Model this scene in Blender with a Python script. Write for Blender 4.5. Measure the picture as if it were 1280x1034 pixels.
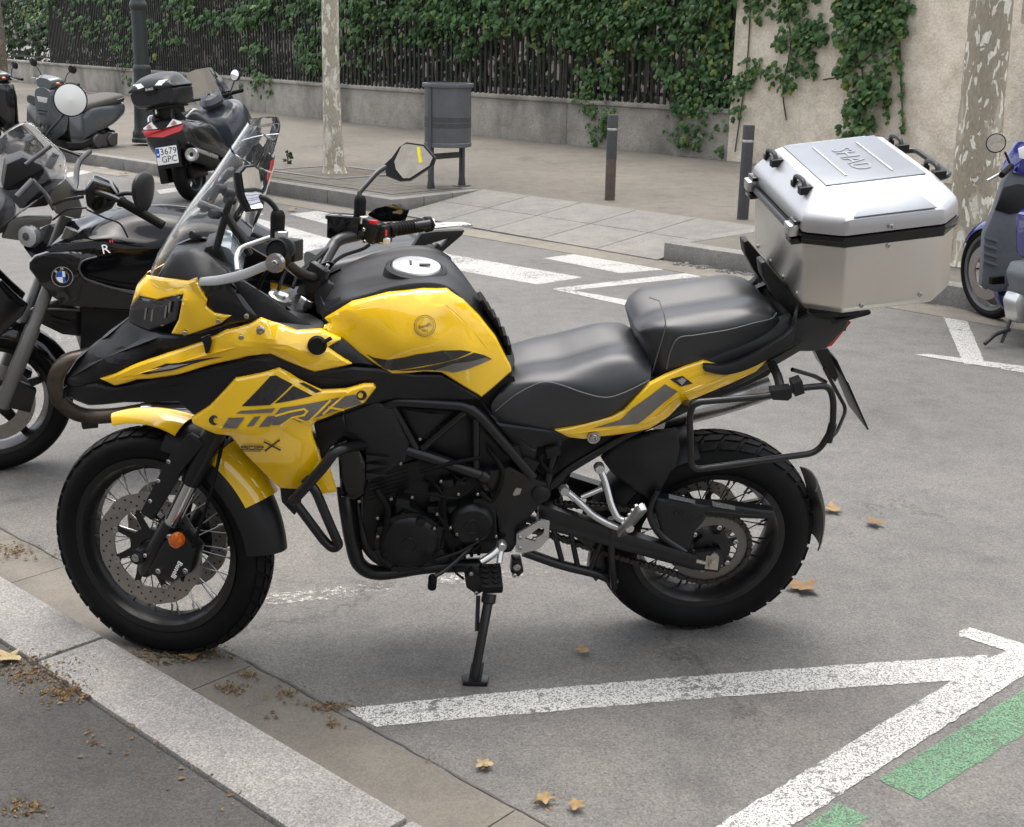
import bpy, bmesh, math, random
import numpy as np
from mathutils import Vector, Matrix, geometry as mg
random.seed(7); rnd = random.random
def U(a, b): return a + (b - a) * random.random()
R = math.radians
sc = bpy.context.scene
col = sc.collection
for o_ in list(bpy.data.objects): bpy.data.objects.remove(o_)

# ------------------------------------------------------------------ camera, light, exposure
F, PITCH, ROLL, CX, CY, CH, YAW = 1582.0, .2862, .0190, -.9889, -3.3805, 1.664, .1278
fw = Vector((math.sin(YAW)*math.cos(PITCH), math.cos(YAW)*math.cos(PITCH), -math.sin(PITCH)))
rt = Vector((math.cos(YAW), -math.sin(YAW), 0)); up = rt.cross(fw)
rt, up = rt*math.cos(ROLL) + up*math.sin(ROLL), up*math.cos(ROLL) - rt*math.sin(ROLL)
CAM = Vector((CX, CY, CH))
cd = bpy.data.cameras.new('camera'); cam = bpy.data.objects.new('camera', cd); col.objects.link(cam)
cd.sensor_width = 36; cd.lens = F/1280*36; cd.clip_start = .05; cd.clip_end = 900
m3 = Matrix((rt, up, -fw)).transposed(); cam.matrix_world = Matrix.Translation(CAM) @ m3.to_4x4()
sc.camera = cam
w = bpy.data.worlds.new('World'); sc.world = w; w.use_nodes = True
nt = w.node_tree; bg = nt.nodes['Background']
sky = nt.nodes.new('ShaderNodeTexSky'); sky.sky_type = 'NISHITA'; sky.sun_disc = False
SUN_EL, SUN_AZ = 80, 12      # degrees; azimuth clockwise from +Y
sky.sun_elevation = R(SUN_EL); sky.sun_rotation = R(SUN_AZ); sky.dust_density = 4; sky.air_density = 1.0; sky.ozone_density = .6
hs = nt.nodes.new('ShaderNodeHueSaturation'); hs.inputs['Saturation'].default_value = .32
nt.links.new(sky.outputs[0], hs.inputs['Color']); nt.links.new(hs.outputs[0], bg.inputs[0]); bg.inputs[1].default_value = .15
sl = bpy.data.lights.new('sun', 'SUN'); so = bpy.data.objects.new('sun', sl); col.objects.link(so)
sl.energy = .9; sl.angle = R(60); sl.color = (1, .94, .86)
sd = Vector((math.sin(R(SUN_AZ))*math.cos(R(SUN_EL)), math.cos(R(SUN_AZ))*math.cos(R(SUN_EL)), math.sin(R(SUN_EL))))
so.rotation_euler = sd.to_track_quat('Z', 'Y').to_euler()
vs = sc.view_settings; vs.view_transform = 'Standard'; vs.look = 'None'; vs.gamma = 1; vs.exposure = 1.45
sc.render.resolution_x, sc.render.resolution_y = 1024, 827

# ------------------------------------------------------------------ pixels to places
def ray(px, py): return (fw*F + rt*(px-640) - up*(py-517)).normalized()
def gz(px, py, z=0.):
    d = ray(px, py); return CAM + d*((z-CAM.z)/d.z)
LEAN, STEER, WB = .1938, .479, 1.525
RK, TR = R(25.5), .105
MB = Matrix.Rotation(LEAN, 4, 'X')
A0 = Vector((-WB-TR, 0, 0)); AK = Vector((math.sin(RK), 0, math.cos(RK)))
MS_L = Matrix.Translation(A0) @ Matrix.Rotation(-STEER, 4, AK) @ Matrix.Translation(-A0)   # steering, in the motorcycle's own frame
MS = MB @ MS_L
class Fr:
    """a thing's own frame; at(px,py,o): the point at o metres to its left (-y)"""
    def __init__(s, M): s.M = M; s.I = M.inverted(); s.C = s.I @ CAM; s.I3 = s.I.to_3x3()
    def at(s, px, py, o):
        d = s.I3 @ ray(px, py); return s.C + d*((-o-s.C.y)/d.y)
    def ax(s, px, py, x):
        d = s.I3 @ ray(px, py); return s.C + d*((x-s.C.x)/d.x)
    def az(s, px, py, z):
        d = s.I3 @ ray(px, py); return s.C + d*((z-s.C.z)/d.z)
FB, FS = Fr(MB), Fr(MS)

# ------------------------------------------------------------------ materials
MATS = {}
def mat(name, c, rough=.5, metal=0, coat=0, noise=0, nscale=40, bump=0, bscale=200, trans=0, ior=1.45, rvar=0, spec=.5, alpha=1):
    m = bpy.data.materials.new(name); m.use_nodes = True; t = m.node_tree; b = t.nodes['Principled BSDF']
    b.inputs['Base Color'].default_value = (*c, 1); b.inputs['Roughness'].default_value = rough; b.inputs['Metallic'].default_value = metal
    b.inputs['Coat Weight'].default_value = coat; b.inputs['Coat Roughness'].default_value = .03; b.inputs['IOR'].default_value = ior
    b.inputs['Transmission Weight'].default_value = trans; b.inputs['Specular IOR Level'].default_value = spec; b.inputs['Alpha'].default_value = alpha
    if noise or bump or rvar:
        tc = t.nodes.new('ShaderNodeTexCoord')
    if noise:
        n = t.nodes.new('ShaderNodeTexNoise'); n.inputs['Scale'].default_value = nscale; n.inputs['Detail'].default_value = 6; n.inputs['Roughness'].default_value = .65
        t.links.new(tc.outputs['Object'], n.inputs['Vector'])
        r = t.nodes.new('ShaderNodeValToRGB'); r.color_ramp.elements[0].position = .3; r.color_ramp.elements[1].position = .7
        r.color_ramp.elements[0].color = (*[x*(1-noise) for x in c], 1); r.color_ramp.elements[1].color = (*[min(1, x*(1+noise)) for x in c], 1)
        t.links.new(n.outputs[0], r.inputs[0]); t.links.new(r.outputs[0], b.inputs['Base Color'])
    if rvar:
        n3 = t.nodes.new('ShaderNodeTexNoise'); n3.inputs['Scale'].default_value = 9; n3.inputs['Detail'].default_value = 5
        t.links.new(tc.outputs['Object'], n3.inputs['Vector'])
        mr = t.nodes.new('ShaderNodeMapRange'); mr.inputs[3].default_value = max(0, rough-rvar); mr.inputs[4].default_value = rough+rvar
        t.links.new(n3.outputs[0], mr.inputs[0]); t.links.new(mr.outputs[0], b.inputs['Roughness'])
    if bump:
        n2 = t.nodes.new('ShaderNodeTexNoise'); n2.inputs['Scale'].default_value = bscale; n2.inputs['Detail'].default_value = 4
        t.links.new(tc.outputs['Object'], n2.inputs['Vector'])
        bp = t.nodes.new('ShaderNodeBump'); bp.inputs['Strength'].default_value = bump; bp.inputs['Distance'].default_value = .01
        t.links.new(n2.outputs[0], bp.inputs['Height']); t.links.new(bp.outputs[0], b.inputs['Normal'])
    MATS[name] = m; return m
YEL = mat('yellow_paint', (.88, .53, .002), .30, coat=1, noise=.03, nscale=3, spec=.25)
YEL.node_tree.nodes['Principled BSDF'].inputs['Coat IOR'].default_value = 1.8
BLP = mat('black_plastic', (.011, .011, .012), .42, bump=.06, bscale=900, rvar=.08, spec=.36)
BLG = mat('black_gloss', (.004, .004, .005), .10, coat=.25, rvar=.05)
BLM = mat('black_metal', (.008, .008, .0085), .30, metal=.0, bump=.04, bscale=700, rvar=.08)
ENG = mat('engine_black', (.006, .0065, .007), .34, bump=.1, bscale=600, rvar=.08, noise=.2, nscale=20, spec=.36)
RUB = mat('rubber', (.004, .004, .004), .62, noise=.35, nscale=25, bump=.15, bscale=400, spec=.2)
VIN = mat('seat_vinyl', (.022, .023, .026), .42, spec=.7, bump=.05, bscale=1400, rvar=.05)
STI = mat('stitch', (.10, .10, .10), .7)
GRY = mat('grey_decal', (.14, .132, .118), .35, noise=.1)
DKG = mat('dark_decal', (.018, .017, .017), .22, noise=.3, nscale=60, coat=.5)
SIL = mat('silver_metal', (.56, .56, .55), .30, metal=.9, rvar=.1, bump=.03)
STL = mat('steel', (.42, .41, .40), .28, metal=1, rvar=.12)
DISC = mat('brake_disc', (.30, .28, .26), .38, metal=.8, noise=.12, nscale=50)
CHN = mat('chain', (.05, .045, .04), .45, metal=.7, noise=.3, nscale=90)
CHR = mat('chrome', (.75, .75, .75), .06, metal=1)
MIR = mat('mirror_glass', (.86, .87, .88), .015, metal=1)
ALU = mat('case_aluminium', (.70, .67, .62), .32, metal=.92, rvar=.07, bump=.02, bscale=300, noise=.03, nscale=6)
ALW = mat('case_lid_aluminium', (.50, .50, .51), .38, metal=.75, rvar=.06, bump=.02, bscale=300)
ALT = mat('case_plate_aluminium', (.21, .225, .25), .42, metal=.5, rvar=.06, noise=.05, nscale=12)
WHI = mat('white_enamel', (.82, .82, .80), .3, coat=.4)
RED = mat('red_plastic', (.55, .01, .012), .25, coat=.5)
ORA = mat('amber_reflector', (.50, .10, .006), .2, coat=.8, noise=.3, nscale=120)
BLU = mat('blue_enamel', (.01, .10, .50), .25, coat=.6)
YST = mat('yellow_sticker', (.9, .75, .02), .5)
GLS = mat('clear_screen', (.98, .99, .99), .02, trans=1, ior=1.12)
SMK = mat('smoked_screen', (.62, .62, .63), .03, trans=1, ior=1.15)
LMP = mat('lamp_glass', (.03, .03, .035), .02, trans=.45, ior=1.35, coat=1)

# ------------------------------------------------------------------ objects
def tag(o, label, cat, group=None, kind=None):
    if label: o['label'] = label
    if cat: o['category'] = cat
    if group: o['group'] = group
    if kind: o['kind'] = kind
    return o
def empty(name, M, label, cat, group=None):
    o = bpy.data.objects.new(name, None); col.objects.link(o); o.matrix_world = M; o.empty_display_size = .1
    return tag(o, label, cat, group)
def mk(name, v, f, m, parent=None, M=None, smooth=35, bevel=0, bseg=2, recalc=True):
    me = bpy.data.meshes.new(name); me.from_pydata([tuple(p) for p in v], [], f); me.validate(); me.update()
    if recalc or bevel:
        bm = bmesh.new(); bm.from_mesh(me)
        bmesh.ops.remove_doubles(bm, verts=bm.verts, dist=1e-6)
        if recalc: bmesh.ops.recalc_face_normals(bm, faces=bm.faces)
        if bevel:
            es = [e for e in bm.edges if len(e.link_faces) == 2 and e.calc_face_angle(0) > R(28)]
            try: bmesh.ops.bevel(bm, geom=es, offset=bevel, segments=bseg, profile=.6, affect='EDGES', clamp_overlap=True)
            except Exception as ex: print('bevel', name, ex)
        bm.to_mesh(me); bm.free()
    if smooth:
        me.polygons.foreach_set('use_smooth', [True]*len(me.polygons))
        if smooth < 180: me.set_sharp_from_angle(angle=R(smooth))
    if m: me.materials.append(m)
    o = bpy.data.objects.new(name, me); col.objects.link(o)
    if parent: o.parent = parent
    if M is not None: o.matrix_basis = M
    return o
def inst(o, parent, M):
    c = bpy.data.objects.new(o.name.split('.')[0], o.data); col.objects.link(c); c.parent = parent
    if M is not None: c.matrix_basis = M
    return c
class G:
    def __init__(s): s.v = []; s.f = []
    def add(s, v, f):
        n = len(s.v); s.v += [Vector(p) for p in v]; s.f += [tuple(i+n for i in q) for q in f]; return s
    def tube(s, pts, r, n=10, closed=False, caps=True):
        pts = [Vector(p) for p in pts]; N = len(pts)
        rs = r if isinstance(r, (list, tuple)) else [r]*N
        T = []
        for i in range(N):
            a = pts[(i-1) % N] if (closed or i > 0) else pts[i]; b = pts[(i+1) % N] if (closed or i < N-1) else pts[i]
            T.append((b-a).normalized())
        nrm = T[0].orthogonal().normalized(); v = []
        for i in range(N):
            if i:
                nrm = (nrm - T[i]*nrm.dot(T[i]));
                nrm = nrm.normalized() if nrm.length > 1e-6 else T[i].orthogonal().normalized()
            bn = T[i].cross(nrm)
            for k in range(n):
                a = 2*math.pi*k/n; v.append(pts[i] + (nrm*math.cos(a) + bn*math.sin(a))*rs[i])
        f = []
        for i in range(N if closed else N-1):
            j = (i+1) % N
            for k in range(n): f.append((i*n+k, i*n+(k+1) % n, j*n+(k+1) % n, j*n+k))
        if caps and not closed: f += [tuple(range(n))[::-1], tuple((N-1)*n+k for k in range(n))]
        return s.add(v, f)
    def lathe(s, prof, c, axis, n=32, closed=False, a0=0, a1=2*math.pi):
        axis = Vector(axis).normalized(); e1 = axis.orthogonal().normalized(); e2 = axis.cross(e1); c = Vector(c)
        full = abs(a1-a0-2*math.pi) < 1e-6; m = n if full else n+1; P = len(prof); v = []; f = []
        for i in range(m):
            a = a0+(a1-a0)*i/n
            for (r, h) in prof: v.append(c + axis*h + (e1*math.cos(a)+e2*math.sin(a))*r)
        for i in range(n):
            j = (i+1) % m
            for k in range(P if closed else P-1):
                l = (k+1) % P; f.append((i*P+k, j*P+k, j*P+l, i*P+l))
        return s.add(v, f)
    def disc(s, c, axis, r, h, n=20):
        return s.lathe([(1e-5, 0), (r, 0), (r, h), (1e-5, h)], c, axis, n)
    def box(s, c, size, Rm=None, taper=1):
        c = Vector(c); x, y, z = [q/2 for q in size]
        v = [Vector((sx*x*(taper if sz > 0 else 1), sy*y*(taper if sz > 0 else 1), sz*z)) for sz in (-1, 1) for sy in (-1, 1) for sx in (-1, 1)]
        if Rm is not None: v = [Rm @ p for p in v]
        return s.add([c+p for p in v], [(0, 2, 3, 1), (4, 5, 7, 6), (0, 1, 5, 4), (2, 6, 7, 3), (0, 4, 6, 2), (1, 3, 7, 5)])
    def prism(s, pts, d):
        pts = [Vector(p) for p in pts]; n = len(pts); d = Vector(d)
        tri = mg.tessellate_polygon([pts])
        v = pts + [p+d for p in pts]
        f = [tuple(t) for t in tri] + [tuple(i+n for i in t[::-1]) for t in tri]
        f += [(i, (i+1) % n, (i+1) % n+n, i+n) for i in range(n)]
        return s.add(v, f)
    def ell(s, c, r, n=14, m=10, Rm=None):
        c = Vector(c); v = []; f = []
        for i in range(m+1):
            t = math.pi*i/m
            for k in range(n):
                a = 2*math.pi*k/n; p = Vector((r[0]*math.sin(t)*math.cos(a), r[1]*math.sin(t)*math.sin(a), r[2]*math.cos(t)))
                v.append(c + (Rm @ p if Rm is not None else p))
        for i in range(m):
            for k in range(n): f.append((i*n+k, i*n+(k+1) % n, (i+1)*n+(k+1) % n, (i+1)*n+k))
        return s.add(v, f)
    def ob(s, name, m, parent=None, **k): return mk(name, s.v, s.f, m, parent, **k)
def cat(pts, k=6, closed=False):
    pts = [Vector(p) for p in pts]; N = len(pts); out = []
    for i in range(N if closed else N-1):
        p1, p2 = pts[i], pts[(i+1) % N]
        p0 = pts[(i-1) % N] if closed or i > 0 else p1*2-p2
        p3 = pts[(i+2) % N] if closed or i < N-2 else p2*2-p1
        for j in range(k):
            t = j/k; out.append(.5*((2*p1) + (p2-p0)*t + (2*p0-5*p1+4*p2-p3)*t*t + (3*p1-p0-3*p2+p3)*t**3))
    if not closed: out.append(pts[-1])
    return out
def fillet(pts, rad, k=5, closed=False):
    pts = [Vector(p) for p in pts]; N = len(pts); out = []
    for i in range(N):
        if not closed and i in (0, N-1): out.append(pts[i]); continue
        a, b, c = pts[(i-1) % N], pts[i], pts[(i+1) % N]
        d1, d2 = (a-b), (c-b); r = min(rad, d1.length*.45, d2.length*.45)
        p, q = b+d1.normalized()*r, b+d2.normalized()*r
        for j in range(k+1):
            t = j/k; out.append(p*(1-t)**2 + b*2*t*(1-t) + q*t*t)
    return out
def resamp(pts, n, closed=False):
    pts = [Vector(p) for p in pts]
    if closed: pts = pts+[pts[0]]
    L = [0]
    for a, b in zip(pts, pts[1:]): L.append(L[-1]+(b-a).length)
    out = []; j = 0
    for i in range(n if closed else n):
        t = L[-1]*i/(n if closed else n-1)
        while j < len(L)-2 and L[j+1] < t: j += 1
        u = (t-L[j])/max(1e-9, L[j+1]-L[j]); out.append(pts[j].lerp(pts[j+1], min(1, u)))
    return out
def tps(P, V):
    P = np.array(P); V = np.array(V); n = len(P)
    d = np.linalg.norm(P[:, None]-P[None], axis=2); K = np.where(d > 0, d*d*np.log(d+1e-12), 0)+np.eye(n)*2e-4
    A = np.zeros((n+3, n+3)); A[:n, :n] = K; A[:n, n] = 1; A[:n, n+1:] = P; A[n, :n] = 1; A[n+1:, :n] = P.T
    w = np.linalg.solve(A, np.concatenate([V, np.zeros(3)]))
    def f(Q):
        Q = np.array(Q); d = np.linalg.norm(Q[:, None]-P[None], axis=2); k = np.where(d > 0, d*d*np.log(d+1e-12), 0)
        return k@w[:n]+w[n]+Q@w[n+1:]
    return f
def pdist(Q, poly):
    Q = np.array(Q); D = np.full(len(Q), 1e9); n = len(poly)
    for i in range(n):
        a = np.array(poly[i]); b = np.array(poly[(i+1) % n]); ab = b-a
        t = np.clip(((Q-a)@ab)/max(1e-12, ab@ab), 0, 1); D = np.minimum(D, np.linalg.norm(Q-(a+t[:, None]*ab), axis=1))
    return D
def inside(Q, poly):
    r = []
    for (x, y) in Q:
        c = False; n = len(poly)
        for i in range(n):
            x1, y1 = poly[i]; x2, y2 = poly[(i+1) % n]
            if (y1 > y) != (y2 > y) and x < (x2-x1)*(y-y1)/(y2-y1)+x1: c = not c
        r.append(c)
    return r
def panel_geo(P3, ctrl=(), thick=.006, rad=.012, drop=.006, step=.014, creases=()):
    """closed outline of 3D points (lying about a y-plane) -> smooth shell with rolled edges. creases: 3D polylines kept as mesh edges"""
    allp = list(P3)+list(ctrl)+[p for c in creases for p in c]
    key = {}
    for p in allp: key[(round(p.x, 3), round(p.z, 3))] = p
    ps = list(key.values())
    f = tps([(p.x, p.z) for p in ps], [p.y for p in ps])
    b = []
    n = len(P3)
    for i in range(n):
        a, c = P3[i], P3[(i+1) % n]; L = math.hypot(a.x-c.x, a.z-c.z); k = max(1, int(L/step+.5))
        for j in range(k): b.append((a.x+(c.x-a.x)*j/k, a.z+(c.z-a.z)*j/k))
    xs = [p[0] for p in b]; zs = [p[1] for p in b]; pts = []
    # rings just inside the edge carry the roll
    g = []; zz = min(zs); row = 0
    while zz < max(zs):
        xx = min(xs)+(row % 2)*step/2
        while xx < max(xs): g.append((xx, zz)); xx += step
        zz += step*.866; row += 1
    ins = inside(g, b); g = [q for q, k in zip(g, ins) if k]
    if g:
        D = pdist(g, b); g = [q for q, d in zip(g, D) if d > step*.55]
    # inner offset ring
    nb = len(b); ring = []
    for i in range(nb):
        p0, p1, p2 = b[i-1], b[i], b[(i+1) % nb]; tx, tz = p2[0]-p0[0], p2[1]-p0[1]; L = math.hypot(tx, tz) or 1
        for s_ in (1, -1):
            q = (p1[0]-tz/L*rad*.4*s_, p1[1]+tx/L*rad*.4*s_)
            if inside([q], b)[0]: ring.append(q); break
    if ring:
        D = pdist(ring, b); ring = [q for q, d in zip(ring, D) if d > rad*.3]
    pts = b+ring+g; edges = [(i, (i+1) % nb) for i in range(nb)]
    for c in creases:
        i0 = len(pts); pts += [(p.x, p.z) for p in c]; edges += [(i0+i, i0+i+1) for i in range(len(c)-1)]
    r = mg.delaunay_2d_cdt([Vector(p) for p in pts], edges, [], 0, 1e-6)
    vv = [(p.x, p.y) for p in r[0]]; tr = [t for t in r[2]]
    cen = [(sum(vv[i][0] for i in t)/3, sum(vv[i][1] for i in t)/3) for t in tr]
    tr = [tuple(t) for t, k in zip(tr, inside(cen, b)) if k]
    y = f(vv); D = pdist(vv, b); t = np.clip(1-D/rad, 0, 1); y = y+drop*(1-np.sqrt(1-t*t*.98))
    top = [Vector((p[0], yy, p[1])) for p, yy in zip(vv, y)]
    # back side + walls along boundary edges
    cnt = {}
    for t_ in tr:
        for i in range(3):
            e = (t_[i], t_[(i+1) % 3]); cnt[frozenset(e)] = cnt.get(frozenset(e), [])+[e]
    n = len(top); v = top+[p+Vector((0, thick, 0)) for p in top]; fc = list(tr)+[(a+n, c+n, b_+n) for a, b_, c in tr]
    for es in cnt.values():
        if len(es) == 1: a, c = es[0]; fc.append((c, a, a+n, c+n))
    return v, fc, f
def mirror(v): return [Vector((p.x, -p.y, p.z)) for p in v]
def panel(name, pts, m, parent, fr=FB, ctrl=(), both=False, M=None, smooth=30, creases=(), **k):
    P = [fr.at(*p) for p in pts]; C = [fr.at(*p) for p in ctrl]; CR = [[fr.at(*p) for p in c] for c in creases]
    v, f, fn = panel_geo(P, C, creases=CR, **k)
    o = mk(name, v, f, m, parent, M=M, smooth=smooth)
    if both: mk(name, mirror(v), f, m, parent, M=M, smooth=smooth)
    return o, fn
def decal(name, polys, m, parent, fr, fn, lift=.0015, both=False, M=None, step=.012):
    """thin skin pieces lying on a panel whose surface function is fn"""
    g = G()
    for pl in polys:
        q = []
        for (px, py) in pl:
            o = .2
            for _ in range(6):
                p = fr.at(px, py, o); o = -float(fn([(p.x, p.z)])[0])
            p = fr.at(px, py, o); q.append((p.x, p.z))
        pp = []; n = len(q)
        for i in range(n):
            a, b = q[i], q[(i+1) % n]; k = max(1, int(math.hypot(a[0]-b[0], a[1]-b[1])/step))
            for j in range(k): pp.append((a[0]+(b[0]-a[0])*j/k, a[1]+(b[1]-a[1])*j/k))
        xs = [a for a, _ in pp]; zs = [b for _, b in pp]; gr = []
        for i in range(int((max(xs)-min(xs))/step)+1):
            for j in range(int((max(zs)-min(zs))/step)+1): gr.append((min(xs)+i*step+.003, min(zs)+j*step+.003))
        gr = [a for a, k in zip(gr, inside(gr, pp)) if k]
        if gr: D = pdist(gr, pp); gr = [a for a, d in zip(gr, D) if d > step*.4]
        al = pp+gr; nb = len(pp)
        r = mg.delaunay_2d_cdt([Vector(a) for a in al], [(i, (i+1) % nb) for i in range(nb)], [], 0, 1e-6)
        vv = [(a.x, a.y) for a in r[0]]; tr = list(r[2]); ce = [(sum(vv[i][0] for i in t)/3, sum(vv[i][1] for i in t)/3) for t in tr]
        tr = [tuple(t) for t, k in zip(tr, inside(ce, pp)) if k]
        y = fn(vv); n = len(vv)
        g.add([Vector((a[0], yy-lift, a[1])) for a, yy in zip(vv, y)], tr)
    o = mk(name, g.v, g.f, m, parent, M=M, smooth=60, recalc=False)
    if both: mk(name, mirror(g.v), [t[::-1] for t in g.f], m, parent, M=M, smooth=60, recalc=False)
    return o
def loft(name, rows, m, parent, k=5, kr=4, M=None, sym=True, closed_under=True, smooth=50):
    """rows of 3D points (same count), first row on the centre plane; smooth surface, mirrored"""
    rows = [cat(r, k) for r in rows]; n = len(rows[0])
    cols = [cat([r[i] for r in rows], kr) for i in range(n)]; h = len(cols[0])
    if sym: cols = [[Vector((p.x, -p.y, p.z)) for p in c[:0:-1]]+c for c in cols]
    h = len(cols[0]); v = [p for c in cols for p in c]; f = []
    for i in range(n-1):
        for j in range(h-1): f.append((i*h+j, (i+1)*h+j, (i+1)*h+j+1, i*h+j+1))
    if closed_under:
        for i in range(n-1): f.append((i*h+h-1, (i+1)*h+h-1, (i+1)*h, i*h))
        f += [tuple(range(h)), tuple((n-1)*h+j for j in range(h))[::-1]]
    return mk(name, v, f, m, parent, M=M, smooth=smooth)
def bolt(g, p, r=.006, ax=(0, -1, 0), h=.005): g.lathe([(r, -.004), (r, h*.7), (r*.75, h), (r*.45, h), (r*.4, h*.4), (1e-5, h*.4)], p, ax, 10)
def text_geo(txt, size, ext=.0008):
    c = bpy.data.curves.new('t', 'FONT'); c.body = txt; c.size = size; c.extrude = ext; c.align_x = 'CENTER'; c.align_y = 'CENTER'; c.resolution_u = 2
    o = bpy.data.objects.new('t', c); me = bpy.data.meshes.new_from_object(o)
    v = [x.co.copy() for x in me.vertices]; f = [tuple(p.vertices) for p in me.polygons]
    bpy.data.objects.remove(o); bpy.data.meshes.remove(me); bpy.data.curves.remove(c); return v, f
def text(name, txt, size, M, m, parent, ext=.0008):
    v, f = text_geo(txt, size, ext); return mk(name, [M @ p for p in v], f, m, parent, smooth=0)
def basis(o, x, y):
    x = Vector(x).normalized(); z = x.cross(Vector(y)).normalized(); y = z.cross(x)
    return Matrix.Translation(Vector(o)) @ Matrix((x, y, z)).transposed().to_4x4()
# ================================================================== setting
SD = Vector((.62, -.785, 0)).normalized(); SN = Vector((.785, .62, 0)).normalized()   # along the street / across it (away from us)
def nodes_mat(name, rough=.9):
    m = bpy.data.materials.new(name); m.use_nodes = True; t = m.node_tree; b = t.nodes['Principled BSDF']; b.inputs['Roughness'].default_value = rough
    tc = t.nodes.new('ShaderNodeTexCoord'); return m, t, b, tc
def nz(t, tc, scale, detail=5, rough=.6, out='Object', dist=0):
    n = t.nodes.new('ShaderNodeTexNoise'); n.inputs['Scale'].default_value = scale; n.inputs['Detail'].default_value = detail; n.inputs['Roughness'].default_value = rough; n.inputs['Distortion'].default_value = dist
    t.links.new(tc.outputs[out], n.inputs['Vector']); return n
def ramp(t, src, stops, interp='LINEAR'):
    r = t.nodes.new('ShaderNodeValToRGB'); e = r.color_ramp.elements; r.color_ramp.interpolation = interp
    while len(e) < len(stops): e.new(.5)
    for i, (p, c) in enumerate(stops): e[i].position = p; e[i].color = (*c, 1) if len(c) == 3 else c
    t.links.new(src, r.inputs[0]); return r
def mixc(t, fac, a, b, mode='MIX'):
    x = t.nodes.new('ShaderNodeMix'); x.data_type = 'RGBA'; x.blend_type = mode
    if isinstance(fac, (int, float)): x.inputs[0].default_value = fac
    else: t.links.new(fac, x.inputs[0])
    for s_, q in ((6, a), (7, b)):
        if isinstance(q, tuple): x.inputs[s_].default_value = (*q, 1)
        else: t.links.new(q, x.inputs[s_])
    return x.outputs[2]
def bumpn(t, b, h, st=.5, dist=.01):
    bp = t.nodes.new('ShaderNodeBump'); bp.inputs['Strength'].default_value = st; bp.inputs['Distance'].default_value = dist
    t.links.new(h, bp.inputs['Height']); t.links.new(bp.outputs[0], b.inputs['Normal'])
def ground_mat(name, c, var=.25, fine=170, speck=.5, rough=.9, bst=.5, big=.7, tint=(1.05, 1, .95), cracks=False):
    m, t, b, tc = nodes_mat(name, rough)
    n1 = nz(t, tc, big, 6, .6); n2 = nz(t, tc, fine, 3, .7); n3 = nz(t, tc, 7, 6, .65); vo = t.nodes.new('ShaderNodeTexVoronoi'); vo.inputs['Scale'].default_value = fine*.8
    t.links.new(tc.outputs['Object'], vo.inputs['Vector'])
    a = ramp(t, n1.outputs[0], [(.3, tuple(x*(1-var) for x in c)), (.55, c), (.75, tuple(min(1, x*(1+var)*k) for x, k in zip(c, tint)))])
    d = ramp(t, n2.outputs[0], [(.25, (1-speck,)*3), (.5, (1, 1, 1)), (.72, (1+speck*.8,)*3)])
    e = ramp(t, n3.outputs[0], [(.3, (.82, .82, .82)), (.6, (1.06, 1.05, 1.03))])
    f = ramp(t, vo.outputs['Color'], [(0, (1-speck*.5,)*3), (1, (1+speck*.5,)*3)])
    x = mixc(t, 1, a.outputs[0], d.outputs[0], 'MULTIPLY'); x = mixc(t, 1, x, e.outputs[0], 'MULTIPLY'); x = mixc(t, .8, x, f.outputs[0], 'MULTIPLY')
    if cracks:
        wv = nz(t, tc, 2.5, 5, .7); ad = t.nodes.new('ShaderNodeVectorMath'); ad.operation = 'MULTIPLY_ADD'; t.links.new(wv.outputs[1], ad.inputs[0]); ad.inputs[1].default_value = (.9, .9, 0); t.links.new(tc.outputs['Object'], ad.inputs[2])
        ve = t.nodes.new('ShaderNodeTexVoronoi'); ve.feature = 'DISTANCE_TO_EDGE'; ve.inputs['Scale'].default_value = .55; t.links.new(ad.outputs[0], ve.inputs['Vector'])
        ck = ramp(t, ve.outputs['Distance'], [(.0, (.62, .6, .58)), (.006, (.8, .8, .8)), (.012, (1, 1, 1))]); ms = nz(t, tc, .9, 3, .6); mk_ = ramp(t, ms.outputs[0], [(.5, (0, 0, 0)), (.58, (1, 1, 1))])
        x = mixc(t, mk_.outputs[0], x, mixc(t, 1, x, ck.outputs[0], 'MULTIPLY'))
        sp = nz(t, tc, 26, 4, .75); sr = ramp(t, sp.outputs[0], [(.68, (1, 1, 1)), (.74, (1.35, 1.34, 1.32))]); x = mixc(t, 1, x, sr.outputs[0], 'MULTIPLY')
        so_ = nz(t, tc, 1.7, 5, .65); st_ = ramp(t, so_.outputs[0], [(.28, (.70, .69, .68)), (.42, (1, 1, 1))]); x = mixc(t, 1, x, st_.outputs[0], 'MULTIPLY')
    t.links.new(x, b.inputs['Base Color']); bumpn(t, b, n2.outputs[0], bst, .006); return m
ASP = ground_mat('asphalt', (.130, .125, .117), .20, 150, .58, rough=.72, bst=.8, cracks=True)
ASN = ground_mat('pavement_asphalt', (.055, .052, .049), .4, 160, .6, big=1.6)
PAV = ground_mat('pavement_slab', (.132, .120, .101), .22, 120, .35, big=.5, bst=.3, cracks=True)
RMP = ground_mat('ramp_granite', (.185, .178, .165), .12, 160, .4, big=.8, bst=.3)
GRN = ground_mat('granite', (.205, .198, .188), .16, 210, .62, big=3, bst=.5)
CON = ground_mat('gutter_concrete', (.135, .122, .104), .3, 150, .25, big=2.2, bst=.25)
CON2 = ground_mat('far_gutter_concrete', (.19, .172, .145), .2, 150, .3, big=1.2)
SOIL = ground_mat('soil', (.11, .085, .06), .4, 90, .5, big=6)
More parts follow.
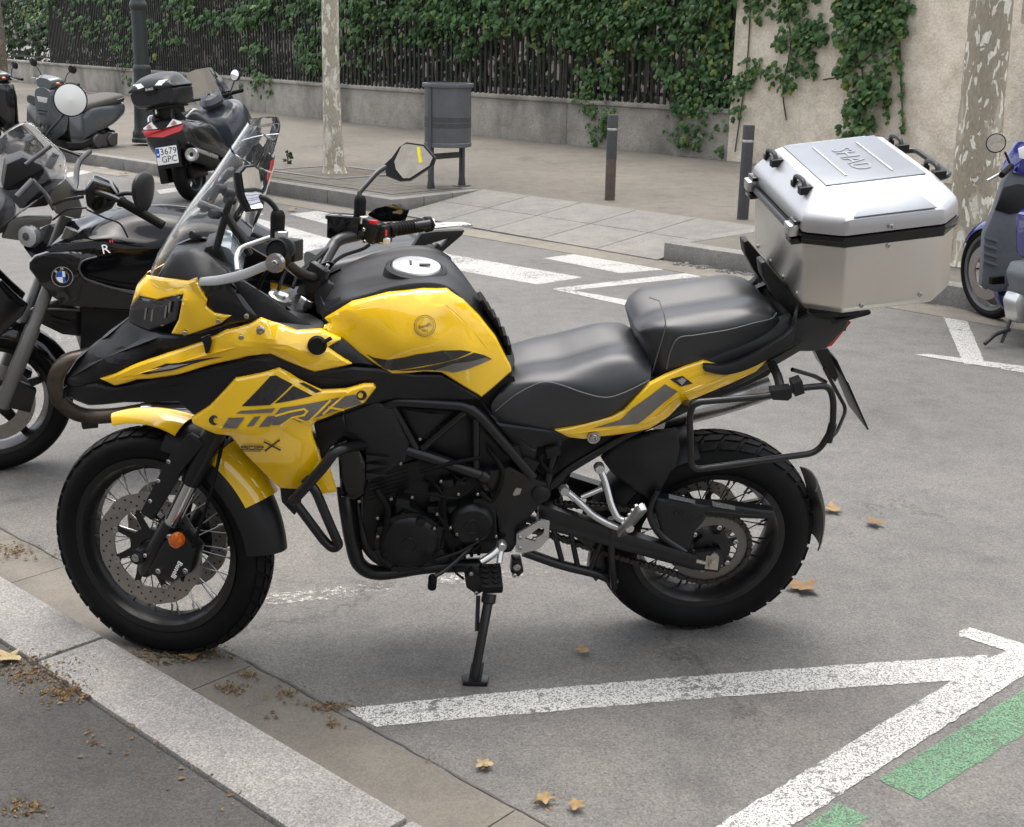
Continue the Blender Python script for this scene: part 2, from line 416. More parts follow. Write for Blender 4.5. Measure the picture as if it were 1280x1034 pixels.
def paint_mat(name, c, wear=.42, under=(.16, .15, .14)):
    m, t, b, tc = nodes_mat(name, .8)
    n1 = nz(t, tc, 38, 8, .75); n2 = nz(t, tc, 3, 4, .6); n3 = nz(t, tc, 200, 3, .7)
    ad = t.nodes.new('ShaderNodeMath'); ad.operation = 'MULTIPLY_ADD'; t.links.new(n2.outputs[0], ad.inputs[0]); ad.inputs[1].default_value = .55; t.links.new(n1.outputs[0], ad.inputs[2])
    k = ramp(t, ad.outputs[0], [(wear+.18, (0, 0, 0)), (wear+.27, (1, 1, 1))])
    cc = ramp(t, n3.outputs[0], [(.3, tuple(x*.78 for x in c)), (.65, c)])
    uu = ramp(t, n3.outputs[0], [(.3, tuple(x*.6 for x in under)), (.7, tuple(x*1.3 for x in under))])
    t.links.new(cc.outputs[0], b.inputs['Base Color']); bumpn(t, b, n3.outputs[0], .4, .005)
    k3 = ramp(t, n3.outputs[0], [(.38, (0, 0, 0)), (.50, (1, 1, 1))]); km = mixc(t, 1, k.outputs[0], k3.outputs[0], 'MULTIPLY')
    tr = t.nodes.new('ShaderNodeBsdfTransparent'); mx = t.nodes.new('ShaderNodeMixShader'); t.links.new(km, mx.inputs[0]); t.links.new(tr.outputs[0], mx.inputs[1]); t.links.new(b.outputs[0], mx.inputs[2]); t.links.new(mx.outputs[0], t.nodes['Material Output'].inputs[0]); return m
PWH = paint_mat('white_road_paint', (.50, .49, .465), .44)
PWO = paint_mat('worn_white_paint', (.42, .41, .38), .60)
PGR = paint_mat('green_road_paint', (.125, .235, .14), .45)
PGO = paint_mat('worn_green_paint', (.16, .30, .17), .62)
def sheet(name, pts, z, m, kind='structure', parent=None):
    g = G(); g.add([Vector((p[0], p[1], z)) for p in pts], [tuple(range(len(pts)))])
    o = g.ob(name, m, parent, smooth=0, recalc=False)
    if o.data.polygons[0].normal.z < 0: o.data.flip_normals()
    if kind and not parent: o['kind'] = kind
    return o
road = sheet('road', [(-160, -160), (160, -160), (160, 160), (-160, 160)], 0, ASP)
def slab(name, pts, z0, z1, m, parent=None, bevel=0, kind=None):
    g = G(); g.prism([Vector((p[0], p[1], z0)) for p in pts], (0, 0, z1-z0)); o = g.ob(name, m, parent, smooth=30, bevel=bevel)
    if kind: o['kind'] = kind
    return o
def pxl(pts, z=0): return [gz(x, y, z) for x, y in pts]
# ---- near side: asphalt pavement, granite kerb, concrete gutter
ND = (gz(540, 1034, .08)-gz(0, 715, .08)); ND.z = 0; ND.normalize(); NP = Vector((-ND.y, ND.x, 0))   # NP points to the road
if NP.dot(Vector((1, 1, 0))) < 0: NP = -NP
KO = gz(130, 795, .08); KO.z = 0
def near(a, b, z=0): p = KO+ND*a+NP*b; return Vector((p.x, p.y, z))
slab('near_pavement', [near(-9, -8), near(9, -8), near(9, -.212), near(-9, -.212)], -.05, .075, ASN, kind='structure')
nk = slab('near_kerb', [near(-9, -.206), near(9, -.206), near(9, -.006), near(-9, -.006)], -.06, .05, CON, kind='structure')
for i in range(-4, 6):
    a = i*1.22; slab('kerb_stone', [near(a+.004, -.2), near(a+1.212, -.2+U(-.002, .002)), near(a+1.212, U(-.003, .003)), near(a+.004, U(-.003, .003))], .0, .08+U(-.003, .003), GRN, nk, bevel=.012)
gu = slab('gutter', [near(-9, 0), near(9, 0), near(9, .262), near(-9, .262)], -.05, .002, CON, kind='structure')
for i in range(-6, 7):
    a = i*.98+.31; slab('gutter_slab', [near(a+.002, .008), near(a+.978, .008), near(a+.978, .258), near(a+.002, .258)], -.01, .006+U(0, .002), CON, gu, bevel=.003)
# crack filler along the gutter edge
g = G(); pts = [near(-8+i*.05, .266+U(-.004, .006), .003) for i in range(330)]
v = []; f = []
for i, p in enumerate(pts): v += [p, p+NP*U(.002, .009)]
f = [(2*i, 2*i+2, 2*i+3, 2*i+1) for i in range(len(pts)-1)]
g.add(v, f); o = g.ob('gutter_crack', mat('tar', (.075, .068, .06), .9, bump=.3), smooth=0); o['kind'] = 'structure'
# ---- painted lines
def line(name, px, m, z=.004):
    z *= .45
    q = [Vector((p.x, p.y, 0)) for p in pxl(px)]; r_ = []
    for a, b in zip(q, q[1:]+q[:1]):
        k = max(1, int((b-a).length/.02)); r_ += [a.lerp(b, j/k)+Vector((U(-.003, .003), U(-.003, .003), 0)) for j in range(k)]
    return sheet(name, r_, z, m)
line('parking_line', [(432, 886), (640, 865), (900, 843), (1196, 822), (1236, 819), (1215, 847), (1190, 851), (900, 872), (640, 894), (470, 909)], PWH)
line('parking_line', [(885, 1040), (1196, 848), (1240, 822), (1330, 790), (1330, 812), (980, 1040)], PWH, .0075)
line('parking_line', [(1199, 790), (1212, 785), (1300, 812), (1300, 824), (1262, 816), (1200, 796)], PWH, .0055)
line('green_line', [(1098, 975), (1150, 1000), (1340, 880), (1340, 815), (1280, 862)], PGR)
line('green_line', [(1000, 1040), (1046, 1005), (1086, 1022), (1062, 1040)], PGR)
line('worn_parking_line', [(320, 745), (450, 731), (620, 712), (760, 700), (762, 712), (620, 724), (450, 746), (322, 758)], PWO)
line('worn_parking_line', [(-20, 690), (30, 682), (140, 770), (110, 790)], PWO, .009)
line('worn_parking_line', [(60, 410), (160, 398), (170, 412), (60, 432)], PWO)
# zebra crossing and far lines
for q in ([(545, 309), (560, 318), (728, 347), (672, 356), (560, 336), (470, 312), (480, 300)], [(680, 323), (730, 316), (832, 337), (776, 342)],
          [(362, 268), (397, 264), (520, 290), (470, 297)], [(270, 273), (318, 272), (470, 315), (400, 322), (300, 296)], [(280, 265), (300, 258), (330, 268), (318, 272)]):
    line('zebra_stripe', q, PWH)
line('bay_line', [(690, 361), (872, 340), (876, 346), (716, 363)], PWH); line('bay_line', [(690, 362), (718, 364), (830, 384), (820, 391)], PWH, .0075)
line('bay_line', [(858, 346), (878, 343), (866, 362), (850, 362)], PWO, .011)
line('bay_line', [(1176, 388), (1203, 388), (1232, 456), (1205, 456)], PWH); line('bay_line', [(1143, 444), (1160, 443), (1300, 461), (1300, 470)], PWH, .0075)
line('bay_line', [(1080, 378), (1190, 368), (1300, 395), (1290, 402)], PWO, .0055)
line('bay_line', [(75, 218), (130, 208), (136, 211), (80, 223)], PWH); line('bay_line', [(196, 238), (262, 228), (268, 232), (200, 243)], PWH)
line('worn_green_line', [(600, 283), (680, 296), (760, 312), (755, 316), (670, 304), (600, 292)], PGO)
# ---- far pavement: slab with kerb stones, ramp, tile beds
H = .14
def fp(px, py, z=H): p = gz(px, py, z); return p
K1 = fp(-40, 145); K2 = fp(197, 210); K3 = fp(420, 240); K4 = fp(492, 250); K5 = fp(600, 238); K6 = fp(832, 303); K7 = fp(950, 330); K8 = fp(1190, 372); K9 = K8+SD*14
K0 = K1-SD*18
# straighten the kerb line
def online(p): return Vector((K4.x, K4.y, 0))+SD*((p-K4).dot(SD))
k0, k1, k2, k3, k4 = [online(p) for p in (K0, K1, K2, K3, K4)]
slope = .022
def far_z(p): return H+max(0, (Vector((p.x, p.y, 0))-k4).dot(SN)-1.5)*slope
DEEP = 8.2
def fslab(name, edge, m=PAV):
    """pavement strip behind an edge polyline: level for 1.5 m, then rising gently to the wall"""
    v = []; f = []; n = len(edge)
    for p in edge:
        p = Vector((p.x, p.y, 0)); b = (k4-p).dot(SN)
        q1 = p+SN*(b+1.5); q2 = p+SN*(b+DEEP)
        v += [Vector((p.x, p.y, H)), Vector((q1.x, q1.y, H)), Vector((q2.x, q2.y, H+(DEEP-1.5)*slope)), Vector((p.x, p.y, -.05))]
    for i in range(n-1):
        a, c = i*4, i*4+4; f += [(a, c, c+1, a+1), (a+1, c+1, c+2, a+2), (a+3, c+3, c, a)]
    o = mk(name, v, f, m, smooth=0); o['kind'] = 'structure'
    return o
ins = lambda p, d=.13: Vector((p.x, p.y, 0))+SN*d
K5g = Vector((K5.x, K5.y, 0))
k6 = Vector((K6.x, K6.y, 0)); k8 = k6+SD*3.2; k9 = k6+SD*22
rampL = K5g; rampR = k6+SN*1.5
fslab('far_pavement', [ins(k0), ins(k3), k4+SN*.13-SD*.1, K5g+SN*.03])
fslab('far_pavement', [K5g+SN*.03, k6+SN*1.35])
fslab('far_pavement', [k6+SN*1.35+SD*.05, k6+SD*.12+SN*.13, k9+SN*.13])
# dropped-kerb ramp: rises from the road to the pavement between the two kerb ends
a, b_, c, d = k4+SD*.06-SN*.02, k6-SN*.1, k6+SN*1.36, K5g+SN*.04
rm0 = (a, b_, c, d)
rm = mk('crossing_ramp', [Vector((a.x, a.y, .004)), Vector((b_.x, b_.y, .004)), Vector((c.x, c.y, H+.003)), Vector((d.x, d.y, H+.003))], [(0, 1, 2, 3)], PAV, smooth=0); rm['kind'] = 'structure'
def rpt(u, v_, dz=0):
    A_, B_, C_, D_ = [Vector((p.x, p.y, z)) for p, z in zip(rm0, (.004, .004, H+.003, H+.003))]; p = A_.lerp(B_, u).lerp(D_.lerp(C_, u), v_); p.z += dz; return p
for i in range(5):
    for j in range(2):
        u0, u1, v0, v1 = i/5+.0015, (i+1)/5-.0015, j/2+.004, (j+1)/2-.004; q = [rpt(u0, v0, .002), rpt(u1, v0, .002), rpt(u1, v1, .002), rpt(u0, v1, .002)]; g = G(); g.prism(q, (0, 0, .005)); g.ob('ramp_slab', RMP, rm, bevel=.002)
fg = slab('far_gutter', [k0-SN*.02, k9-SN*.12, k9-SN*.42, k0-SN*.36], -.02, .0035, CON2, kind='structure')
fk = slab('far_kerb', [k0, k4-SD*.1, k4-SD*.1+SN*.12, k0+SN*.12], -.05, .1, CON, kind='structure')
L = (k4-k0).dot(SD); n = int(L/1.05)
for i in range(n):
    a = k4-SD*(i*1.05+.0); b2 = a-SD*1.04
    slab('kerb_stone', [a-SN*.02, b2-SN*.02, b2+SN*.14, a+SN*.14], -.02, H+.004+U(-.002, .002), GRN, fk, bevel=.012)
# kerb turning down along the ramp side
dv = (K5g-k4); dl = dv.length; dv.normalize(); dn = Vector((-dv.y, dv.x, 0))
for i in range(3):
    a = k4+dv*(dl*i/3+.01); b2 = k4+dv*(dl*(i+1)/3); z_ = [H+.003, H+.004, H+.005][i]
    slab('kerb_stone', [a, b2, b2+dn*.13, a+dn*.13], -.02, z_, GRN, fk, bevel=.01)
rk = slab('far_kerb', [k6+SD*.1, k9, k9+SN*.12, k6+SD*.1+SN*.12], -.05, .1, CON, kind='structure')
for i in range(16):
    a = k6+SD*(i*1.1+.0); b2 = a+SD*1.09
    slab('kerb_stone', [a-SN*.02, b2-SN*.02, b2+SN*.15, a+SN*.15], -.02, H+.004+U(-.002, .002), GRN, rk, bevel=.012)
slab('kerb_stone', [k6-SN*.01, k6+SN*1.4, k6+SN*1.4+SD*.14, k6+SD*.14-SN*.01], -.02, H+.006, GRN, rk, bevel=.012)
# panot tiles in front of the bin and the tree
tb = slab('tile_bed', [k4-SD*3.4+SN*.15, k4-SD*.25+SN*.15, k4-SD*.25+SN*1.35, k4-SD*3.4+SN*1.35], H-.03, H+.003, CON, kind='structure')
tg = G(); tg.box((0, 0, 0), (.192, .192, .012)); t0 = tg.ob('paving_tile', PAV, tb, bevel=.003)
ang = math.atan2(SD.y, SD.x); first = True
for i in range(15):
    for j in range(5):
        p = k4-SD*(.42+i*.2)+SN*(.34+j*.2)
        if 8 <= i <= 12 and 0 <= j <= 3 and False: continue
        Mx = Matrix.Translation((p.x, p.y, H+.004+U(0, .0025))) @ Matrix.Rotation(ang, 4, 'Z')
        if first: t0.matrix_basis = Mx; first = False
        else: inst(t0, tb, Mx)
# drain rubble along the right gutter
g = G()
for i in range(60):
    p = gz(U(845, 950), 0, 0) if False else (gz(845, 330, 0).lerp(gz(960, 348, 0), rnd())+SN*U(-.08, .06))
    s_ = U(.02, .05); g.box((p.x, p.y, .008), (s_, s_*U(.5, 1), .016), Matrix.Rotation(U(0, 6), 3, 'Z'), .7)
g.ob('gutter_cobbles', GRN, smooth=0)['kind'] = 'stuff'
# ---- wall, fence and rendered wall
WZ = far_z(k4+SN*6.2)
Wp = [gz(138, 118, WZ), gz(416, 151, WZ), gz(880, 197, WZ)]
wdir = (Wp[2]-Wp[1]); wdir.z = 0; wdir.normalize(); wdl = (Wp[0]-Wp[1]); wdl.z = 0; wdl.normalize()
W0 = Wp[1]+wdl*26; WM = Wp[1]; 
# corner where the rendered wall starts (pixel column 915)
def on_wall(px, py=100, a=None, d=None):
    """point of the wall's face plane seen at a pixel"""
    a = a or WM; d = d or wdir; n = Vector((-d.y, d.x, 0)); r_ = ray(px, py); return CAM+r_*((a-CAM).dot(n)/r_.dot(n))
WC = on_wall(915); WC.z = WZ; WR = WC+wdir*16
wn = Vector((wdir.y, -wdir.x, 0));  wn = wn if wn.dot(CAM-WM) > 0 else -wn   # towards the street
wnl = Vector((wdl.y, -wdl.x, 0)); wnl = wnl if wnl.dot(CAM-WM) > 0 else -wnl
def wall_mat(name, c, stain=.5):
    m, t, b, tc = nodes_mat(name, .92)
    mp = t.nodes.new('ShaderNodeMapping'); mp.inputs['Scale'].default_value = (1, 1, .35); t.links.new(tc.outputs['Object'], mp.inputs[0])
    n1 = t.nodes.new('ShaderNodeTexNoise'); n1.inputs['Scale'].default_value = 1.1; n1.inputs['Detail'].default_value = 7; t.links.new(mp.outputs[0], n1.inputs['Vector'])
    n2 = nz(t, tc, 35, 7, .75); n3 = nz(t, tc, 4, 6, .7)
    a = ramp(t, n1.outputs[0], [(.32, tuple(x*(1-stain) for x in c)), (.5, c), (.7, tuple(min(1, x*1.12) for x in c))])
    d = ramp(t, n2.outputs[0], [(.3, (.72, .72, .72)), (.55, (1, 1, 1)), (.7, (1.1, 1.1, 1.1))]); e = ramp(t, n3.outputs[0], [(.33, (.78, .76, .72)), (.6, (1.05, 1.05, 1.05))])
    x = mixc(t, 1, a.outputs[0], d.outputs[0], 'MULTIPLY'); x = mixc(t, 1, x, e.outputs[0], 'MULTIPLY')
    t.links.new(x, b.inputs['Base Color']); bumpn(t, b, n2.outputs[0], .6, .03); return m
WAL = wall_mat('plinth_render', (.33, .31, .275), .55); REN = wall_mat('rough_render', (.78, .70, .58), .28)
IRON = mat('painted_iron', (.012, .011, .010), .6, noise=.3, bump=.1, bscale=120)
PH = .62
fence = empty('boundary_fence', Matrix.Identity(4), 'dark iron pale fence on low concrete plinth, overgrown with creeper', 'fence')
def wseg(a, b, n, th, z0, z1): return [Vector((q.x, q.y, 0)) for q in (a, b, b-n*th, a-n*th)]
for (a, b, n) in ((W0, WM, wnl), (WM, WC, wn)):
    L = (b-a).length; d = (b-a).normalized(); k = max(1, int(L/2.6))
    for i in range(k):
        p, q = a+d*(L*i/k+.004), a+d*(L*(i+1)/k-.004)
        slab('plinth_block', wseg(p, q, n, .3, 0, 0), -.1, WZ+PH-.04, WAL, fence, bevel=.008)
        slab('coping', wseg(p+n*.03, q+n*.03, n, .36, 0, 0), WZ+PH-.04, WZ+PH+.015, WAL, fence, bevel=.008)
FH = 2.7
pg = G(); pg.box((0, 0, FH/2), (.045, .022, FH)); pale = None
rl = G()
for (a, b, n) in ((W0, WM, wnl), (WM, WC, wn)):
    L = (b-a).length; d = (b-a).normalized(); k = int(L/.118)
    for i in range(k):
        if (a+d*(i*.118)-WM).length > 15.5 and (a is W0): continue
        p = a+d*(i*.118+.05)-n*.14; Mx = Matrix.Translation((p.x, p.y, WZ+PH+.01)) @ Matrix.Rotation(math.atan2(d.y, d.x)+U(-.02, .02), 4, 'Z')
        if pale is None: pale = pg.ob('pale', IRON, fence, smooth=0); pale.matrix_basis = Mx
        else: inst(pale, fence, Mx)
    for h in (.14, FH*.62, FH-.1):
        r_ = G(); c = (a+b)/2-n*.16; r_.box((c.x, c.y, WZ+PH+h), (L, .014, .05), Matrix.Rotation(math.atan2(d.y, d.x), 3, 'Z')); r_.ob('rail', IRON, fence, smooth=0)
wl = empty('rendered_wall', Matrix.Identity(4), 'tall rough beige rendered wall with creeper and barred window openings', 'wall')
def wall_holes(a, d, n, L, z0, z1, holes, m, th=.35):
    xs = sorted({0, L, *[h[0] for h in holes], *[h[1] for h in holes]}); zs = sorted({z0, z1, *[h[2] for h in holes], *[h[3] for h in holes]}); g = G()
    for i in range(len(xs)-1):
        for j in range(len(zs)-1):
            cx, cz = (xs[i]+xs[i+1])/2, (zs[j]+zs[j+1])/2
            if any(h[0] < cx < h[1] and h[2] < cz < h[3] for h in holes): continue
            p, q = a+d*xs[i], a+d*xs[i+1]
            g.prism([Vector((w_.x, w_.y, zs[j])) for w_ in (p, q, q-n*th, p-n*th)], (0, 0, zs[j+1]-zs[j]))
    return g.ob('wall', m, wl, smooth=0)
def wall_uz(px, py): p = on_wall(px, py, WC, wdir); return (p-WC).dot(wdir), p.z
u1, zt = wall_uz(1042, 24); u2, _ = wall_uz(1116, 20); u3, zt2 = wall_uz(1275, 30)
holes = [(u1, u2, zt, zt+1.1), (u3, u3+1.0, zt2, zt2+1.1)]
wall_holes(WC, wdir, wn, 16, -.1, 4.2, holes, REN)
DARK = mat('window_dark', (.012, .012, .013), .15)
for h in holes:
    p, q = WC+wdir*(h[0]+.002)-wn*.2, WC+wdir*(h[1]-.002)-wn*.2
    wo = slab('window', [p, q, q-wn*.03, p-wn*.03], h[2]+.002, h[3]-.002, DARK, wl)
    for i in range(6):
        b2 = WC+wdir*(h[0]+(h[1]-h[0])*(i+.5)/6)-wn*.08; g = G(); g.tube([(b2.x, b2.y, h[2]), (b2.x, b2.y, h[3])], .011, 8); g.ob('bar', IRON, wo)
# garden behind the fence: pale house wall far back
hb = empty('garden_house', Matrix.Identity(4), 'pale house wall glimpsed through the fence behind the hedge', 'building')
for (a, b, n) in ((W0, WM, wnl), (WM, WC+wdir*2, wn)):
    slab('wall', [a-n*6.0, b-n*6.0, b-n*6.3, a-n*6.3], -.1, 4.0, mat('pale_house', (.24, .21, .19), .9, noise=.15, nscale=1.5), hb)
gsh = slab('garden_ground', [W0-wnl*.31, WM-wn*.31, WC-wn*.31, WC-wn*8, WM-wn*8, W0-wnl*8], -.05, WZ+.05, SOIL, kind='structure')
# ---- leaves
LEAF = None
def leaf_mat(name, c1, c2, c3, old=True):
    m, t, b, tc = nodes_mat(name, .5)
    oi = t.nodes.new('ShaderNodeNewGeometry'); r = ramp(t, oi.outputs['Random Per Island'], [(0, c1), (.5, c2), (.93, c3), (.96, (c3[0]*2.1, c3[1]*1.25, c3[2]*.8) if old else c3)])
    t.links.new(r.outputs[0], b.inputs['Base Color']); b.inputs['Roughness'].default_value = .45
    tr = t.nodes.new('ShaderNodeBsdfTranslucent'); mx = t.nodes.new('ShaderNodeMixShader'); mx.inputs[0].default_value = .38
    t.links.new(r.outputs[0], tr.inputs[0]); t.links.new(b.outputs[0], mx.inputs[1]); t.links.new(tr.outputs[0], mx.inputs[2])
    t.links.new(mx.outputs[0], t.nodes['Material Output'].inputs[0]); return m
IVY = leaf_mat('creeper_leaf', (.030, .082, .018), (.050, .126, .030), (.088, .185, .050))
HDG = leaf_mat('hedge_leaf', (.012, .028, .009), (.022, .045, .014), (.035, .065, .02))
PLN = leaf_mat('plane_leaf', (.04, .085, .018), (.06, .12, .028), (.10, .17, .045))
STEM = mat('stem', (.07, .05, .035), .8, noise=.3)
LOBE = [(0, -.5), (.30, -.42), (.52, -.05), (.30, .02), (.26, .30), (0, .55), (-.26, .30), (-.30, .02), (-.52, -.05), (-.30, -.42)]
class Leaves:
    def __init__(s): s.v = []; s.f = []
    def leaf(s, p, n, sz, roll=0, droop=.25):
        n = n.normalized(); t = Vector((0, 0, -1)); t = (t-n*t.dot(n)); t = t.normalized() if t.length > .01 else n.orthogonal().normalized()
        b = n.cross(t); c, q = math.cos(roll), math.sin(roll); t, b = t*c+b*q, b*c-t*q
        i = len(s.v); s.v.append(p+n*sz*.10)
        for (x, y) in LOBE: s.v.append(p+b*x*sz+t*y*sz-n*sz*droop*(x*x+y*y))
        k = len(LOBE); s.f += [(i, i+1+j, i+1+(j+1) % k) for j in range(k)]
    def ob(s, name, m, parent): return mk(name, s.v, s.f, m, parent, smooth=0, recalc=False)
def inpoly(p, poly): return inside([p], poly)[0]
def creeper(lv, poly, n, plane, off=(.02, .22), sz=(.05, .14), stems=None):
    """plane: (point, dir, normal towards the street)"""
    a, d, nn = plane; xs = [p[0] for p in poly]; ys = [p[1] for p in poly]; k = 0; tries = 0
    # clumps
    cl = []
    while len(cl) < max(6, n//14):
        q = (U(min(xs), max(xs)), U(min(ys), max(ys)))
        if inpoly(q, poly): cl.append(q)
    while k < n and tries < n*30:
        tries += 1; c = random.choice(cl); q = (c[0]+random.gauss(0, 8), c[1]+random.gauss(0, 6))
        if not inpoly(q, poly): continue
        p = on_wall(q[0], q[1], a, d)+nn*(random.uniform(*off)); k += 1
        nr = nn+Vector((U(-.6, .6), U(-.6, .6), U(-.1, .9)))
        lv.leaf(p, nr, sz[0]+(sz[1]-sz[0])*rnd()**1.6, U(-.9, .9), U(.1, .55))
PL_L, PL_F, PL_W = (WM, wdl, wnl), (WM, wdir, wn), (WC, wdir, wn)
cf = empty('creeper', Matrix.Identity(4), 'green creeper hanging in a thick curtain over the iron fence', 'climbing plant')
lv = Leaves()
creeper(lv, [(405, -90), (915, -90), (915, 60), (880, 75), (860, 110), (835, 118), (815, 85), (780, 65), (765, 120), (745, 130), (722, 95), (700, 72), (650, 55), (600, 48), (580, 78), (555, 80), (520, 55), (480, 62), (460, 100), (432, 96), (405, 70)], 5200, PL_F, (-.22, .12))
creeper(lv, [(405, -60), (915, -60), (915, 20), (700, 45), (520, 30), (405, 40)], 1500, PL_F, (.0, .22))
creeper(lv, [(722, 90), (765, 85), (772, 145), (755, 185), (738, 188), (735, 150), (718, 130)], 230, PL_F, (-.05, .1), (.05, .1))
creeper(lv, [(820, 100), (880, 60), (916, 60), (925, 130), (905, 196), (880, 190), (850, 185), (830, 165), (838, 130)], 620, PL_F, (-.1, .12), (.05, .11))
if 0: creeper(lv, [(540, 70), (600, 60), (600, 105), (560, 110)], 110, PL_F, (-.2, .02)); creeper(lv, [(640, 60), (690, 70), (680, 95), (650, 90)], 80, PL_F, (-.2, .02))
lv.ob('foliage', IVY, cf)['kind'] = 'stuff'
g = G()
for _ in range(26):
    x = U(410, 910); p0 = on_wall(x, -80, WM, wdir)-wn*.1; p1 = on_wall(x+U(-20, 20), U(40, 150), WM, wdir)-wn*U(0, .1)
    g.tube(cat([p0, p0.lerp(p1, .5)+wdir*U(-.15, .15), p1], 4), U(.006, .014), 5)
g.ob('stem', STEM, cf)
cl_ = empty('creeper', Matrix.Identity(4), 'sparse dark creeper straggling over the fence behind the parked scooters', 'climbing plant'); lv = Leaves()
creeper(lv, [(14, -60), (405, -60), (405, 60), (395, 96), (370, 40), (330, 60), (315, 118), (302, 110), (300, 45), (240, 40), (200, 70), (165, 90), (150, 65), (90, 45), (14, 40)], 2400, PL_L, (-.25, .1), (.09, .17))
creeper(lv, [(305, 90), (345, 92), (345, 118), (318, 125)], 60, PL_L, (0, .1)); creeper(lv, [(150, 80), (166, 80), (164, 108), (154, 104)], 24, PL_L, (0, .1))
creeper(lv, [(360, 20), (405, 20), (405, 98), (372, 90)], 170, PL_L, (-.1, .1))
lv.ob('foliage', IVY, cl_)['kind'] = 'stuff'
cw = empty('creeper', Matrix.Identity(4), 'trailing creeper strands climbing on the rendered wall round the window', 'climbing plant'); lv = Leaves()
creeper(lv, [(915, -60), (1000, -60), (1000, 15), (960, 60), (948, 95), (935, 130), (922, 200), (900, 195), (915, 150)], 420, PL_W, (.02, .12), (.06, .12))
creeper(lv, [(960, -60), (1036, -60), (1036, 50), (1020, 75), (1034, 105), (1028, 122), (1005, 110), (985, 122), (960, 118), (945, 95), (965, 70), (975, 30)], 420, PL_W, (.02, .12), (.06, .12))
creeper(lv, [(1046, -60), (1150, -60), (1146, 20), (1128, 60), (1132, 95), (1110, 110), (1118, 125), (1096, 145), (1100, 165), (1085, 178), (1052, 178), (1050, 155), (1068, 120), (1050, 90), (1045, 115), (1036, 110), (1058, 70), (1046, 40)], 900, PL_W, (.02, .16), (.06, .13))
creeper(lv, [(1124, 60), (1130, 60), (1132, 165), (1128, 165)], 26, PL_W, (.02, .06), (.05, .07)); creeper(lv, [(1106, 120), (1114, 118), (1114, 165), (1108, 170)], 20, PL_W, (.02, .06), (.05, .07))
lv.ob('foliage', IVY, cw)['kind'] = 'stuff'
g = G()
for pth in ([(975, -10), (990, 50), (980, 110), (984, 150)], [(1060, -10), (1075, 60), (1080, 120), (1070, 175)], [(1030, 100), (1060, 92), (1100, 60)], [(940, -10), (935, 80), (920, 190)], [(1125, -10), (1127, 90), (1131, 168)]):
    g.tube(cat([on_wall(*q, WC, wdir)+wn*.02 for q in pth], 5), .009, 5)
g.ob('stem', STEM, cw)
# hedge masses behind the fence
for (a, b, n, lab, dens) in ((W0, WM, wnl, 'dark hedge growing behind the fence beside the lamp post', 9000), (WM, WC, wn, 'dark hedge growing behind the creeper-covered fence', 4200)):
    he = empty('hedge', Matrix.Identity(4), lab, 'hedge'); lv = Leaves()
    for _ in range(dens):
        p = a.lerp(b, rnd())-n*random.choice((U(.55, .9), U(.9, 1.5))); zz = WZ+.1+ (rnd()**.8)*3.2
        if zz < WZ+1.7 and math.sin(p.x*7.3+p.y*5.1)+math.sin(zz*6+p.x*3) > .9: continue
        lv.leaf(Vector((p.x, p.y, zz)), n+Vector((U(-.9, .9), U(-.9, .9), U(-.2, 1))), U(.12, .2), U(-1, 1))
    lv.ob('foliage', HDG, he)['kind'] = 'stuff'
    g = G()
    for i in range(14):
        p = a.lerp(b, (i+.5)/14)-n*1.1; g.tube(cat([p+Vector((0, 0, .0)), p+Vector((U(-.1, .1), U(-.1, .1), 1.2)), p+Vector((U(-.2, .2), U(-.2, .2), 2.6))], 3), [.05]*4+[.04]*2+[.02], 6)
    g.ob('stem', STEM, he)
# ---- plane trees
def bark_mat(name, dark, mid, pale):
    m, t, b, tc = nodes_mat(name, .85)
    mp = t.nodes.new('ShaderNodeMapping'); mp.inputs['Scale'].default_value = (1, 1, .45); t.links.new(tc.outputs['Object'], mp.inputs[0])
    def N(s, d, dist): 
        n = t.nodes.new('ShaderNodeTexNoise'); n.inputs['Scale'].default_value = s; n.inputs['Detail'].default_value = d; n.inputs['Distortion'].default_value = dist; t.links.new(mp.outputs[0], n.inputs['Vector']); return n
    n1, n2, n3 = N(6, 4, .5), N(19, 4, .7), N(70, 5, 0)
    r1 = ramp(t, n1.outputs[0], [(.42, mid), (.435, tuple(x*.75 for x in mid)), (.52, dark), (.60, dark)], 'LINEAR')
    k = ramp(t, n2.outputs[0], [(.555, (0, 0, 0)), (.575, (1, 1, 1))]); k2 = ramp(t, n1.outputs[0], [(.36, (1, 1, 1)), (.375, (0, 0, 0))])
    fx = ramp(t, n3.outputs[0], [(.3, (.8, .8, .8)), (.7, (1.12, 1.12, 1.12))])
    x = mixc(t, k.outputs[0], r1.outputs[0], pale); x = mixc(t, k2.outputs[0], x, tuple(q*.9 for q in pale)); x = mixc(t, 1, x, fx.outputs[0], 'MULTIPLY')
    t.links.new(x, b.inputs['Base Color'])
    ad = t.nodes.new('ShaderNodeMath'); ad.operation = 'MULTIPLY_ADD'; t.links.new(k.outputs[0], ad.inputs[0]); ad.inputs[1].default_value = -.6; t.links.new(n1.outputs[0], ad.inputs[2])
    bumpn(t, b, ad.outputs[0], .8, .02); return m
BRK = bark_mat('plane_bark', (.32, .28, .21), (.44, .39, .30), (.74, .71, .60)); BRK2 = bark_mat('plane_bark_pale', (.42, .37, .28), (.56, .51, .42), (.74, .70, .60)); BRK3 = bark_mat('brown_bark', (.12, .10, .075), (.16, .135, .10), (.22, .19, .15))
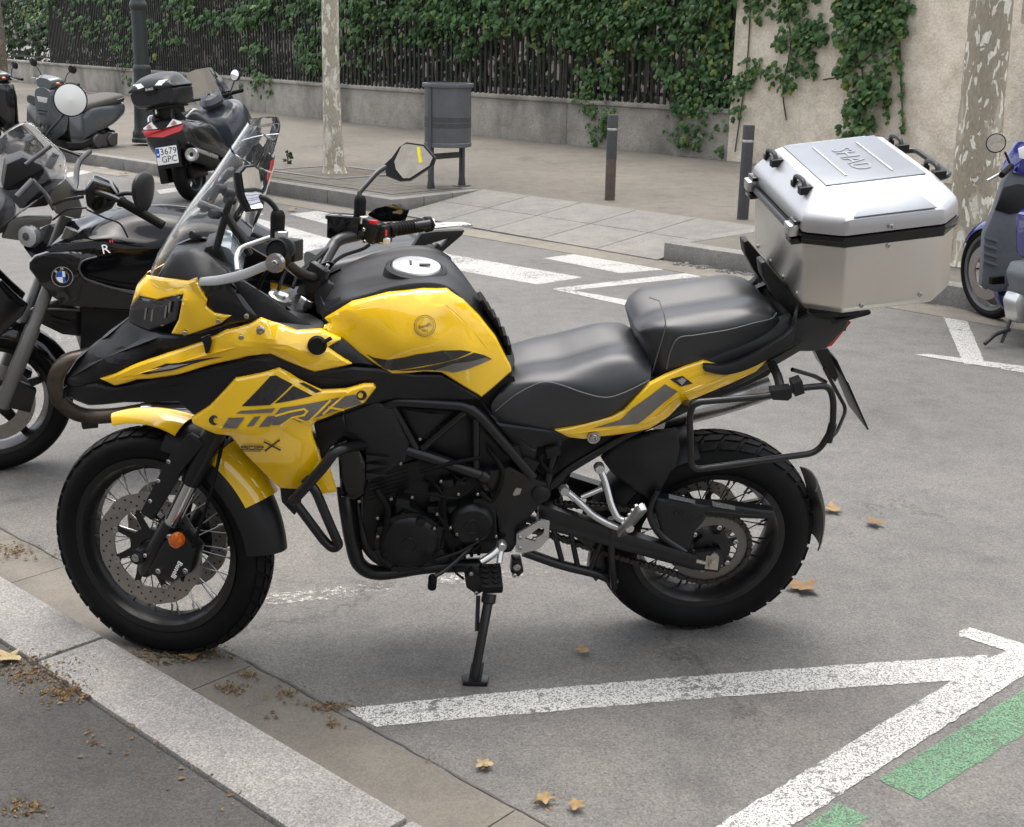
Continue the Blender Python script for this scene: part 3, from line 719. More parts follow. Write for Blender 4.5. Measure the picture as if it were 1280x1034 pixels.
def tree(base, r0, h, bark, label, lean=(0, 0), nleaf=2600, flare=1.25, seed=1, crown=2.6):
    rs = random.Random(seed); T = empty('plane_tree', Matrix.Translation(base), label, 'tree', None); g = G()
    pts = [Vector((lean[0]*t*h+math.sin(t*5+seed)*.02, lean[1]*t*h+math.cos(t*4+seed)*.02, t*h)) for t in [0, .012, .03, .06, .1, .16, .24, .34, .46, .6, .75, .88, 1]]
    rr = [r0*(flare if i == 0 else 1+(flare-1)*max(0, 1-i/4)*.6)*(1-.28*t/12)*(1+rs.uniform(-.03, .03)) for i, t in zip(range(13), range(13))]
    P = cat(pts, 3); g.tube(P, [rr[min(12, i//3)]*(1-(i % 3)/3)+rr[min(12, i//3+1)]*(i % 3)/3 for i in range(len(P))], 22)
    for i in range(len(g.v)):
        p = g.v[i]; c = Vector((lean[0]*p.z, lean[1]*p.z, p.z)); a = math.atan2(p.y-c.y, p.x-c.x); s_ = 1+.035*math.sin(3*a+p.z*2.1+seed)+.025*math.sin(5*a-p.z*3.3); q = (p-c)*s_; g.v[i] = c+q
    top = pts[-1]; lb = Leaves(); limbs = G()
    for i in range(6):
        a = i*1.05+rs.uniform(0, .5); d = Vector((math.cos(a), math.sin(a), rs.uniform(.6, 1.3))).normalized(); L = rs.uniform(1.8, 3.0)*crown/2.6
        q = [top-Vector((0, 0, rs.uniform(.05, .6))), top+d*L*.5+Vector((0, 0, .15)), top+d*L+Vector((0, 0, .5))]; limbs.tube(cat(q, 4), [r0*.5-(r0*.4)*k/8 for k in range(9)], 8)
        for c in range(5):
            cc = q[1].lerp(q[2], rs.uniform(0, 1.15))+Vector((rs.gauss(0, .5), rs.gauss(0, .5), rs.gauss(.2, .45)))*crown/2.6; rad = rs.uniform(.45, .9)*crown/2.6
            limbs.tube([q[1].lerp(q[2], .5), cc], [r0*.12, r0*.04], 5)
            for _ in range(nleaf//30):
                v_ = Vector((rs.gauss(0, 1), rs.gauss(0, 1), rs.gauss(0, .8))); v_ = v_.normalized()*rad*rs.uniform(.4, 1.0)
                lb.leaf(cc+v_, Vector((rs.uniform(-1, 1), rs.uniform(-1, 1), rs.uniform(-.2, 1.2))), rs.uniform(.16, .26), rs.uniform(-3, 3))
    g.ob('trunk', bark, T, smooth=60); limbs.ob('limb', bark, T, smooth=60); o = lb.ob('crown', PLN, T); o['kind'] = 'stuff'
    return T
tb_ = fp(418, 217); tree(tb_, .115, 4.6, BRK2, 'slim pale plane tree trunk in a square pit beside the litter bin', (.004, 0), 1500, 1.35, 3)
tb2 = gz(1215, 330, H+.01); tree(tb2, .175, 5.0, BRK, 'thick mottled plane tree trunk with flaking bark beside the blue scooter', (-.050, 0), 1500, 1.1, 5)
tb3 = gz(1, 122, .2); tree(tb3, .24, 5.5, BRK3, 'brown tree trunk standing against the fence behind the black scooter', (0, 0), 700, 1.2, 8)
# tree pit
pc = Vector((tb_.x, tb_.y, 0)); Rm = Matrix.Rotation(ang, 3, 'Z'); q = [pc+Rm @ Vector(p) for p in ((-.62, -.45, 0), (.55, -.45, 0), (.55, .5, 0), (-.62, .5, 0))]
slab('tree_pit', q, H-.02, H+.010, SOIL, kind='structure')
for i in range(4):
    a, b = q[i], q[(i+1) % 4]; d = (b-a).normalized(); n_ = Vector((d.y, -d.x, 0)); slab('pit_edging', [a, b, b+n_*.06, a+n_*.06], H-.02, H+.022, GRN, kind='structure', bevel=.006)
# small weed in the pit
g = Leaves(); p = fp(360, 205)
for i in range(9): g.leaf(p+Vector((U(-.05, .05), U(-.05, .05), .02+i*.016)), Vector((U(-1, 1), U(-1, 1), U(.2, 1))), U(.04, .07), U(-2, 2))
wd = empty('weed', Matrix.Identity(4), 'small dry weed sprouting at the edge of the tree pit', 'plant'); g.ob('foliage', HDG, wd); s_ = G(); s_.tube([p, p+Vector((0, 0, .17))], .010, 5); s_.ob('stem', STEM, wd)
# ================================================================== the yellow motorcycle
BK = empty('motorcycle', MB, 'yellow and black adventure motorcycle with spoked wheels leaning on its side stand', 'motorcycle')
at, sat = FB.at, FS.at
AF = Vector((-WB, 0, .329)); AR = Vector((0, 0, .321))
def tyre_prof(R_, rb, w):
    H_ = R_-rb
    h = [(rb-.004, .30*w), (rb, .37*w), (rb+.014, .425*w), (rb+.3*H_, .487*w), (rb+.5*H_, .5*w), (rb+.68*H_, .475*w), (rb+.82*H_, .40*w), (rb+.92*H_, .28*w), (rb+.975*H_, .15*w), (R_, 0)]
    return h, [(r, -x) for r, x in h]+[(r, x) for r, x in h[-2::-1]]
def wheel(name, lab, c, R_, rb, w, parent, M, knob, disc_l, disc_r, hubw, ph=0):
    hw = G(); hw.lathe([(1e-5, -hubw), (.022, -hubw), (.026, -hubw*.8), (.05, -hubw*.62), (.052, -hubw*.5), (.03, -hubw*.35), (.028, hubw*.35), (.052, hubw*.5), (.05, hubw*.62), (.026, hubw*.8), (.022, hubw), (1e-5, hubw)], c, (0, 1, 0), 24)
    W = hw.ob(name, BLM, parent, M=M); W['label'] = lab
    half, prof = tyre_prof(R_-.007, rb, w)
    g = G(); g.lathe(prof, c, (0, 1, 0), 72); ty = g.ob('tyre', RUB, W, smooth=50)
    # sidewall rings
    # tread blocks
    pr = cat([Vector((r, x, 0)) for r, x in prof], 4); Ls = [0]
    for a, b in zip(pr, pr[1:]): Ls.append(Ls[-1]+(b-a).length)
    def P(s_, ang, lift):
        t = s_*Ls[-1]; j = max(i for i in range(len(Ls)-1) if Ls[i] <= t+1e-9); u = (t-Ls[j])/max(1e-9, Ls[j+1]-Ls[j]); p = pr[j].lerp(pr[j+1], u)
        tn = (pr[j+1]-pr[j]).normalized(); nr = Vector((-tn.y, tn.x, 0)); nr = nr if nr.x > 0 or abs(nr.x) < .2 and (p.y*nr.y) > 0 else -nr
        p = p+nr*lift; return c+Vector((p.x*math.cos(ang), p.y, p.x*math.sin(ang)))
    g = G(); N = knob; d = 2*math.pi/N
    for i in range(N):
        for sd in (-1, 1):
            for (s0, s1, sk, wd) in ((.006, .085, .9, .80), (.095, .185, .75, .82)):
                qs = []
                for lift in (-.004, .0065):
                    sh = .0 if lift < 0 else .006
                    for (s_, e) in ((s0+sh, 0), (s1-sh, 0), (s1-sh, 1), (s0+sh, 1)):
                        a = (i+.5*(sd > 0))*d + (sk*d*(s_/.19)) + ((wd*d) if e else 0) + ((.03*d) if lift > 0 and not e else (-.03*d if lift > 0 else 0))
                        qs.append(P(.5+sd*s_, a, lift))
                g.add(qs, [(4, 5, 6, 7), (0, 1, 5, 4), (1, 2, 6, 5), (2, 3, 7, 6), (3, 0, 4, 7)])
    g.ob('tread', RUB, W, smooth=0)['kind'] = 'stuff'
    wr = .36*w
    g = G(); g.lathe([(rb-.014, -wr+.012), (rb-.010, -wr-.004), (rb+.008, -wr-.008), (rb+.009, -wr-.002), (rb-.004, -wr+.006), (rb-.006, wr-.006), (rb+.009, wr+.002), (rb+.008, wr+.008), (rb-.010, wr+.004), (rb-.014, wr-.012), (rb-.020, wr-.022), (rb-.030, .012), (rb-.030, -.012), (rb-.020, -wr+.022)], c, (0, 1, 0), 72, closed=True)
    g.ob('rim', BLM, W, smooth=40)
    sp = {}
    for sd in (-1, 1):
        for k in (-1, 1):
            s_ = G(); a = k*.40
            s_.tube([Vector((.047*math.cos(a), sd*hubw*.56, .047*math.sin(a))), Vector((rb-.026, sd*.010, 0))], .0019, 6)
            s_.tube([Vector((rb-.048, sd*(.010+.022*(hubw*.56)/.2), 0)), Vector((rb-.022, sd*.010, 0))], .0034, 6); sp[(sd, k)] = s_
    protos = {}
    for i in range(36):
        sd = -1 if i % 2 else 1; k = 1 if (i//2) % 2 else -1; A = ph+i*2*math.pi/36
        Mx = Matrix.Translation(c) @ Matrix.Rotation(A, 4, 'Y')
        if (sd, k) not in protos:
            o = sp[(sd, k)].ob('spoke', STL if name == 'front_wheel' else BLM, W); o.matrix_basis = Mx; protos[(sd, k)] = o
        else: inst(protos[(sd, k)], W, Mx)
    for (rad, inn, h) in ((disc_l, .1, -1), (disc_r, .1, 1)):
        if not rad: continue
        h *= hubw*.92; inn = rad*.70; n = 96; v = []; f = []
        for i in range(n):
            a = 2*math.pi*i/n; ro = rad*(1-.022*(.5+.5*math.cos(a*10))**3)
            for (r_, y) in ((inn, h-.0025), (ro, h-.0025), (ro, h+.0025), (inn, h+.0025)): v.append(c+Vector((r_*math.cos(a), y, r_*math.sin(a))))
        for i in range(n):
            j = (i+1) % n
            for k in range(4): l = (k+1) % 4; f.append((i*4+k, j*4+k, j*4+l, i*4+l))
        D = mk('brake_disc', v, f, DISC, W, smooth=40)
        g = G()
        for i in range(60):
            a = 2*math.pi*i/60; r_ = rad*(.78 if i % 3 == 0 else .86 if i % 3 == 1 else .93); g.disc(c+Vector((r_*math.cos(a), h-.0029, r_*math.sin(a))), (0, -1, 0), .0032, .0003, 8)
        g.ob('drilling', BLP, D)['kind'] = 'stuff'
        g = G()
        for i in range(8):
            a = 2*math.pi*i/8+.2; u = Vector((math.cos(a), 0, math.sin(a))); t = Vector((-math.sin(a), 0, math.cos(a)))
            o_ = Vector((0, h+.003, 0))
            g.prism([c+o_+u*.05-t*.012, c+o_+u*(inn*.8)-t*.006+t*.012, c+o_+u*(inn+.008)-t*.004+t*.02, c+o_+u*(inn+.008)+t*.032, c+o_+u*(inn*.8)+t*.024, c+o_+u*.05+t*.012], (0, -.005, 0))
        g.lathe([(.03, h-.004), (.06, h-.004), (.06, h+.004), (.03, h+.004)], c, (0, 1, 0), 28, closed=True)
        g.ob('disc_carrier', BLM, D)
        g = G()
        for i in range(8):
            a = 2*math.pi*i/8+.2+.24; bolt(g, c+Vector((math.cos(a)*inn, h-.003, math.sin(a)*inn)), .009, (0, -1 if h < 0 else 1, 0), .004)
        g.ob('disc_button', STL, D)
    return W
FWH = wheel('front_wheel', 'black spoked front wheel with drilled brake disc', AF, .329, .2413, .112, BK, MS_L, 44, .16, .16, .072, .1)
RWH = wheel('rear_wheel', 'wide rear wheel with block tread and chain sprocket', AR, .321, .2159, .152, BK, None, 34, 0, .13, .085, .3)
# ---- fork, brake, front mudguard (turned with the handlebar)
S = dict(parent=BK, M=MS_L)
def P_(t, o, back=0.): return AF+AK*t+Vector((math.cos(RK), 0, -math.sin(RK)))*back+Vector((0, -o, 0))
for sd in (1, -1):
    o = .098*sd
    g = G(); g.tube([P_(.265, o, .035), P_(.29, o, .035), P_(.36, o, .035), P_(.55, o, .035), P_(.80, o, .035)], [.026, .029, .0295, .0295, .027], 20)
    fl = g.ob('fork_leg', BLM, **S)
    g = G(); g.tube([P_(.03, o, .035), P_(.30, o, .035)], .0215, 20); g.ob('fork_tube', CHR, fl)
    g = G(); g.tube([P_(-.055, o, .026), P_(-.03, o, .026), P_(.05, o, .032), P_(.115, o, .035), P_(.13, o, .035)], [.014, .028, .030, .027, .024], 16)
    g.tube([P_(0, o-.03*sd, .0), P_(0, o+.035*sd, .0)], .021, 18); g.ob('fork_bottom', BLM, fl)
    # guard strip ahead of the tube
    q = [P_(.12, o+.012*sd, -.006), P_(.12, o+.012*sd, -.045), P_(.30, o+.014*sd, -.038), P_(.40, o+.014*sd, -.015), P_(.40, o+.014*sd, .035), P_(.30, o+.016*sd, .012)]
    g = G(); g.prism(q, (0, -.02*sd, 0)); gu_ = g.ob('fork_guard', BLP, fl, bevel=.004)
    if sd == 1:
        g = G()
        for t, b in ((.17, -.03), (.235, -.033), (.30, -.03)): bolt(g, P_(t, o+.033, b), .006)
        bolt(g, P_(0, o+.037, 0), .011); bolt(g, P_(.02, o+.032, .02), .006); g.ob('bolt', STL, fl)
    cal = G(); cb = [P_(-.02, o-.01*sd, .045), P_(.0, o-.01*sd, .12), P_(.06, o-.01*sd, .155), P_(.13, o-.01*sd, .14), P_(.15, o-.01*sd, .085), P_(.09, o-.01*sd, .05)]
    cal.prism(cb, (0, -.05*sd, 0)); ca = cal.ob('brake_caliper', BLM, bevel=.008, **S)
    if sd == 1:
        g = G()
        for t, b in ((.01, .075), (.118, .062), (.06, .142)): bolt(g, P_(t, o+.042, b), .008)
        g.ob('bolt', STL, ca)
        u = (P_(.1, o, .1)-P_(0, o, .1)).normalized()
        tm = basis(P_(.045, o+.0415, .118), -u, Vector((math.cos(RK), 0, -math.sin(RK))))
        text('lettering', 'Benelli', .021, tm, WHI, ca)
        g = G(); rc = P_(.125, o+.050, .085); g.lathe([(1e-5, .010), (.014, .009), (.019, .006), (.0205, 0), (.0205, -.012), (1e-5, -.012)], rc, (0, -1, 0), 24); rf = g.ob('reflector', ORA, **S)
        g = G()
        for k in range(4): a = k*math.pi/4; g.tube([rc+Vector((math.cos(a)*.018, -.009, math.sin(a)*.018)), rc+Vector((-math.cos(a)*.018, -.009, -math.sin(a)*.018))], .0011, 5)
        g.ob('reflector_rib', mat('amber_dark', (.35, .06, .01), .3), rf)
        g = G(); g.tube(cat([P_(.02, o+.03, .14), P_(.16, o+.035, .125), P_(.30, o+.02, .10), P_(.42, o-.01, .06)], 6), .005, 8); g.ob('brake_hose', RUB, **S)
g = G(); g.tube([P_(.0, .13), P_(0, -.13)], .012, 14); g.ob('front_axle', STL, **S)
# mudguard shells: arcs round the wheel; polar angles seen from the left (0 = forward, 90 = up)
def guard(name, a0, a1, rad, w0, w1, m, n=22, drop=.05, th=.004, cen=AF, **kw):
    v = []; f = []; J = 9
    for i in range(n+1):
        t = i/n; a = R(a0+(a1-a0)*t); w_ = w0+(w1-w0)*t
        for j in range(J):
            s_ = -1+2*j/(J-1); r_ = rad-drop*abs(s_)**2.6
            d = Vector((-math.cos(a), 0, math.sin(a)))
            for rr in (r_, r_-th): v.append(cen+d*rr+Vector((0, s_*w_, 0)))
    st = J*2
    for i in range(n):
        for j in range(J-1):
            for k in (0, 1): f.append((i*st+j*2+k, i*st+j*2+2+k, (i+1)*st+j*2+2+k, (i+1)*st+j*2+k))
        for j in (0, J-1): f.append((i*st+j*2, i*st+j*2+1, (i+1)*st+j*2+1, (i+1)*st+j*2))
    for i in (0, n):
        for j in range(J-1): f.append((i*st+j*2, i*st+j*2+1, i*st+j*2+3, i*st+j*2+2))
    return mk(name, v, f, m, smooth=40, **kw)
mg_ = guard('front_mudguard', 66, 104, .378, .022, .072, YEL, drop=.030, **S); mg_['label'] = 'yellow front mudguard blade'
guard('mudguard_bridge', 98, 146, .366, .076, .080, BLP, drop=.07, **S)
guard('mudguard_rear', 124, 150, .388, .074, .070, YEL, drop=.05, **S)
guard('mudguard_flap', 140, 174, .372, .082, .066, BLP, drop=.075, **S)
# ---- fairing
panel('beak', [(81, 481, .0), (85, 466, .0), (98, 446, .0), (135, 417, .0), (160, 399, .01), (176, 410, .045), (192, 414, .07), (216, 421, .125), (250, 418, .14), (285, 408, .15), (330, 404, .155), (330, 440, .165), (300, 450, .155), (255, 461, .128), (190, 478, .085), (170, 480, .075), (143, 487, .055), (120, 480, .05)], BLP, BK, both=True, thick=.012,
      creases=[[(86, 474, .02), (130, 448, .066), (195, 424, .105)]], ctrl=[(120, 470, .05), (150, 440, .075), (210, 445, .10), (180, 455, .085)], smooth=12)
panel('lower_fairing', [(81, 482, .0), (120, 481, .062), (143, 486, .085), (190, 477, .118), (255, 462, .158), (310, 449, .19), (338, 446, .2), (392, 467, .205), (440, 460, .20), (470, 462, .195), (520, 470, .18), (552, 470, .17), (597, 496, .165), (600, 500, .16), (560, 503, .15), (492, 500, .165), (455, 508, .185), (395, 530, .2), (300, 520, .19), (262, 530, .17), (240, 518, .15), (222, 503, .13), (155, 504, .085), (110, 508, .045), (79, 496, .0)],
      BLP, BK, both=True, thick=.01, creases=[[(180, 490, .11), (240, 478, .15), (330, 452, .205), (372, 470, .205), (445, 474, .2)]], smooth=14)
up_, upf = panel('side_fairing', [(125, 474.5, .066), (168.7, 457.5, .112), (210, 443, .138), (250, 430, .158), (266, 423, .168), (281, 415, .178), (310, 407.5, .186), (326, 399, .188), (350, 407, .196), (372, 415, .2), (401, 413, .195), (426, 425, .2), (409, 435, .212), (418, 442, .214), (440, 455.5, .205), (416, 461, .216), (392.5, 465.5, .222), (365, 455, .218), (338, 443, .212), (310, 446, .204), (255, 459, .17), (190, 474, .128), (170, 475.5, .116), (143.7, 483, .092)],
      YEL, BK, both=True, thick=.009, ctrl=[(340, 425, .224), (300, 430, .205), (380, 440, .226)], creases=[[(140, 476, .09), (215, 456, .155), (300, 433, .205)], [(338, 434, .222), (360, 432, .228), (400, 448, .225), (430, 452, .215)]], smooth=12, rad=.010, drop=.005)
decal('side_fairing_stripe', [[(176, 467), (208, 454), (232, 452), (280, 446), (240, 455), (184, 468)]], DKG, BK, FB, upf, both=True)
decal('stripe_highlight', [[(186, 465), (212, 456), (238, 454), (226, 457)]], SIL, BK, FB, upf, .0025)
g = G()
for (x, y, s_) in ((326, 413, .011), (302, 421, .007)):
    p = at(x, y, .21); o_ = -float(upf([(p.x, p.z)])[0]); bolt(g, at(x, y, o_), s_, h=.007)
g.ob('fairing_bolt', STL, BK)
g = G(); p = at(396.5, 432, .225); g.lathe([(1e-5, .016), (.019, .016), (.021, .013), (.021, 0), (.023, -.002), (.023, -.012)], p, Vector((0, -1, .35)), 22); g.tube([p+Vector((.012, -.012, .012)), p+Vector((.034, -.006, .022))], .005, 6); g.ob('socket_cap', RUB, BK)
g = G(); g.prism([at(251, 424, .178), at(263, 420, .178), at(265, 428, .178), at(262, 440, .18), at(257, 443, .18), at(254, 430, .178)], (0, .012, 0)); g.ob('indicator_stub', BLG, BK, bevel=.002)
# TRK panel
tk, tkf = panel('radiator_shroud', [(239, 524, .165), (261, 510, .185), (294, 475, .208), (349, 462.5, .225), (360, 468, .226), (374, 477, .228), (402, 490, .232), (432, 488.5, .228), (456, 482, .218), (467, 482, .212), (470, 486, .21), (455, 505, .218), (425, 516, .228), (396, 527, .236), (390, 533, .236), (391, 547, .236), (403, 580, .222), (412.5, 588.5, .215), (421, 616, .195), (404, 619, .2), (380, 613, .205), (350, 611.5, .2), (330, 592, .2), (307.5, 570, .205), (288, 546, .208), (270, 544, .198), (241, 531, .17)],
    YEL, BK, both=True, thick=.009, ctrl=[(330, 520, .245), (380, 515, .25), (340, 575, .228), (300, 520, .23)], creases=[[(258, 533, .19), (300, 537, .236), (350, 528, .256), (396, 524, .246), (452, 502, .224)], [(349, 541, .246), (362, 560, .24), (378, 582, .232), (398, 590, .222)]], smooth=12, rad=.010)
decal('shroud_window', [[(302, 507.5), (338, 470), (345, 469), (366, 480), (337.5, 506)], [(343, 504), (367, 482), (391, 494.5)], [(373, 478), (380, 478), (402, 489), (395, 491)]], DKG, BK, FB, tkf, both=True)
Z = lambda pl: [(220+x/4, 430+y/4) for x, y in pl]
decal('lettering', [Z(p) for p in ([(228, 421), (264, 366), (345, 364), (302, 420)], [(298, 346), (326, 332), (500, 318), (478, 342)], [(352, 412), (392, 362), (424, 360), (386, 409)], [(412, 414), (458, 360), (505, 357), (466, 411)],
    [(478, 404), (500, 345), (522, 317), (760, 278), (898, 250), (908, 274), (930, 296), (836, 322), (690, 370), (622, 392), (585, 374), (524, 404)])], GRY, BK, FB, tkf, .0022, both=False)
def strokes(lines, w_):
    out = []
    for pl in lines:
        for (x0, y0), (x1, y1) in zip(pl, pl[1:]):
            L_ = math.hypot(x1-x0, y1-y0); dx, dy = (x1-x0)/L_*w_/2, (y1-y0)/L_*w_/2; out.append([(x0-dx-dy, y0-dy+dx), (x1+dx-dy, y1+dy+dx), (x1+dx+dy, y1+dy-dx), (x0-dx+dy, y0-dy-dx)])
    return out
decal('letter_line', [Z(p) for p in strokes([[(500, 356), (566, 336), (640, 322), (656, 333), (640, 352), (580, 366), (524, 404)], [(590, 364), (650, 388)], [(672, 376), (770, 280)], [(738, 345), (836, 258)], [(766, 314), (836, 326)]], 10)], YEL, BK, FB, tkf, .0042, step=.03)
decal('model_lettering', [Z(p) for p in strokes([[(358, 507), (328, 507), (328, 514.5), (358, 514.5), (358, 523), (326, 523)], [(366, 507), (396, 507), (396, 523), (366, 523), (366, 507)], [(404, 507), (436, 507), (436, 514.5), (405, 514.5), (405, 523), (437, 523)], [(336, 531), (424, 531)]], 4.4)+strokes([[(442, 486), (520, 526)], [(516, 478), (448, 530)]], 8)], BLG, BK, FB, tkf, .0045, step=.03)
g = G()
for (x, y) in ((268, 525), (452, 494)):
    p = at(x, y, .2); 
    for _ in range(5): p = at(x, y, -float(tkf([(p.x, p.z)])[0]))
    g.lathe([(.013, -.001), (.013, .003), (.010, .004), (.008, .0), (1e-5, -.002)], p, (0, -1, 0), 18)
g.ob('shroud_screw', DKG, BK)
# headlamp and nose
LAMPB = mat('lamp_reflector', (.5, .5, .5), .15, metal=1)
panel('headlamp', [(160, 402, .02), (162.5, 384, .02), (174, 372.5, .03), (196, 377, .075), (227, 369.5, .135), (220, 401, .13), (205, 408, .105), (186, 415, .07), (167, 407, .03)], LMP, BK, both=True, thick=.012, smooth=20)
panel('headlamp_bowl', [(163, 401, .005), (166, 386, .005), (176, 377, .015), (197, 381, .058), (222, 374, .115), (216, 399, .11), (203, 405, .085), (186, 411, .05), (170, 405, .02)], mat('lamp_inner', (.05, .05, .055), .2, metal=.6), BK, both=True, thick=.01)
g = G()
for (x, y, o_) in ((182, 392, .055), (190, 394, .07), (207, 390, .105), (212, 383, .115)): g.box(at(x, y, o_), (.004, .006, .03), Matrix.Rotation(.2, 3, 'Y'))
g.ob('lamp_element', LAMPB, BK)
panel('nose', [(164, 381, .012), (170, 360, .015), (182.5, 346, .02), (200, 349, .06), (220, 351, .10), (235, 353, .13), (246, 349, .15), (250, 362, .155), (259, 376, .165), (257.5, 384, .165), (268, 392.5, .175), (289, 395.5, .182), (276, 405, .178), (255, 413, .168), (235, 419.5, .15), (214, 418, .135), (223, 401, .142), (229, 369, .147), (212, 372, .112), (196, 376, .083), (174, 371, .036)], YEL, BK, both=True, thick=.008, smooth=14, rad=.008, step=.011)
g = G()
for (x, y, o_) in ((231, 416, .155), (273, 401, .185), (308, 395, .19)): bolt(g, at(x, y, o_), .006)
g.ob('nose_screw', STL, BK)
panel('wind_deflector', [(249, 355, .145), (262, 348, .15), (280, 344, .155), (296, 362, .165), (322, 397, .18), (309, 402, .182), (279, 407, .178), (290, 396, .18), (268, 392, .172), (259, 384, .163), (260, 376, .163)], BLG, BK, both=True, thick=.004, smooth=30)
panel('inner_fairing', [(250, 356, .12), (300, 350, .125), (335, 372, .13), (372, 400, .15), (400, 412, .16), (400, 430, .16), (330, 410, .155), (290, 405, .15)], BLP, BK, both=True, thick=.008)
panel('cockpit_cover', [(196, 350, .03), (215, 318, .04), (240, 312, .05), (262, 318, .06), (285, 340, .09), (300, 352, .12), (262, 352, .13), (246, 356, .13), (222, 358, .09)], BLP, BK, both=True, thick=.012)
g = G(); g.prism([at(196, 349, .03), at(216, 318, .04), at(262, 318, .06), at(285, 340, .09)]+mirror([at(285, 340, .09), at(262, 318, .06), at(216, 318, .04), at(196, 349, .03)]), (.004, 0, -.008)); g.ob('cockpit_lid', BLP, BK)
# windscreen: curved sheet from the nose up
def screen(name, ctr, wid, swp, m, th=.004, k=6):
    rows = []; C = cat([at(x, y, 0) for x, y in ctr], k); n = len(C); v = []; f = []; J = 17
    for i, p in enumerate(C):
        t = i/(n-1)*(len(wid)-1); a = int(min(t, len(wid)-2)); u = t-a; w_ = wid[a]*(1-u)+wid[a+1]*u; s0 = swp[a]*(1-u)+swp[a+1]*u
        for j in range(J):
            s_ = -1+2*j/(J-1); q = p+Vector((s0*abs(s_)**2.0, s_*w_, -.012*s_*s_))
            v += [q, q+Vector((th, 0, -th*.3))]
    st = 2*J
    for i in range(n-1):
        for j in range(J-1):
            for q in (0, 1): f.append((i*st+2*j+q, i*st+2*j+2+q, (i+1)*st+2*j+2+q, (i+1)*st+2*j+q))
        for j in (0, J-1): f.append((i*st+2*j, i*st+2*j+1, (i+1)*st+2*j+1, (i+1)*st+2*j))
    for i in (0, n-1):
        for j in range(J-1): f.append((i*st+2*j, i*st+2*j+1, i*st+2*j+3, i*st+2*j+2))
    return mk(name, v, f, m, BK, smooth=50)
ws = screen('windscreen', [(186, 344), (200, 312), (230, 265), (262, 222), (288, 184)], [.15, .20, .215, .20, .165], [.13, .16, .155, .13, .10], GLS); ws['label'] = 'tall clear windscreen'
vz = screen('screen_visor', [(289, 183), (299, 168), (310, 152)], [.164, .15, .095], [.10, .085, .06], GLS)
g = G()
for o_ in (.07, -.07):
    g.tube(fillet([at(270, 312, o_), at(286, 255, o_), at(292, 238, o_)], .03), .009, 10); g.tube([at(250, 255, o_*.6), at(283, 268, o_)], .010, 10)
    g.tube([at(283, 268, o_), at(312, 318, o_)], .010, 10)
g.ob('screen_bracket', BLM, BK)
g = G()
for (x, y, o_) in ((268, 268, .08), (244, 294, .13), (285, 241, .1), (276, 236, .05), (287, 250, .07)): g.lathe([(1e-5, .012), (.009, .012), (.011, .008), (.011, -.012)], at(x, y, o_), Vector((-.6, -.7, .3)), 14)
g.ob('screen_knob', BLP, BK)
g = G(); g.prism([at(247, 347, .05), at(256, 309, .05), (at(272, 305, .05)), at(278, 318, .05), at(283, 345, .05)], (0, .10, 0)); dash = g.ob('dashboard', BLP, BK, bevel=.008)
g = G(); g.prism([at(275, 306, .03), at(286, 310, .03), at(303, 342, .03), at(290, 350, .03)], (0, .12, 0)); g.ob('instrument_glass', mat('lcd', (.22, .25, .27), .12, coat=1), dash, bevel=.003)
# ---- handlebar, levers, mirrors (steered frame)
g = G(); hb_c = [sat(347, 312, .37), sat(352, 322, .30), sat(372, 340, .16), sat(392, 347, .07), sat(398, 342, -.05), sat(413, 313, -.16), sat(424, 300, -.20), sat(447, 294, -.27), sat(486, 287, -.35), sat(537, 280, -.43)]
hl = cat(hb_c[:5], 5); hr = cat(hb_c[4:], 5); g.tube(hl+hr[1:], .0125, 14); g.tube(cat([sat(396, 345, -.04), sat(413, 313, -.16), sat(424, 300, -.20), sat(447, 294, -.27)], 5), .016, 14); HB = g.ob('handlebar', BLM, **S)
g = G(); a, b = sat(352, 322, .30), sat(346, 312, .41); ax = (b-a).normalized(); g.tube([a, a+ax*.005, a+ax*.02, b], [.02, .023, .0185, .018], 18); g.lathe([(.02, 0), (.024, .004), (.024, .016), (.02, .02)], b-ax*.015, ax, 18)
g.ob('grip', RUB, **S)
g = G(); a, b = sat(486, 288, -.34), sat(538, 280, -.45); ax2 = (b-a).normalized(); g.tube([a, a+ax2*.01, a+ax2*.02, b-ax2*.02, b-ax2*.016, b], [.02, .022, .0175, .0175, .022, .021], 18)
for i in range(9): p = a.lerp(b, .2+.07*i); g.lathe([(.0172, -.003), (.0192, -.0015), (.0192, .0015), (.0172, .003)], p, ax2, 18)
g.ob('grip', RUB, **S); g = G(); g.disc(b, ax2, .016, .006); g.ob('bar_end', CHR, **S)
# aluminium hand-guard bar with bolt, thin inner loop
br = cat([sat(250, 352, .32), sat(275, 350, .36), (sat(305, 343, .40)), sat(330, 333, .425), sat(344, 329, .43)], 6); v = []; f = []
for i, p in enumerate(br):
    t = i/(len(br)-1); h_ = .0095+.003*math.sin(t*3.1)+(.006 if t > .9 else 0)
    for (dy, dz) in ((-.006, -h_), (.006, -h_), (.006, h_), (-.006, h_)): v.append(p+Vector((dz*.25, dy, dz)))
for i in range(len(br)-1):
    for k in range(4): f.append((i*4+k, i*4+(k+1) % 4, i*4+4+(k+1) % 4, i*4+4+k))
f += [(0, 1, 2, 3), tuple(len(v)-4+k for k in (3, 2, 1, 0))]
BGR = mat('brushed_grey', (.50, .51, .52), .30, metal=.8, rvar=.08)
hg = mk('hand_guard', v, f, BGR, BK, M=MS_L, bevel=.003)
g = G(); g.lathe([(1e-5, .008), (.012, .008), (.02, .006), (.021, -.006)], sat(344, 329, .438), (0, -1, 0), 20); bolt(g, sat(344, 329, .448), .007); g.ob('guard_bolt', STL, hg)
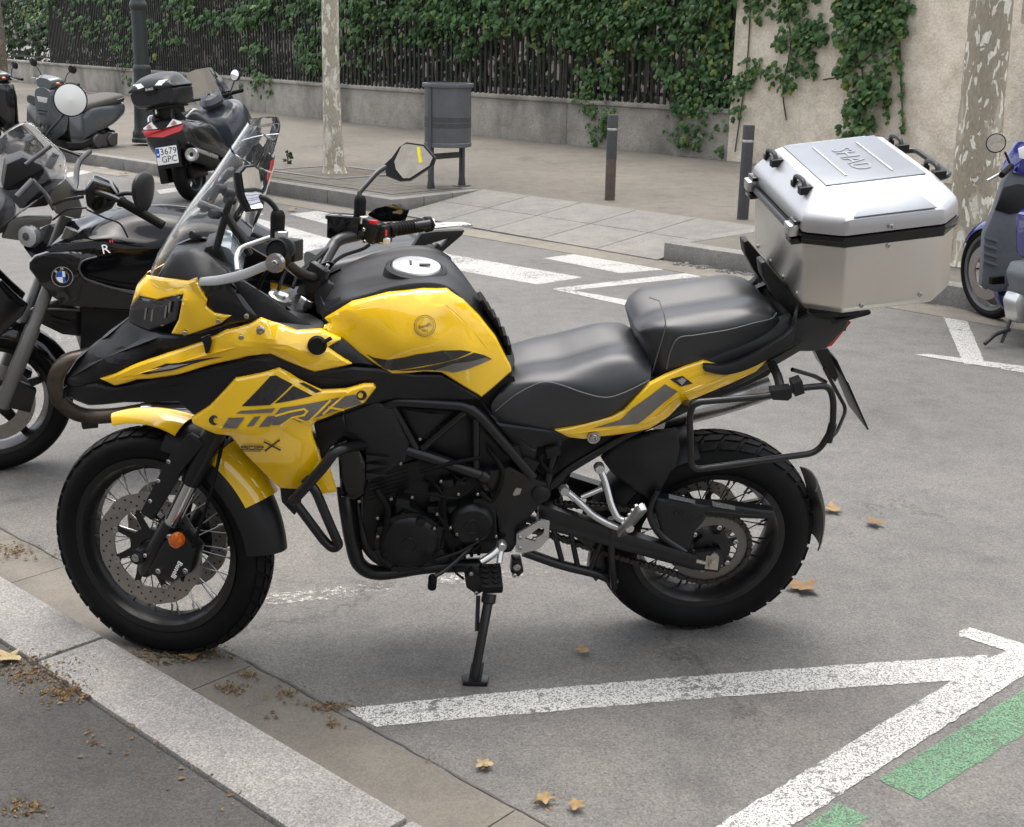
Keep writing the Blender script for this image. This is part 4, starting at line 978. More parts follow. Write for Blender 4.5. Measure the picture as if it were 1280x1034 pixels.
g = G(); g.tube(fillet([sat(297, 338, .36), sat(295, 322, .34), sat(300, 310, .31), sat(340, 296, .27), sat(352, 294, .26)], .03), .0055, 10); g.ob('clutch_lever', BGR, **S)
g = G(); a = sat(356, 310, .27); g.tube([a, a+(sat(349, 312, .36)-a)*.4], [.026, .026], 18); g.box(sat(362, 312, .24), (.05, .045, .05)); g.ob('switch_block', BLP, bevel=.006, **S)
g = G(); g.lathe([(.013, -.032), (.016, -.03), (.0165, .018), (.014, .027), (.011, .03)], sat(347, 280, .27), (0.02, 0, 1), 18)
g2 = G(); g2.lathe([(.016, -.012), (.019, -.010), (.019, .012), (.016, .014)], sat(350, 296, .27), (0, 0, 1), 6); 
ml = g.ob('mirror_stem', RUB, **S); g2.ob('lock_nut', SIL, ml)
g = G(); g.tube(fillet([sat(347, 266, .27), sat(343, 258, .275), sat(334, 249, .29), sat(325, 246, .30)], .02), .0065, 10); g.ob('stem_rod', BLM, ml)
def mirror_head(pts, glass, o, parent_label, slope, bulge, sticker=None, fr=FS, aim=None):
    """shell outline facing back; slope tilts it: o changes with pixel x"""
    def msat(x, y, o_): return sat(x, y, o_)
    if aim is not None:      # plane through the head's centre that throws the view towards aim (world direction)
        c0 = sat(sum(p[0] for p in pts)/len(pts), sum(p[1] for p in pts)/len(pts), o); n0 = (FS.C-c0).normalized()+(FS.I3 @ Vector(aim).normalized()); n0.normalize()
        def msat(x, y, o_): d_ = FS.I3 @ ray(x, y); return FS.C+d_*((c0-FS.C).dot(n0)/d_.dot(n0))
    q = [msat(x, y, o+slope*(x-pts[0][0])) for x, y in pts]; c = sum(q, Vector())/len(q); nrm = Vector()
    for a, b in zip(q, q[1:]+q[:1]): nrm += (a-c).cross(b-c)
    nrm.normalize(); cv = MS.inverted() @ CAM - c; nrm = nrm if nrm.dot(cv) > 0 else -nrm
    n = len(q); v = []; f = []
    for (s_, d) in ((1, 0), (1.03, -.012), (.85, -bulge*.7), (.5, -bulge), (.02, -bulge*1.1)):
        for p in q: v.append(c+(p-c)*s_+nrm*d)
    for i in range(4):
        for k in range(n): f.append((i*n+k, i*n+(k+1) % n, (i+1)*n+(k+1) % n, (i+1)*n+k))
    f.append(tuple(range(n)))
    sh = mk('mirror', v, f, BLP, BK, M=MS_L, smooth=40); gl = [msat(x, y, o+slope*(x-pts[0][0])) + nrm*.003 for x, y in glass]
    n = len(gl); gc = sum(gl, Vector())/n
    mk('mirror_glass', gl+[gc-nrm*.0005], [(i, (i+1) % n, n) for i in range(n)], MIR, sh, smooth=60)
    if sticker: gs = [msat(x, y, o+slope*(x-pts[0][0]))+nrm*.0045 for x, y in sticker]; mk('sticker', gs, [tuple(range(len(gs)))], YST, sh, smooth=0)
    return sh
mirror_head([(299, 216), (306, 208), (318, 206), (324, 211), (327, 235), (329, 262), (312, 264), (303, 245)], [(301, 217), (307, 210), (317, 209), (322, 213), (326, 236), (327, 260), (313, 261), (305, 244)], .32, '', -.0042, .035, aim=(.9, .2, .06))
mirror_head([(480, 206), (490, 197), (499, 184), (508, 178), (530, 181), (544, 197), (541, 207), (513, 225), (500, 226), (483, 219)], [(493, 202), (502, 183), (508, 180), (529, 183), (541, 197), (537, 207), (512, 223), (504, 223), (495, 212)], -.47, '', -.0006, .045, [(521, 184), (525, 184), (528, 203), (524, 204)], aim=(-.3, -.9, .33))
g = G(); g.lathe([(.013, -.03), (.016, -.028), (.0165, .018), (.014, .026), (.011, .03)], sat(450, 259, -.29), (0, 0, 1), 18); mr = g.ob('mirror_stem', RUB, **S)
g = G(); g.lathe([(.016, -.010), (.019, -.008), (.019, .010), (.016, .012)], sat(452, 275, -.29), (0, 0, 1), 6); g.ob('lock_nut', SIL, mr)
g = G(); g.tube(fillet([sat(450, 247, -.29), sat(449, 241, -.295), sat(472, 215, -.36), sat(482, 209, -.39)], .02), [.007]*14 if False else .007, 10); g.ob('stem_rod', BLM, mr)
g = G(); g.box(sat(431, 283, -.27), (.085, .07, .062), Matrix.Rotation(.25, 3, 'Z')); rv = g.ob('fluid_reservoir', BLG, bevel=.006, **S); g = G(); g.box(sat(431, 271, -.275), (.092, .076, .010), Matrix.Rotation(.25, 3, 'Z')); g.ob('reservoir_lid', BLP, rv, bevel=.003)
g = G(); g.box(sat(463, 288, -.30), (.055, .05, .06), Matrix.Rotation(.3, 3, 'Y')); g.box(sat(477, 292, -.32), (.045, .055, .05)); swb = g.ob('switch_block', BLP, bevel=.007, **S)
g = G(); g.box(sat(467, 278, -.285), (.022, .02, .012)); g.box(sat(480, 291, -.30), (.016, .012, .018)); g.ob('kill_switch', RED, swb, bevel=.003)
g = G(); g.box(sat(481, 301, -.30), (.028, .014, .016)); g.ob('start_button', mat('pale_plastic', (.5, .5, .48), .4), swb, bevel=.003)
g = G()
for (x, y) in ((455, 287), (456, 302)): bolt(g, sat(x, y, -.26), .005)
g.ob('clamp_bolt', STL, swb)
g = G(); g.prism([sat(458, 268, -.36), sat(470, 260, -.36), sat(492, 255, -.38), sat(505, 262, -.40), sat(500, 277, -.40), sat(470, 278, -.37)], (0.01, .02, 0)); g.ob('hand_shield', BLG, bevel=.004, **S)
g = G()
for pth in ([(372, 345, .1), (390, 330, -.02), (410, 312, -.14), (430, 300, -.22)], [(386, 352, .05), (400, 345, -.08), (425, 322, -.18), (452, 312, -.26), (462, 306, -.28)], [(350, 322, .25), (330, 345, .18), (322, 372, .1), (330, 395, .05)], [(362, 330, .2), (352, 350, .1), (345, 375, .05)], [(412, 308, -.18), (395, 322, -.12), (375, 340, -.02), (366, 360, .02)]):
    g.tube(cat([sat(*p) for p in pth], 6), .0048, 8)
g.ob('cable', RUB, **S)
# triple clamp, risers, steering stem
for nm, t in (('upper_triple_clamp', .79), ('lower_triple_clamp', .60)):
    g = G(); q = []
    for i in range(24):
        a = 2*math.pi*i/24; r_ = .045; s_ = 1 if math.sin(a) > 0 else -1
        q.append(P_(t, .105*s_ if abs(math.sin(a)) > .3 else .14*math.sin(a)*2.2, .045)+Vector((math.cos(RK)*math.cos(a)*r_, math.sin(a)*.032, -math.sin(RK)*math.cos(a)*r_)))
    g.prism(q, AK*.03); tc_ = g.ob(nm, BLM, bevel=.005, **S)
    if t > .7:
        g = G()
        for o_ in (.098, -.098): g.lathe([(1e-5, .03), (.014, .03), (.016, .022), (.026, .02), (.027, .0)], P_(t+.03, o_, .035), AK, 20)
        g.lathe([(1e-5, .022), (.012, .022), (.02, .018), (.02, 0)], P_(t+.03, 0, .07), AK, 6); g.ob('fork_cap', SIL, tc_)
for o_ in (.045, -.045):
    g = G(); c = sat(392, 352, o_); g.box(c, (.05, .028, .09), Matrix.Rotation(RK, 3, 'Y')); rs_ = g.ob('bar_riser', BLM, bevel=.005, **S)
    g = G(); bolt(g, c+AK*.047+Vector((.016, 0, 0)), .005, AK); bolt(g, c+AK*.047-Vector((.016, 0, 0)), .005, AK); g.ob('riser_bolt', STL, rs_)
# ignition cup and front sub-frame in the cockpit
g = G(); g.lathe([(1e-5, .02), (.02, .02), (.03, .01), (.032, -.03)], at(350, 378, .04), (.1, 0, 1), 20); g.ob('ignition_lock', SIL, BK)
g = G(); g.prism([at(325, 398, .14), at(352, 386, .10), at(388, 392, .09), at(405, 402, .13), at(402, 414, .16), (at(372, 413, .18))], (0, 0, -.02)); g.ob('cockpit_tray', BLP, BK, bevel=.004)
g = G(); g.tube([at(400, 400, 0), at(385, 440, 0), at(330, 560, 0)], [.04, .04, .035], 14); g.ob('steering_head', BLM, BK)
# ---- fuel tank
tkc = [[(397, 368, 0), (440, 352, 0), (492, 341, 0), (528, 336, 0), (554, 337, 0), (578, 350, 0), (603, 376, 0), (629, 412, 0), (643, 447, 0), (640, 464, 0)],
       [(397, 377, .055), (440, 361, .06), (492, 350, .062), (528, 345.5, .062), (554, 348, .06), (577, 361, .056), (601, 386, .052), (626, 420, .05), (640, 455, .05), (639, 465, .055)],
       [(400, 388, .10), (440, 370, .112), (490, 358, .118), (528, 353.5, .118), (554, 357, .114), (575, 370, .108), (597, 395, .10), (621, 428, .095), (638, 459, .093), (639, 467, .098)],
       [(404, 400, .118), (442, 382, .132), (488, 370, .138), (528, 365, .138), (556, 367, .133), (574, 380, .126), (593, 400, .118), (614, 430, .113), (634, 461, .110), (637, 469, .11)],
       [(412, 412, .14), (442, 440, .15), (480, 462, .15), (520, 466, .15), (555, 468, .15), (575, 480, .148), (590, 488, .145), (600, 494, .14), (615, 485, .12), (630, 474, .112)]]
loft('fuel_tank', [[at(*p) for p in r] for r in tkc], BLP, BK, k=4, kr=4, smooth=60)
ty, tyf = panel('tank_side', [(402.5, 412.5, .150), (412, 405, .138), (406, 399, .128), (440, 379, .142), (485, 367.5, .150), (530, 362.5, .150), (559, 363, .145), (580, 377.5, .137), (600, 397.5, .129), (620, 422.5, .122), (639, 460, .118), (639.5, 465, .119), (602, 497.5, .165), (597, 494, .168), (552, 466.5, .184), (530, 465.5, .188), (490, 468.5, .188), (462, 452, .182), (430, 429, .170)],
    YEL, BK, both=False, thick=.012, ctrl=[(500, 402, .192), (545, 402, .192), (500, 436, .212), (550, 432, .208), (590, 448, .176), (450, 405, .170), (470, 430, .188)],
    creases=[[(440, 388, .156), (490, 380.5, .170), (530, 379, .177), (557, 381, .172)], [(557, 381, .172), (590, 412, .152), (612, 440, .142)]], smooth=16, rad=.010, drop=.006)
mk('tank_side', [Vector((v_.co.x, -v_.co.y*.93, v_.co.z-.012)) for v_ in ty.data.vertices], [tuple(p.vertices) for p in ty.data.polygons], YEL, BK, smooth=16)
Z2 = lambda pl: [(380+x/4, 290+y/4) for x, y in pl]
decal('tank_stripe', [Z2([(312, 610), (350, 628), (420, 640), (560, 612), (690, 592), (790, 590), (840, 598), (740, 640), (560, 676), (440, 692), (400, 682)]), Z2([(450, 694), (600, 676), (720, 648), (850, 602), (900, 614), (940, 634), (850, 672), (745, 702), (690, 690), (600, 690)])], DKG, BK, FB, tyf, both=True)
decal('stripe_accent', [Z2([(640, 692), (750, 655), (905, 625), (938, 634), (850, 672), (745, 702), (700, 692)])], GRY, BK, FB, tyf, .0024, both=True)
pe = at(531, 407, .19)
for _ in range(5): pe = at(531, 407, -float(tyf([(pe.x, pe.z)])[0]))
g = G(); nrm = Vector((0, -1, .28)).normalized(); em = basis(pe+nrm*.003, Vector((-1, 0, 0)).cross(nrm).cross(nrm)*-1 if False else Vector((1, 0, 0)), nrm.cross(Vector((1, 0, 0))))
g.lathe([(.026, .0), (.026, .0012), (.0245, .0012), (.0245, 0)], pe+nrm*.003, nrm, 36, closed=True); g.lathe([(.0215, .0), (.0215, .0012), (.0205, .0012), (.0205, 0)], pe+nrm*.003, nrm, 36, closed=True)
emb = g.ob('round_emblem', mat('emblem_grey', (.12, .11, .09), .5), BK)
text('emblem_lettering', 'Benelli', .012, em @ Matrix.Rotation(.25, 4, 'Z'), MATS['emblem_grey'], emb); text('emblem_lettering', '1911', .008, em @ Matrix.Translation((0, -.012, 0)), MATS['emblem_grey'], emb)
cpos = at(520.5, 337.5, 0)+Vector((0, 0, .007)); cn = Vector((.06, 0, 1)).normalized()
g = G(); g.lathe([(.085, -.03), (.078, -.002), (.070, .004), (.066, .002)], cpos, cn, 40); g.ob('filler_ring', BLP, BK)
g = G(); g.lathe([(1e-5, .009), (.050, .009), (.060, .007), (.064, .001), (.064, -.02)], cpos, cn, 40); fc_ = g.ob('fuel_cap', SIL, BK)
g = G(); g.box(cpos+cn*.011+Vector((.02, -.01, 0)), (.028, .008, .004)); g.box(cpos+cn*.011+Vector((-.015, .005, 0)), (.006, .026, .003)); g.ob('cap_lock', BLM, fc_, bevel=.001)
g = G()
for i, (x, y) in enumerate([(603, 376), (611, 388), (618, 398), (624, 409), (630, 420), (635, 432)]): p = at(x, y, .045); g.box(p, (.03, .06, .012), Matrix.Rotation(1.0+.1*i, 3, 'Y'))
g.ob('tank_pad', RUB, BK, bevel=.004)
panel('tank_front_wing', [(394, 356, .07), (410, 352, .075), (418, 357, .08), (405, 378, .095), (425, 372, .105), (428, 382, .118), (404, 398, .12), (396, 392, .1), (392, 370, .08)], BLP, BK, both=True, thick=.008, smooth=14)
panel('tank_lower_cover', [(404, 404, .12), (428, 424, .16), (462, 450, .172), (492, 470, .176), (552, 470, .172), (600, 499, .15), (560, 505, .14), (470, 490, .15), (420, 462, .16), (400, 430, .15)], BLP, BK, both=True, thick=.02)
panel('tank_strip', [(409, 435, .2), (427, 424, .185), (446, 440, .188), (468, 458, .19), (440, 456, .198), (418, 442, .206)], BLP, BK, both=True, thick=.01)
g = G(); g.prism([at(*p, .105) for p in ((400, 400), (440, 420), (600, 480), (642, 470), (660, 520), (690, 545), (672, 585), (640, 575), (600, 520), (480, 510), (410, 470))], (0, .21, 0)); g.ob('airbox', BLP, BK)
g = G(); g.prism([at(*p, .07) for p in ((640, 530), (700, 540), (820, 505), (905, 470), (960, 450), (985, 410), (1000, 420), (960, 470), (880, 505), (780, 552), (716, 580), (700, 612), (668, 600))], (0, .14, 0)); g.ob('undertray', BLP, BK)
# ---- rider seat
rs1 = [[(640, 458, 0), (665, 453, 0), (700, 448, 0), (730, 439, 0), (765, 430, 0), (795, 430, 0), (815, 440, 0)],
       [(640, 468, .06), (665, 463, .075), (700, 459, .085), (730, 452, .095), (765, 444, .10), (795, 444, .10), (815, 452, .095)],
       [(637, 476, .10), (662, 475, .118), (695, 473, .132), (730, 471, .142), (765, 468, .146), (795, 461, .14), (814, 464, .135)],
       [(630, 486, .118), (660, 486, .132), (695, 486, .148), (730, 491, .162), (765, 494, .168), (797, 480, .16), (813, 475, .15)],
       [(614, 507, .13), (645, 512, .138), (685, 518, .148), (725, 516, .160), (762, 513, .168), (794, 493, .162), (812, 483, .152)],
       [(622, 530, .118), (650, 535, .125), (692, 540, .135), (722, 535, .145), (758, 526, .15), (788, 506, .15), (810, 492, .145)]]
loft('rider_seat', [[at(*p) for p in r] for r in rs1], VIN, BK, k=6, kr=5, smooth=70)
def seam(pts, o, name='seat_piping', r=.0017, m=STI, fr=FB): g = G(); g.tube(cat([fr.at(x, y, oo) for x, y, oo in pts], 8), r, 6); g.ob(name, m, BK)
seam([(619, 514, .134), (640, 497, .134), (660, 485, .138), (680, 478, .147), (700, 481, .156), (730, 491.5, .17), (757, 497, .176), (780, 491, .176), (812, 475.5, .163)], 0)
# ---- passenger seat
ps = [[(791, 404, 0), (803, 394, 0), (824, 386, 0), (860, 380, 0), (900, 374, 0), (935, 371, 0), (957, 376, 0), (968, 386, 0)],
      [(793, 409, .05), (805, 401, .07), (826, 395, .08), (862, 390, .088), (902, 384, .09), (936, 381, .09), (959, 384, .085), (970, 391, .075)],
      [(797, 414, .085), (809, 408, .105), (830, 404, .122), (866, 402, .13), (906, 396, .132), (938, 390, .13), (962, 391, .12), (972, 395, .105)],
      [(802, 420, .10), (812, 417, .12), (834, 416, .142), (870, 416, .152), (908, 410, .155), (942, 402, .15), (964, 398, .138), (973, 399, .12)],
      [(810, 440, .105), (818, 442, .125), (836, 446, .145), (872, 436, .152), (910, 425, .152), (944, 414, .148), (966, 405, .135), (974, 403, .118)],
      [(812, 471, .10), (822, 471, .12), (838, 468, .14), (876, 453, .145), (912, 440, .145), (946, 426, .14), (966, 416, .125), (974, 408, .11)]]
loft('passenger_seat', [[at(*p) for p in r] for r in ps], VIN, BK, k=6, kr=5, smooth=70)
seam([(833, 462, .152), (838, 440, .155), (848, 423, .156), (870, 419, .161), (910, 412.5, .163), (942, 404, .158), (964, 398.5, .146), (971, 391, .12)], 0)
seam([(824, 376, .085), (830, 393, .128), (831, 412, .144), (820, 450, .133), (815, 468, .12)], 0)
seam([(812, 372, 0), (824, 376, .085)], 0)
# ---- tail
tp, tpf = panel('tail_side', [(694, 539, .150), (730, 532, .158), (765, 522, .165), (780, 514.5, .167), (796, 497, .168), (813, 480, .166), (832, 470, .162), (856, 460, .160), (880, 452, .158), (905, 458, .158), (935, 452, .155), (960, 446, .148), (959, 452, .148), (945, 466, .148), (905, 484, .152), (867, 500, .156), (852, 506, .158), (836, 522, .160), (812, 537, .162), (780, 543, .162), (752, 546.5, .158), (730, 550, .152), (711, 547.5, .148)],
    YEL, BK, both=True, thick=.008, creases=[[(712, 543, .155), (775, 536, .174), (806, 528, .176), (850, 493, .172), (905, 472, .167), (955, 449, .155)]], smooth=9, rad=.008, drop=.005)
decal('tail_stripe', [[(740, 535.5), (776, 524), (790, 510), (831, 480), (847, 489), (797, 530), (775, 531.5)]], GRY, BK, FB, tpf, both=True)
decal('tail_badge', [[(837, 473.5), (853, 469.5), (866, 479), (851, 483)]], DKG, BK, FB, tpf, .002, both=True); decal('badge_mark', [[(846, 475), (853, 471.5), (858, 475), (852, 481)]], SIL, BK, FB, tpf, .003)
g = G(); bolt(g, at(742, 547, .163), .011, h=.006); g.lathe([(.012, -.004), (.017, -.002), (.017, .003), (.012, .003)], at(742, 547, .161), (0, -1, 0), 20); g.ob('seat_lock', STL, BK)
for sd in (1, -1):
    g = G(); q = [(879, 458, .165), (905, 461, .172), (935, 452, .178), (968, 434, .178), (988, 420, .172), (993, 402, .16), (996, 388, .14)]
    P = cat([at(x, y, o_) for x, y, o_ in q], 6); P = P if sd == 1 else mirror(P); v = []; f = []
    for i, p in enumerate(P):
        t = i/(len(P)-1); h_ = .008+.012*math.sin(min(1, t*1.3)*math.pi*.5); w_ = .014
        for (dy, dz) in ((-w_, -h_), (w_, -h_), (w_, h_*.8), (-w_*.5, h_)): v.append(p+Vector((0, dy*sd, dz)))
    for i in range(len(P)-1):
        for k in range(4): f.append((i*4+k, i*4+(k+1) % 4, i*4+4+(k+1) % 4, i*4+4+k))
    f += [(0, 1, 2, 3), tuple(len(v)-4+k for k in (3, 2, 1, 0))]; mk('grab_rail', v, f, BLP, BK, bevel=.003)
panel('tail_upper', [(876, 452, .145), (905, 440, .148), (946, 424, .145), (972, 404, .125), (990, 394, .12), (992, 412, .14), (966, 432, .155), (935, 448, .155), (905, 459, .155), (882, 457, .152)], BLP, BK, both=True, thick=.02)
panel('tail_cowl', [(905, 470, .145), (960, 448, .15), (985, 425, .155), (995, 400, .15), (1012, 393, .13), (1040, 399, .10), (1060, 401, .07), (1061, 405, .07), (1054, 415, .075), (1033, 436, .09), (1018, 440, .11), (1000, 440, .125), (975, 455, .13), (955, 466, .135), (925, 482, .14), (880, 498, .145)], BLP, BK, both=True, thick=.02, creases=[[(930, 470, .15), (1000, 430, .15), (1050, 405, .085)]], smooth=14)
g = G(); g.prism([at(985, 400, .12), at(1045, 399, .09), at(1060, 402, .06)]+mirror([at(1060, 402, .06), at(1045, 399, .09), at(985, 400, .12)]), (0, 0, -.03)); g.ob('tail_top', BLP, BK, bevel=.005)
g = G(); g.prism([at(1056, 409, .066), at(1044, 420, .074), at(1033, 436, .08), at(1040, 424, .07), at(1054, 410, .06)], (.004, .03, 0)); g.ob('tail_lamp', RED, BK, bevel=.002); g = G(); g.prism([at(1058, 405, .05), at(1034, 434, .05)]+mirror([at(1034, 434, .05), at(1058, 405, .05)]), (.012, 0, .004)); g.ob('tail_lamp_lens', RED, BK)
# rear rack arms
for sd in (1, -1):
    q = [(951, 329, .10), (957, 327, .10), (1000, 378, .10), (1012, 388, .10), (1045, 400, .10), (1090, 390, .10), (1088, 394, .10), (1040, 407, .10), (1008, 408, .10), (990, 396, .10), (965, 368, .10), (953, 345, .10)]
    P = [at(x, y, o_) for x, y, o_ in q]; P = P if sd == 1 else mirror(P); g = G(); g.prism(P, (0, .045*sd, 0)); g.ob('rack_arm', BLP, BK, bevel=.006)
rp = [at(1003, 392, .12), at(1075, 388, .12)]; g = G(); g.prism([rp[0], rp[1]]+mirror([rp[1], rp[0]]), (0, 0, -.016)); g.ob('rack_plate', BLP, BK, bevel=.004)
# number plate and hanger (seen edge-on from the left)
pt, pb = at(1036, 440, .0), at(1072, 522, .0); g = G(); d = (pb-pt); g.prism([pt+Vector((0, -.05, 0)), pb+Vector((0, -.075, 0)), pb+Vector((0, .075, 0)), pt+Vector((0, .05, 0))], (.006, 0, 0)); plt = g.ob('plate_carrier', BLP, BK, bevel=.004)
nn_ = Vector((-d.z, 0, d.x)).normalized(); nn_ = nn_ if nn_.x > 0 else -nn_
g = G(); a_, b_ = pt.lerp(pb, .3)+Vector((.007, 0, 0)), pt.lerp(pb, .97)+Vector((.007, 0, 0)); g.prism([a_+Vector((0, -.066, 0)), b_+Vector((0, -.07, 0)), b_+Vector((0, .07, 0)), a_+Vector((0, .066, 0))], (.0015, 0, 0)); g.ob('number_plate', WHI, plt)
g = G(); g.prism([at(1018, 438, .03), at(1035, 436, .03), at(1048, 470, .03), at(1044, 478, .03), at(1030, 462, .03)], (0, .06, 0)); g.tube(fillet([at(1030, 460, .06), at(1058, 512, .06), at(1046, 540, .1), at(1035, 552, .2)], .02), .005, 8); g.tube(fillet([at(990, 462, .1), at(1018, 470, .08), at(1032, 478, .05)], .02), .006, 8); g.ob('plate_hanger', BLM, BK, bevel=0)
# ---- pannier frame
RO = .265
g = G(); lp = fillet([at(x, y, o_) for x, y, o_ in ((864, 588, RO), (862, 518, RO), (868, 503, RO), (962, 495, RO), (1000, 485, RO), (1036, 482, RO), (1042, 500, RO), (1041, 535, RO), (1022, 566, RO), (985, 571, RO), (900, 583, RO))], .03, 6, closed=True)
g.tube(lp, .0085, 12, closed=True); pf = g.ob('pannier_frame', BLM, BK)
g = G(); g.tube(mirror(lp), .0085, 12, closed=True); g.ob('pannier_frame', BLM, BK)
g = G()
for sd in (1, -1):
    def qq(*p): v_ = at(*p); return Vector((v_.x, v_.y*sd, v_.z))
    g.tube([qq(965, 455, .15), qq(972, 470, .2), qq(978, 492, .262)], .012, 10); g.tube([qq(858, 505, .16), qq(866, 506, .262)], .011, 10)
g.prism([at(966, 500, RO+.012), at(965, 489, RO+.012), at(990, 486, RO+.012), at(990, 497, RO+.012), at(985, 501, RO+.012)], (0, .03, 0)); g.prism([at(991, 480, RO+.014), at(1003, 476, RO+.014), at(1006, 492, RO+.014), at(994, 496, RO+.014)], (0, .034, 0))
g.tube([at(1035, 552, RO), at(1041, 530, RO)], .011, 10); g.ob('frame_clamp', BLP, pf, bevel=0)
# ---- swingarm, chain, sprocket, guards
sw = lambda x, z, o_: Vector((x, -o_, z))
for sd in (1, -1):
    g = G(); A_, B_, C_ = at(672, 640, .11), at(760, 668, .118), at(868, 700, .12)
    pth = [A_, B_, C_]; pth = pth if sd == 1 else mirror(pth); rr = (.026, .022)
    v = []; f = []; P = cat(pth, 8)
    for i, p in enumerate(P):
        h_ = .034-.010*i/(len(P)-1)
        for (dy, dz) in ((-.016, -h_), (.016, -h_), (.02, -h_*.6), (.02, h_*.6), (.016, h_), (-.016, h_), (-.02, h_*.6), (-.02, -h_*.6)): v.append(p+Vector((0, dy, dz)))
    for i in range(len(P)-1):
        for k in range(8): f.append((i*8+k, i*8+(k+1) % 8, i*8+8+(k+1) % 8, i*8+8+k))
    f += [tuple(range(8)), tuple(len(v)-1-k for k in range(8))]; mk('swingarm', v, f, BLM, BK)
g = G(); g.prism([at(864, 692, .125), at(900, 688, .125), at(905, 702, .125), at(898, 716, .125), at(866, 712, .125)], (0, .02, 0)); g.ob('axle_block', BLM, BK, bevel=.003)
g = G(); g.prism([at(883, 695, .128), at(899, 696, .128), at(897, 713, .128), at(881, 711, .128)], (0, .012, 0)); g.lathe([(1e-5, .012), (.012, .012), (.013, .0)], at(890, 704, .128), (0, -1, 0), 6); g.tube([at(868, 701, .125), at(882, 704, .125)], .006, 8); g.ob('axle_nut', mat('zinc', (.45, .42, .34), .35, metal=.8), BK)
g = G(); g.tube([Vector((0, -.13, .321)), Vector((0, .13, .321))], .011, 12); g.ob('rear_axle', STL, BK)
SPR = .113; sc_ = Vector((0, -.088, .321)); n = 92; v = []; f = []
for i in range(n):
    a = 2*math.pi*i/n; ro = SPR+(.005 if i % 2 else -.003)
    for (r_, y) in ((.078, -.003), (ro, -.003), (ro, .003), (.078, .003)): v.append(sc_+Vector((r_*math.cos(a), y, r_*math.sin(a))))
for i in range(n):
    j = (i+1) % n
    for k in range(4): l = (k+1) % 4; f.append((i*4+k, j*4+k, j*4+l, i*4+l))
spk = mk('sprocket', v, f, mat('sprocket_steel', (.16, .15, .14), .4, metal=.8), RWH)
g = G()
for i in range(6):
    a = math.pi/3*i+.3; u = Vector((math.cos(a), 0, math.sin(a))); t = Vector((-math.sin(a), 0, math.cos(a))); g.prism([sc_+u*.04-t*.016, sc_+u*.084-t*.012, sc_+u*.084+t*.012, sc_+u*.04+t*.016], (0, .006, 0))
g.lathe([(.025, -.012), (.055, -.012), (.06, .02), (.025, .02)], sc_, (0, 1, 0), 28, closed=True); g.ob('sprocket_carrier', BLM, spk)
g = G()
for i in range(6): a = math.pi/3*i+.3; bolt(g, sc_+Vector((math.cos(a)*.072, -.003, math.sin(a)*.072)), .008)
g.ob('sprocket_nut', STL, spk)
fs = at(640, 640, .088); fr_ = .034
def chain_path():
    d = (fs-sc_); L_ = math.hypot(d.x, d.z); base = math.atan2(d.z, d.x); off = math.acos((SPR-fr_)/L_); pts = []
    a0, a1 = base+off, base-off+2*math.pi
    for i in range(41): a = a0+(a1-a0)*i/40; pts.append(sc_+Vector((SPR*math.cos(a), 0, SPR*math.sin(a))))
    b0, b1 = base-off, base+off
    for i in range(15): a = b0+(b1-b0)*i/14; pts.append(fs+Vector((fr_*math.cos(a), 0, fr_*math.sin(a))))
    return pts
cp = chain_path(); cl2 = resamp(cp, 108, closed=True); g = G()
for i, p in enumerate(cl2):
    q = cl2[(i+1) % 108]; d = (q-p).normalized(); nz_ = Vector((-d.z, 0, d.x)); w_ = .0095 if i % 2 else .0065
    for sy in (-1, 1):
        c0 = Vector((0, sy*w_, 0)); a_, b_ = p+c0-d*.006, q+c0+d*.006
        g.prism([a_-nz_*.004, a_+d*.006-nz_*.0078, (p+q)/2+c0-nz_*.0055, b_-d*.006-nz_*.0078, b_-nz_*.004, b_+nz_*.004, b_-d*.006+nz_*.0078, (p+q)/2+c0+nz_*.0055, a_+d*.006+nz_*.0078, a_+nz_*.004], (0, .0016, 0))
    g.tube([p-Vector((0, .01, 0)), p+Vector((0, .01, 0))], .005, 6)
o = g.ob('chain', CHN, BK, smooth=30); o['kind'] = 'stuff'
g = G(); g.lathe([(1e-5, -.004), (fr_, -.004), (fr_, .004), (1e-5, .004)], fs, (0, 1, 0), 20); g.ob('drive_sprocket', CHN, BK)
panel('chain_guard', [(822, 624, .125), (845, 626, .125), (880, 632, .125), (920, 634, .125), (968, 640, .125), (970, 644, .125), (964, 650, .125), (910, 648, .125), (885, 645, .125), (878, 655, .125), (870, 664, .125), (862, 690, .125), (845, 689, .125), (830, 676, .125), (822, 650, .125), (818, 634, .125)], BLP, BK, thick=.03, creases=[[(826, 630, .127), (876, 640, .13), (965, 646, .127)]], smooth=14)
g = G()
for i in range(7): g.box(at(845+i*5.2, 641+i*.8, .1275), (.007, .003, .012), Matrix.Rotation(.5, 3, 'Y'))
g.ob('guard_slot', BLG, BK)
g = G(); g.prism([at(836, 618, .13), at(869, 626, .13), (at(869, 630, .13)), at(836, 623, .13)], (0, .003, 0)); g.prism([at(890, 627, .13), at(919, 633, .13), at(919, 638, .13), at(891, 633, .13)], (0, .003, 0)); g.ob('warning_label', mat('label_grey', (.16, .16, .16), .5, noise=.6, nscale=260), BK)
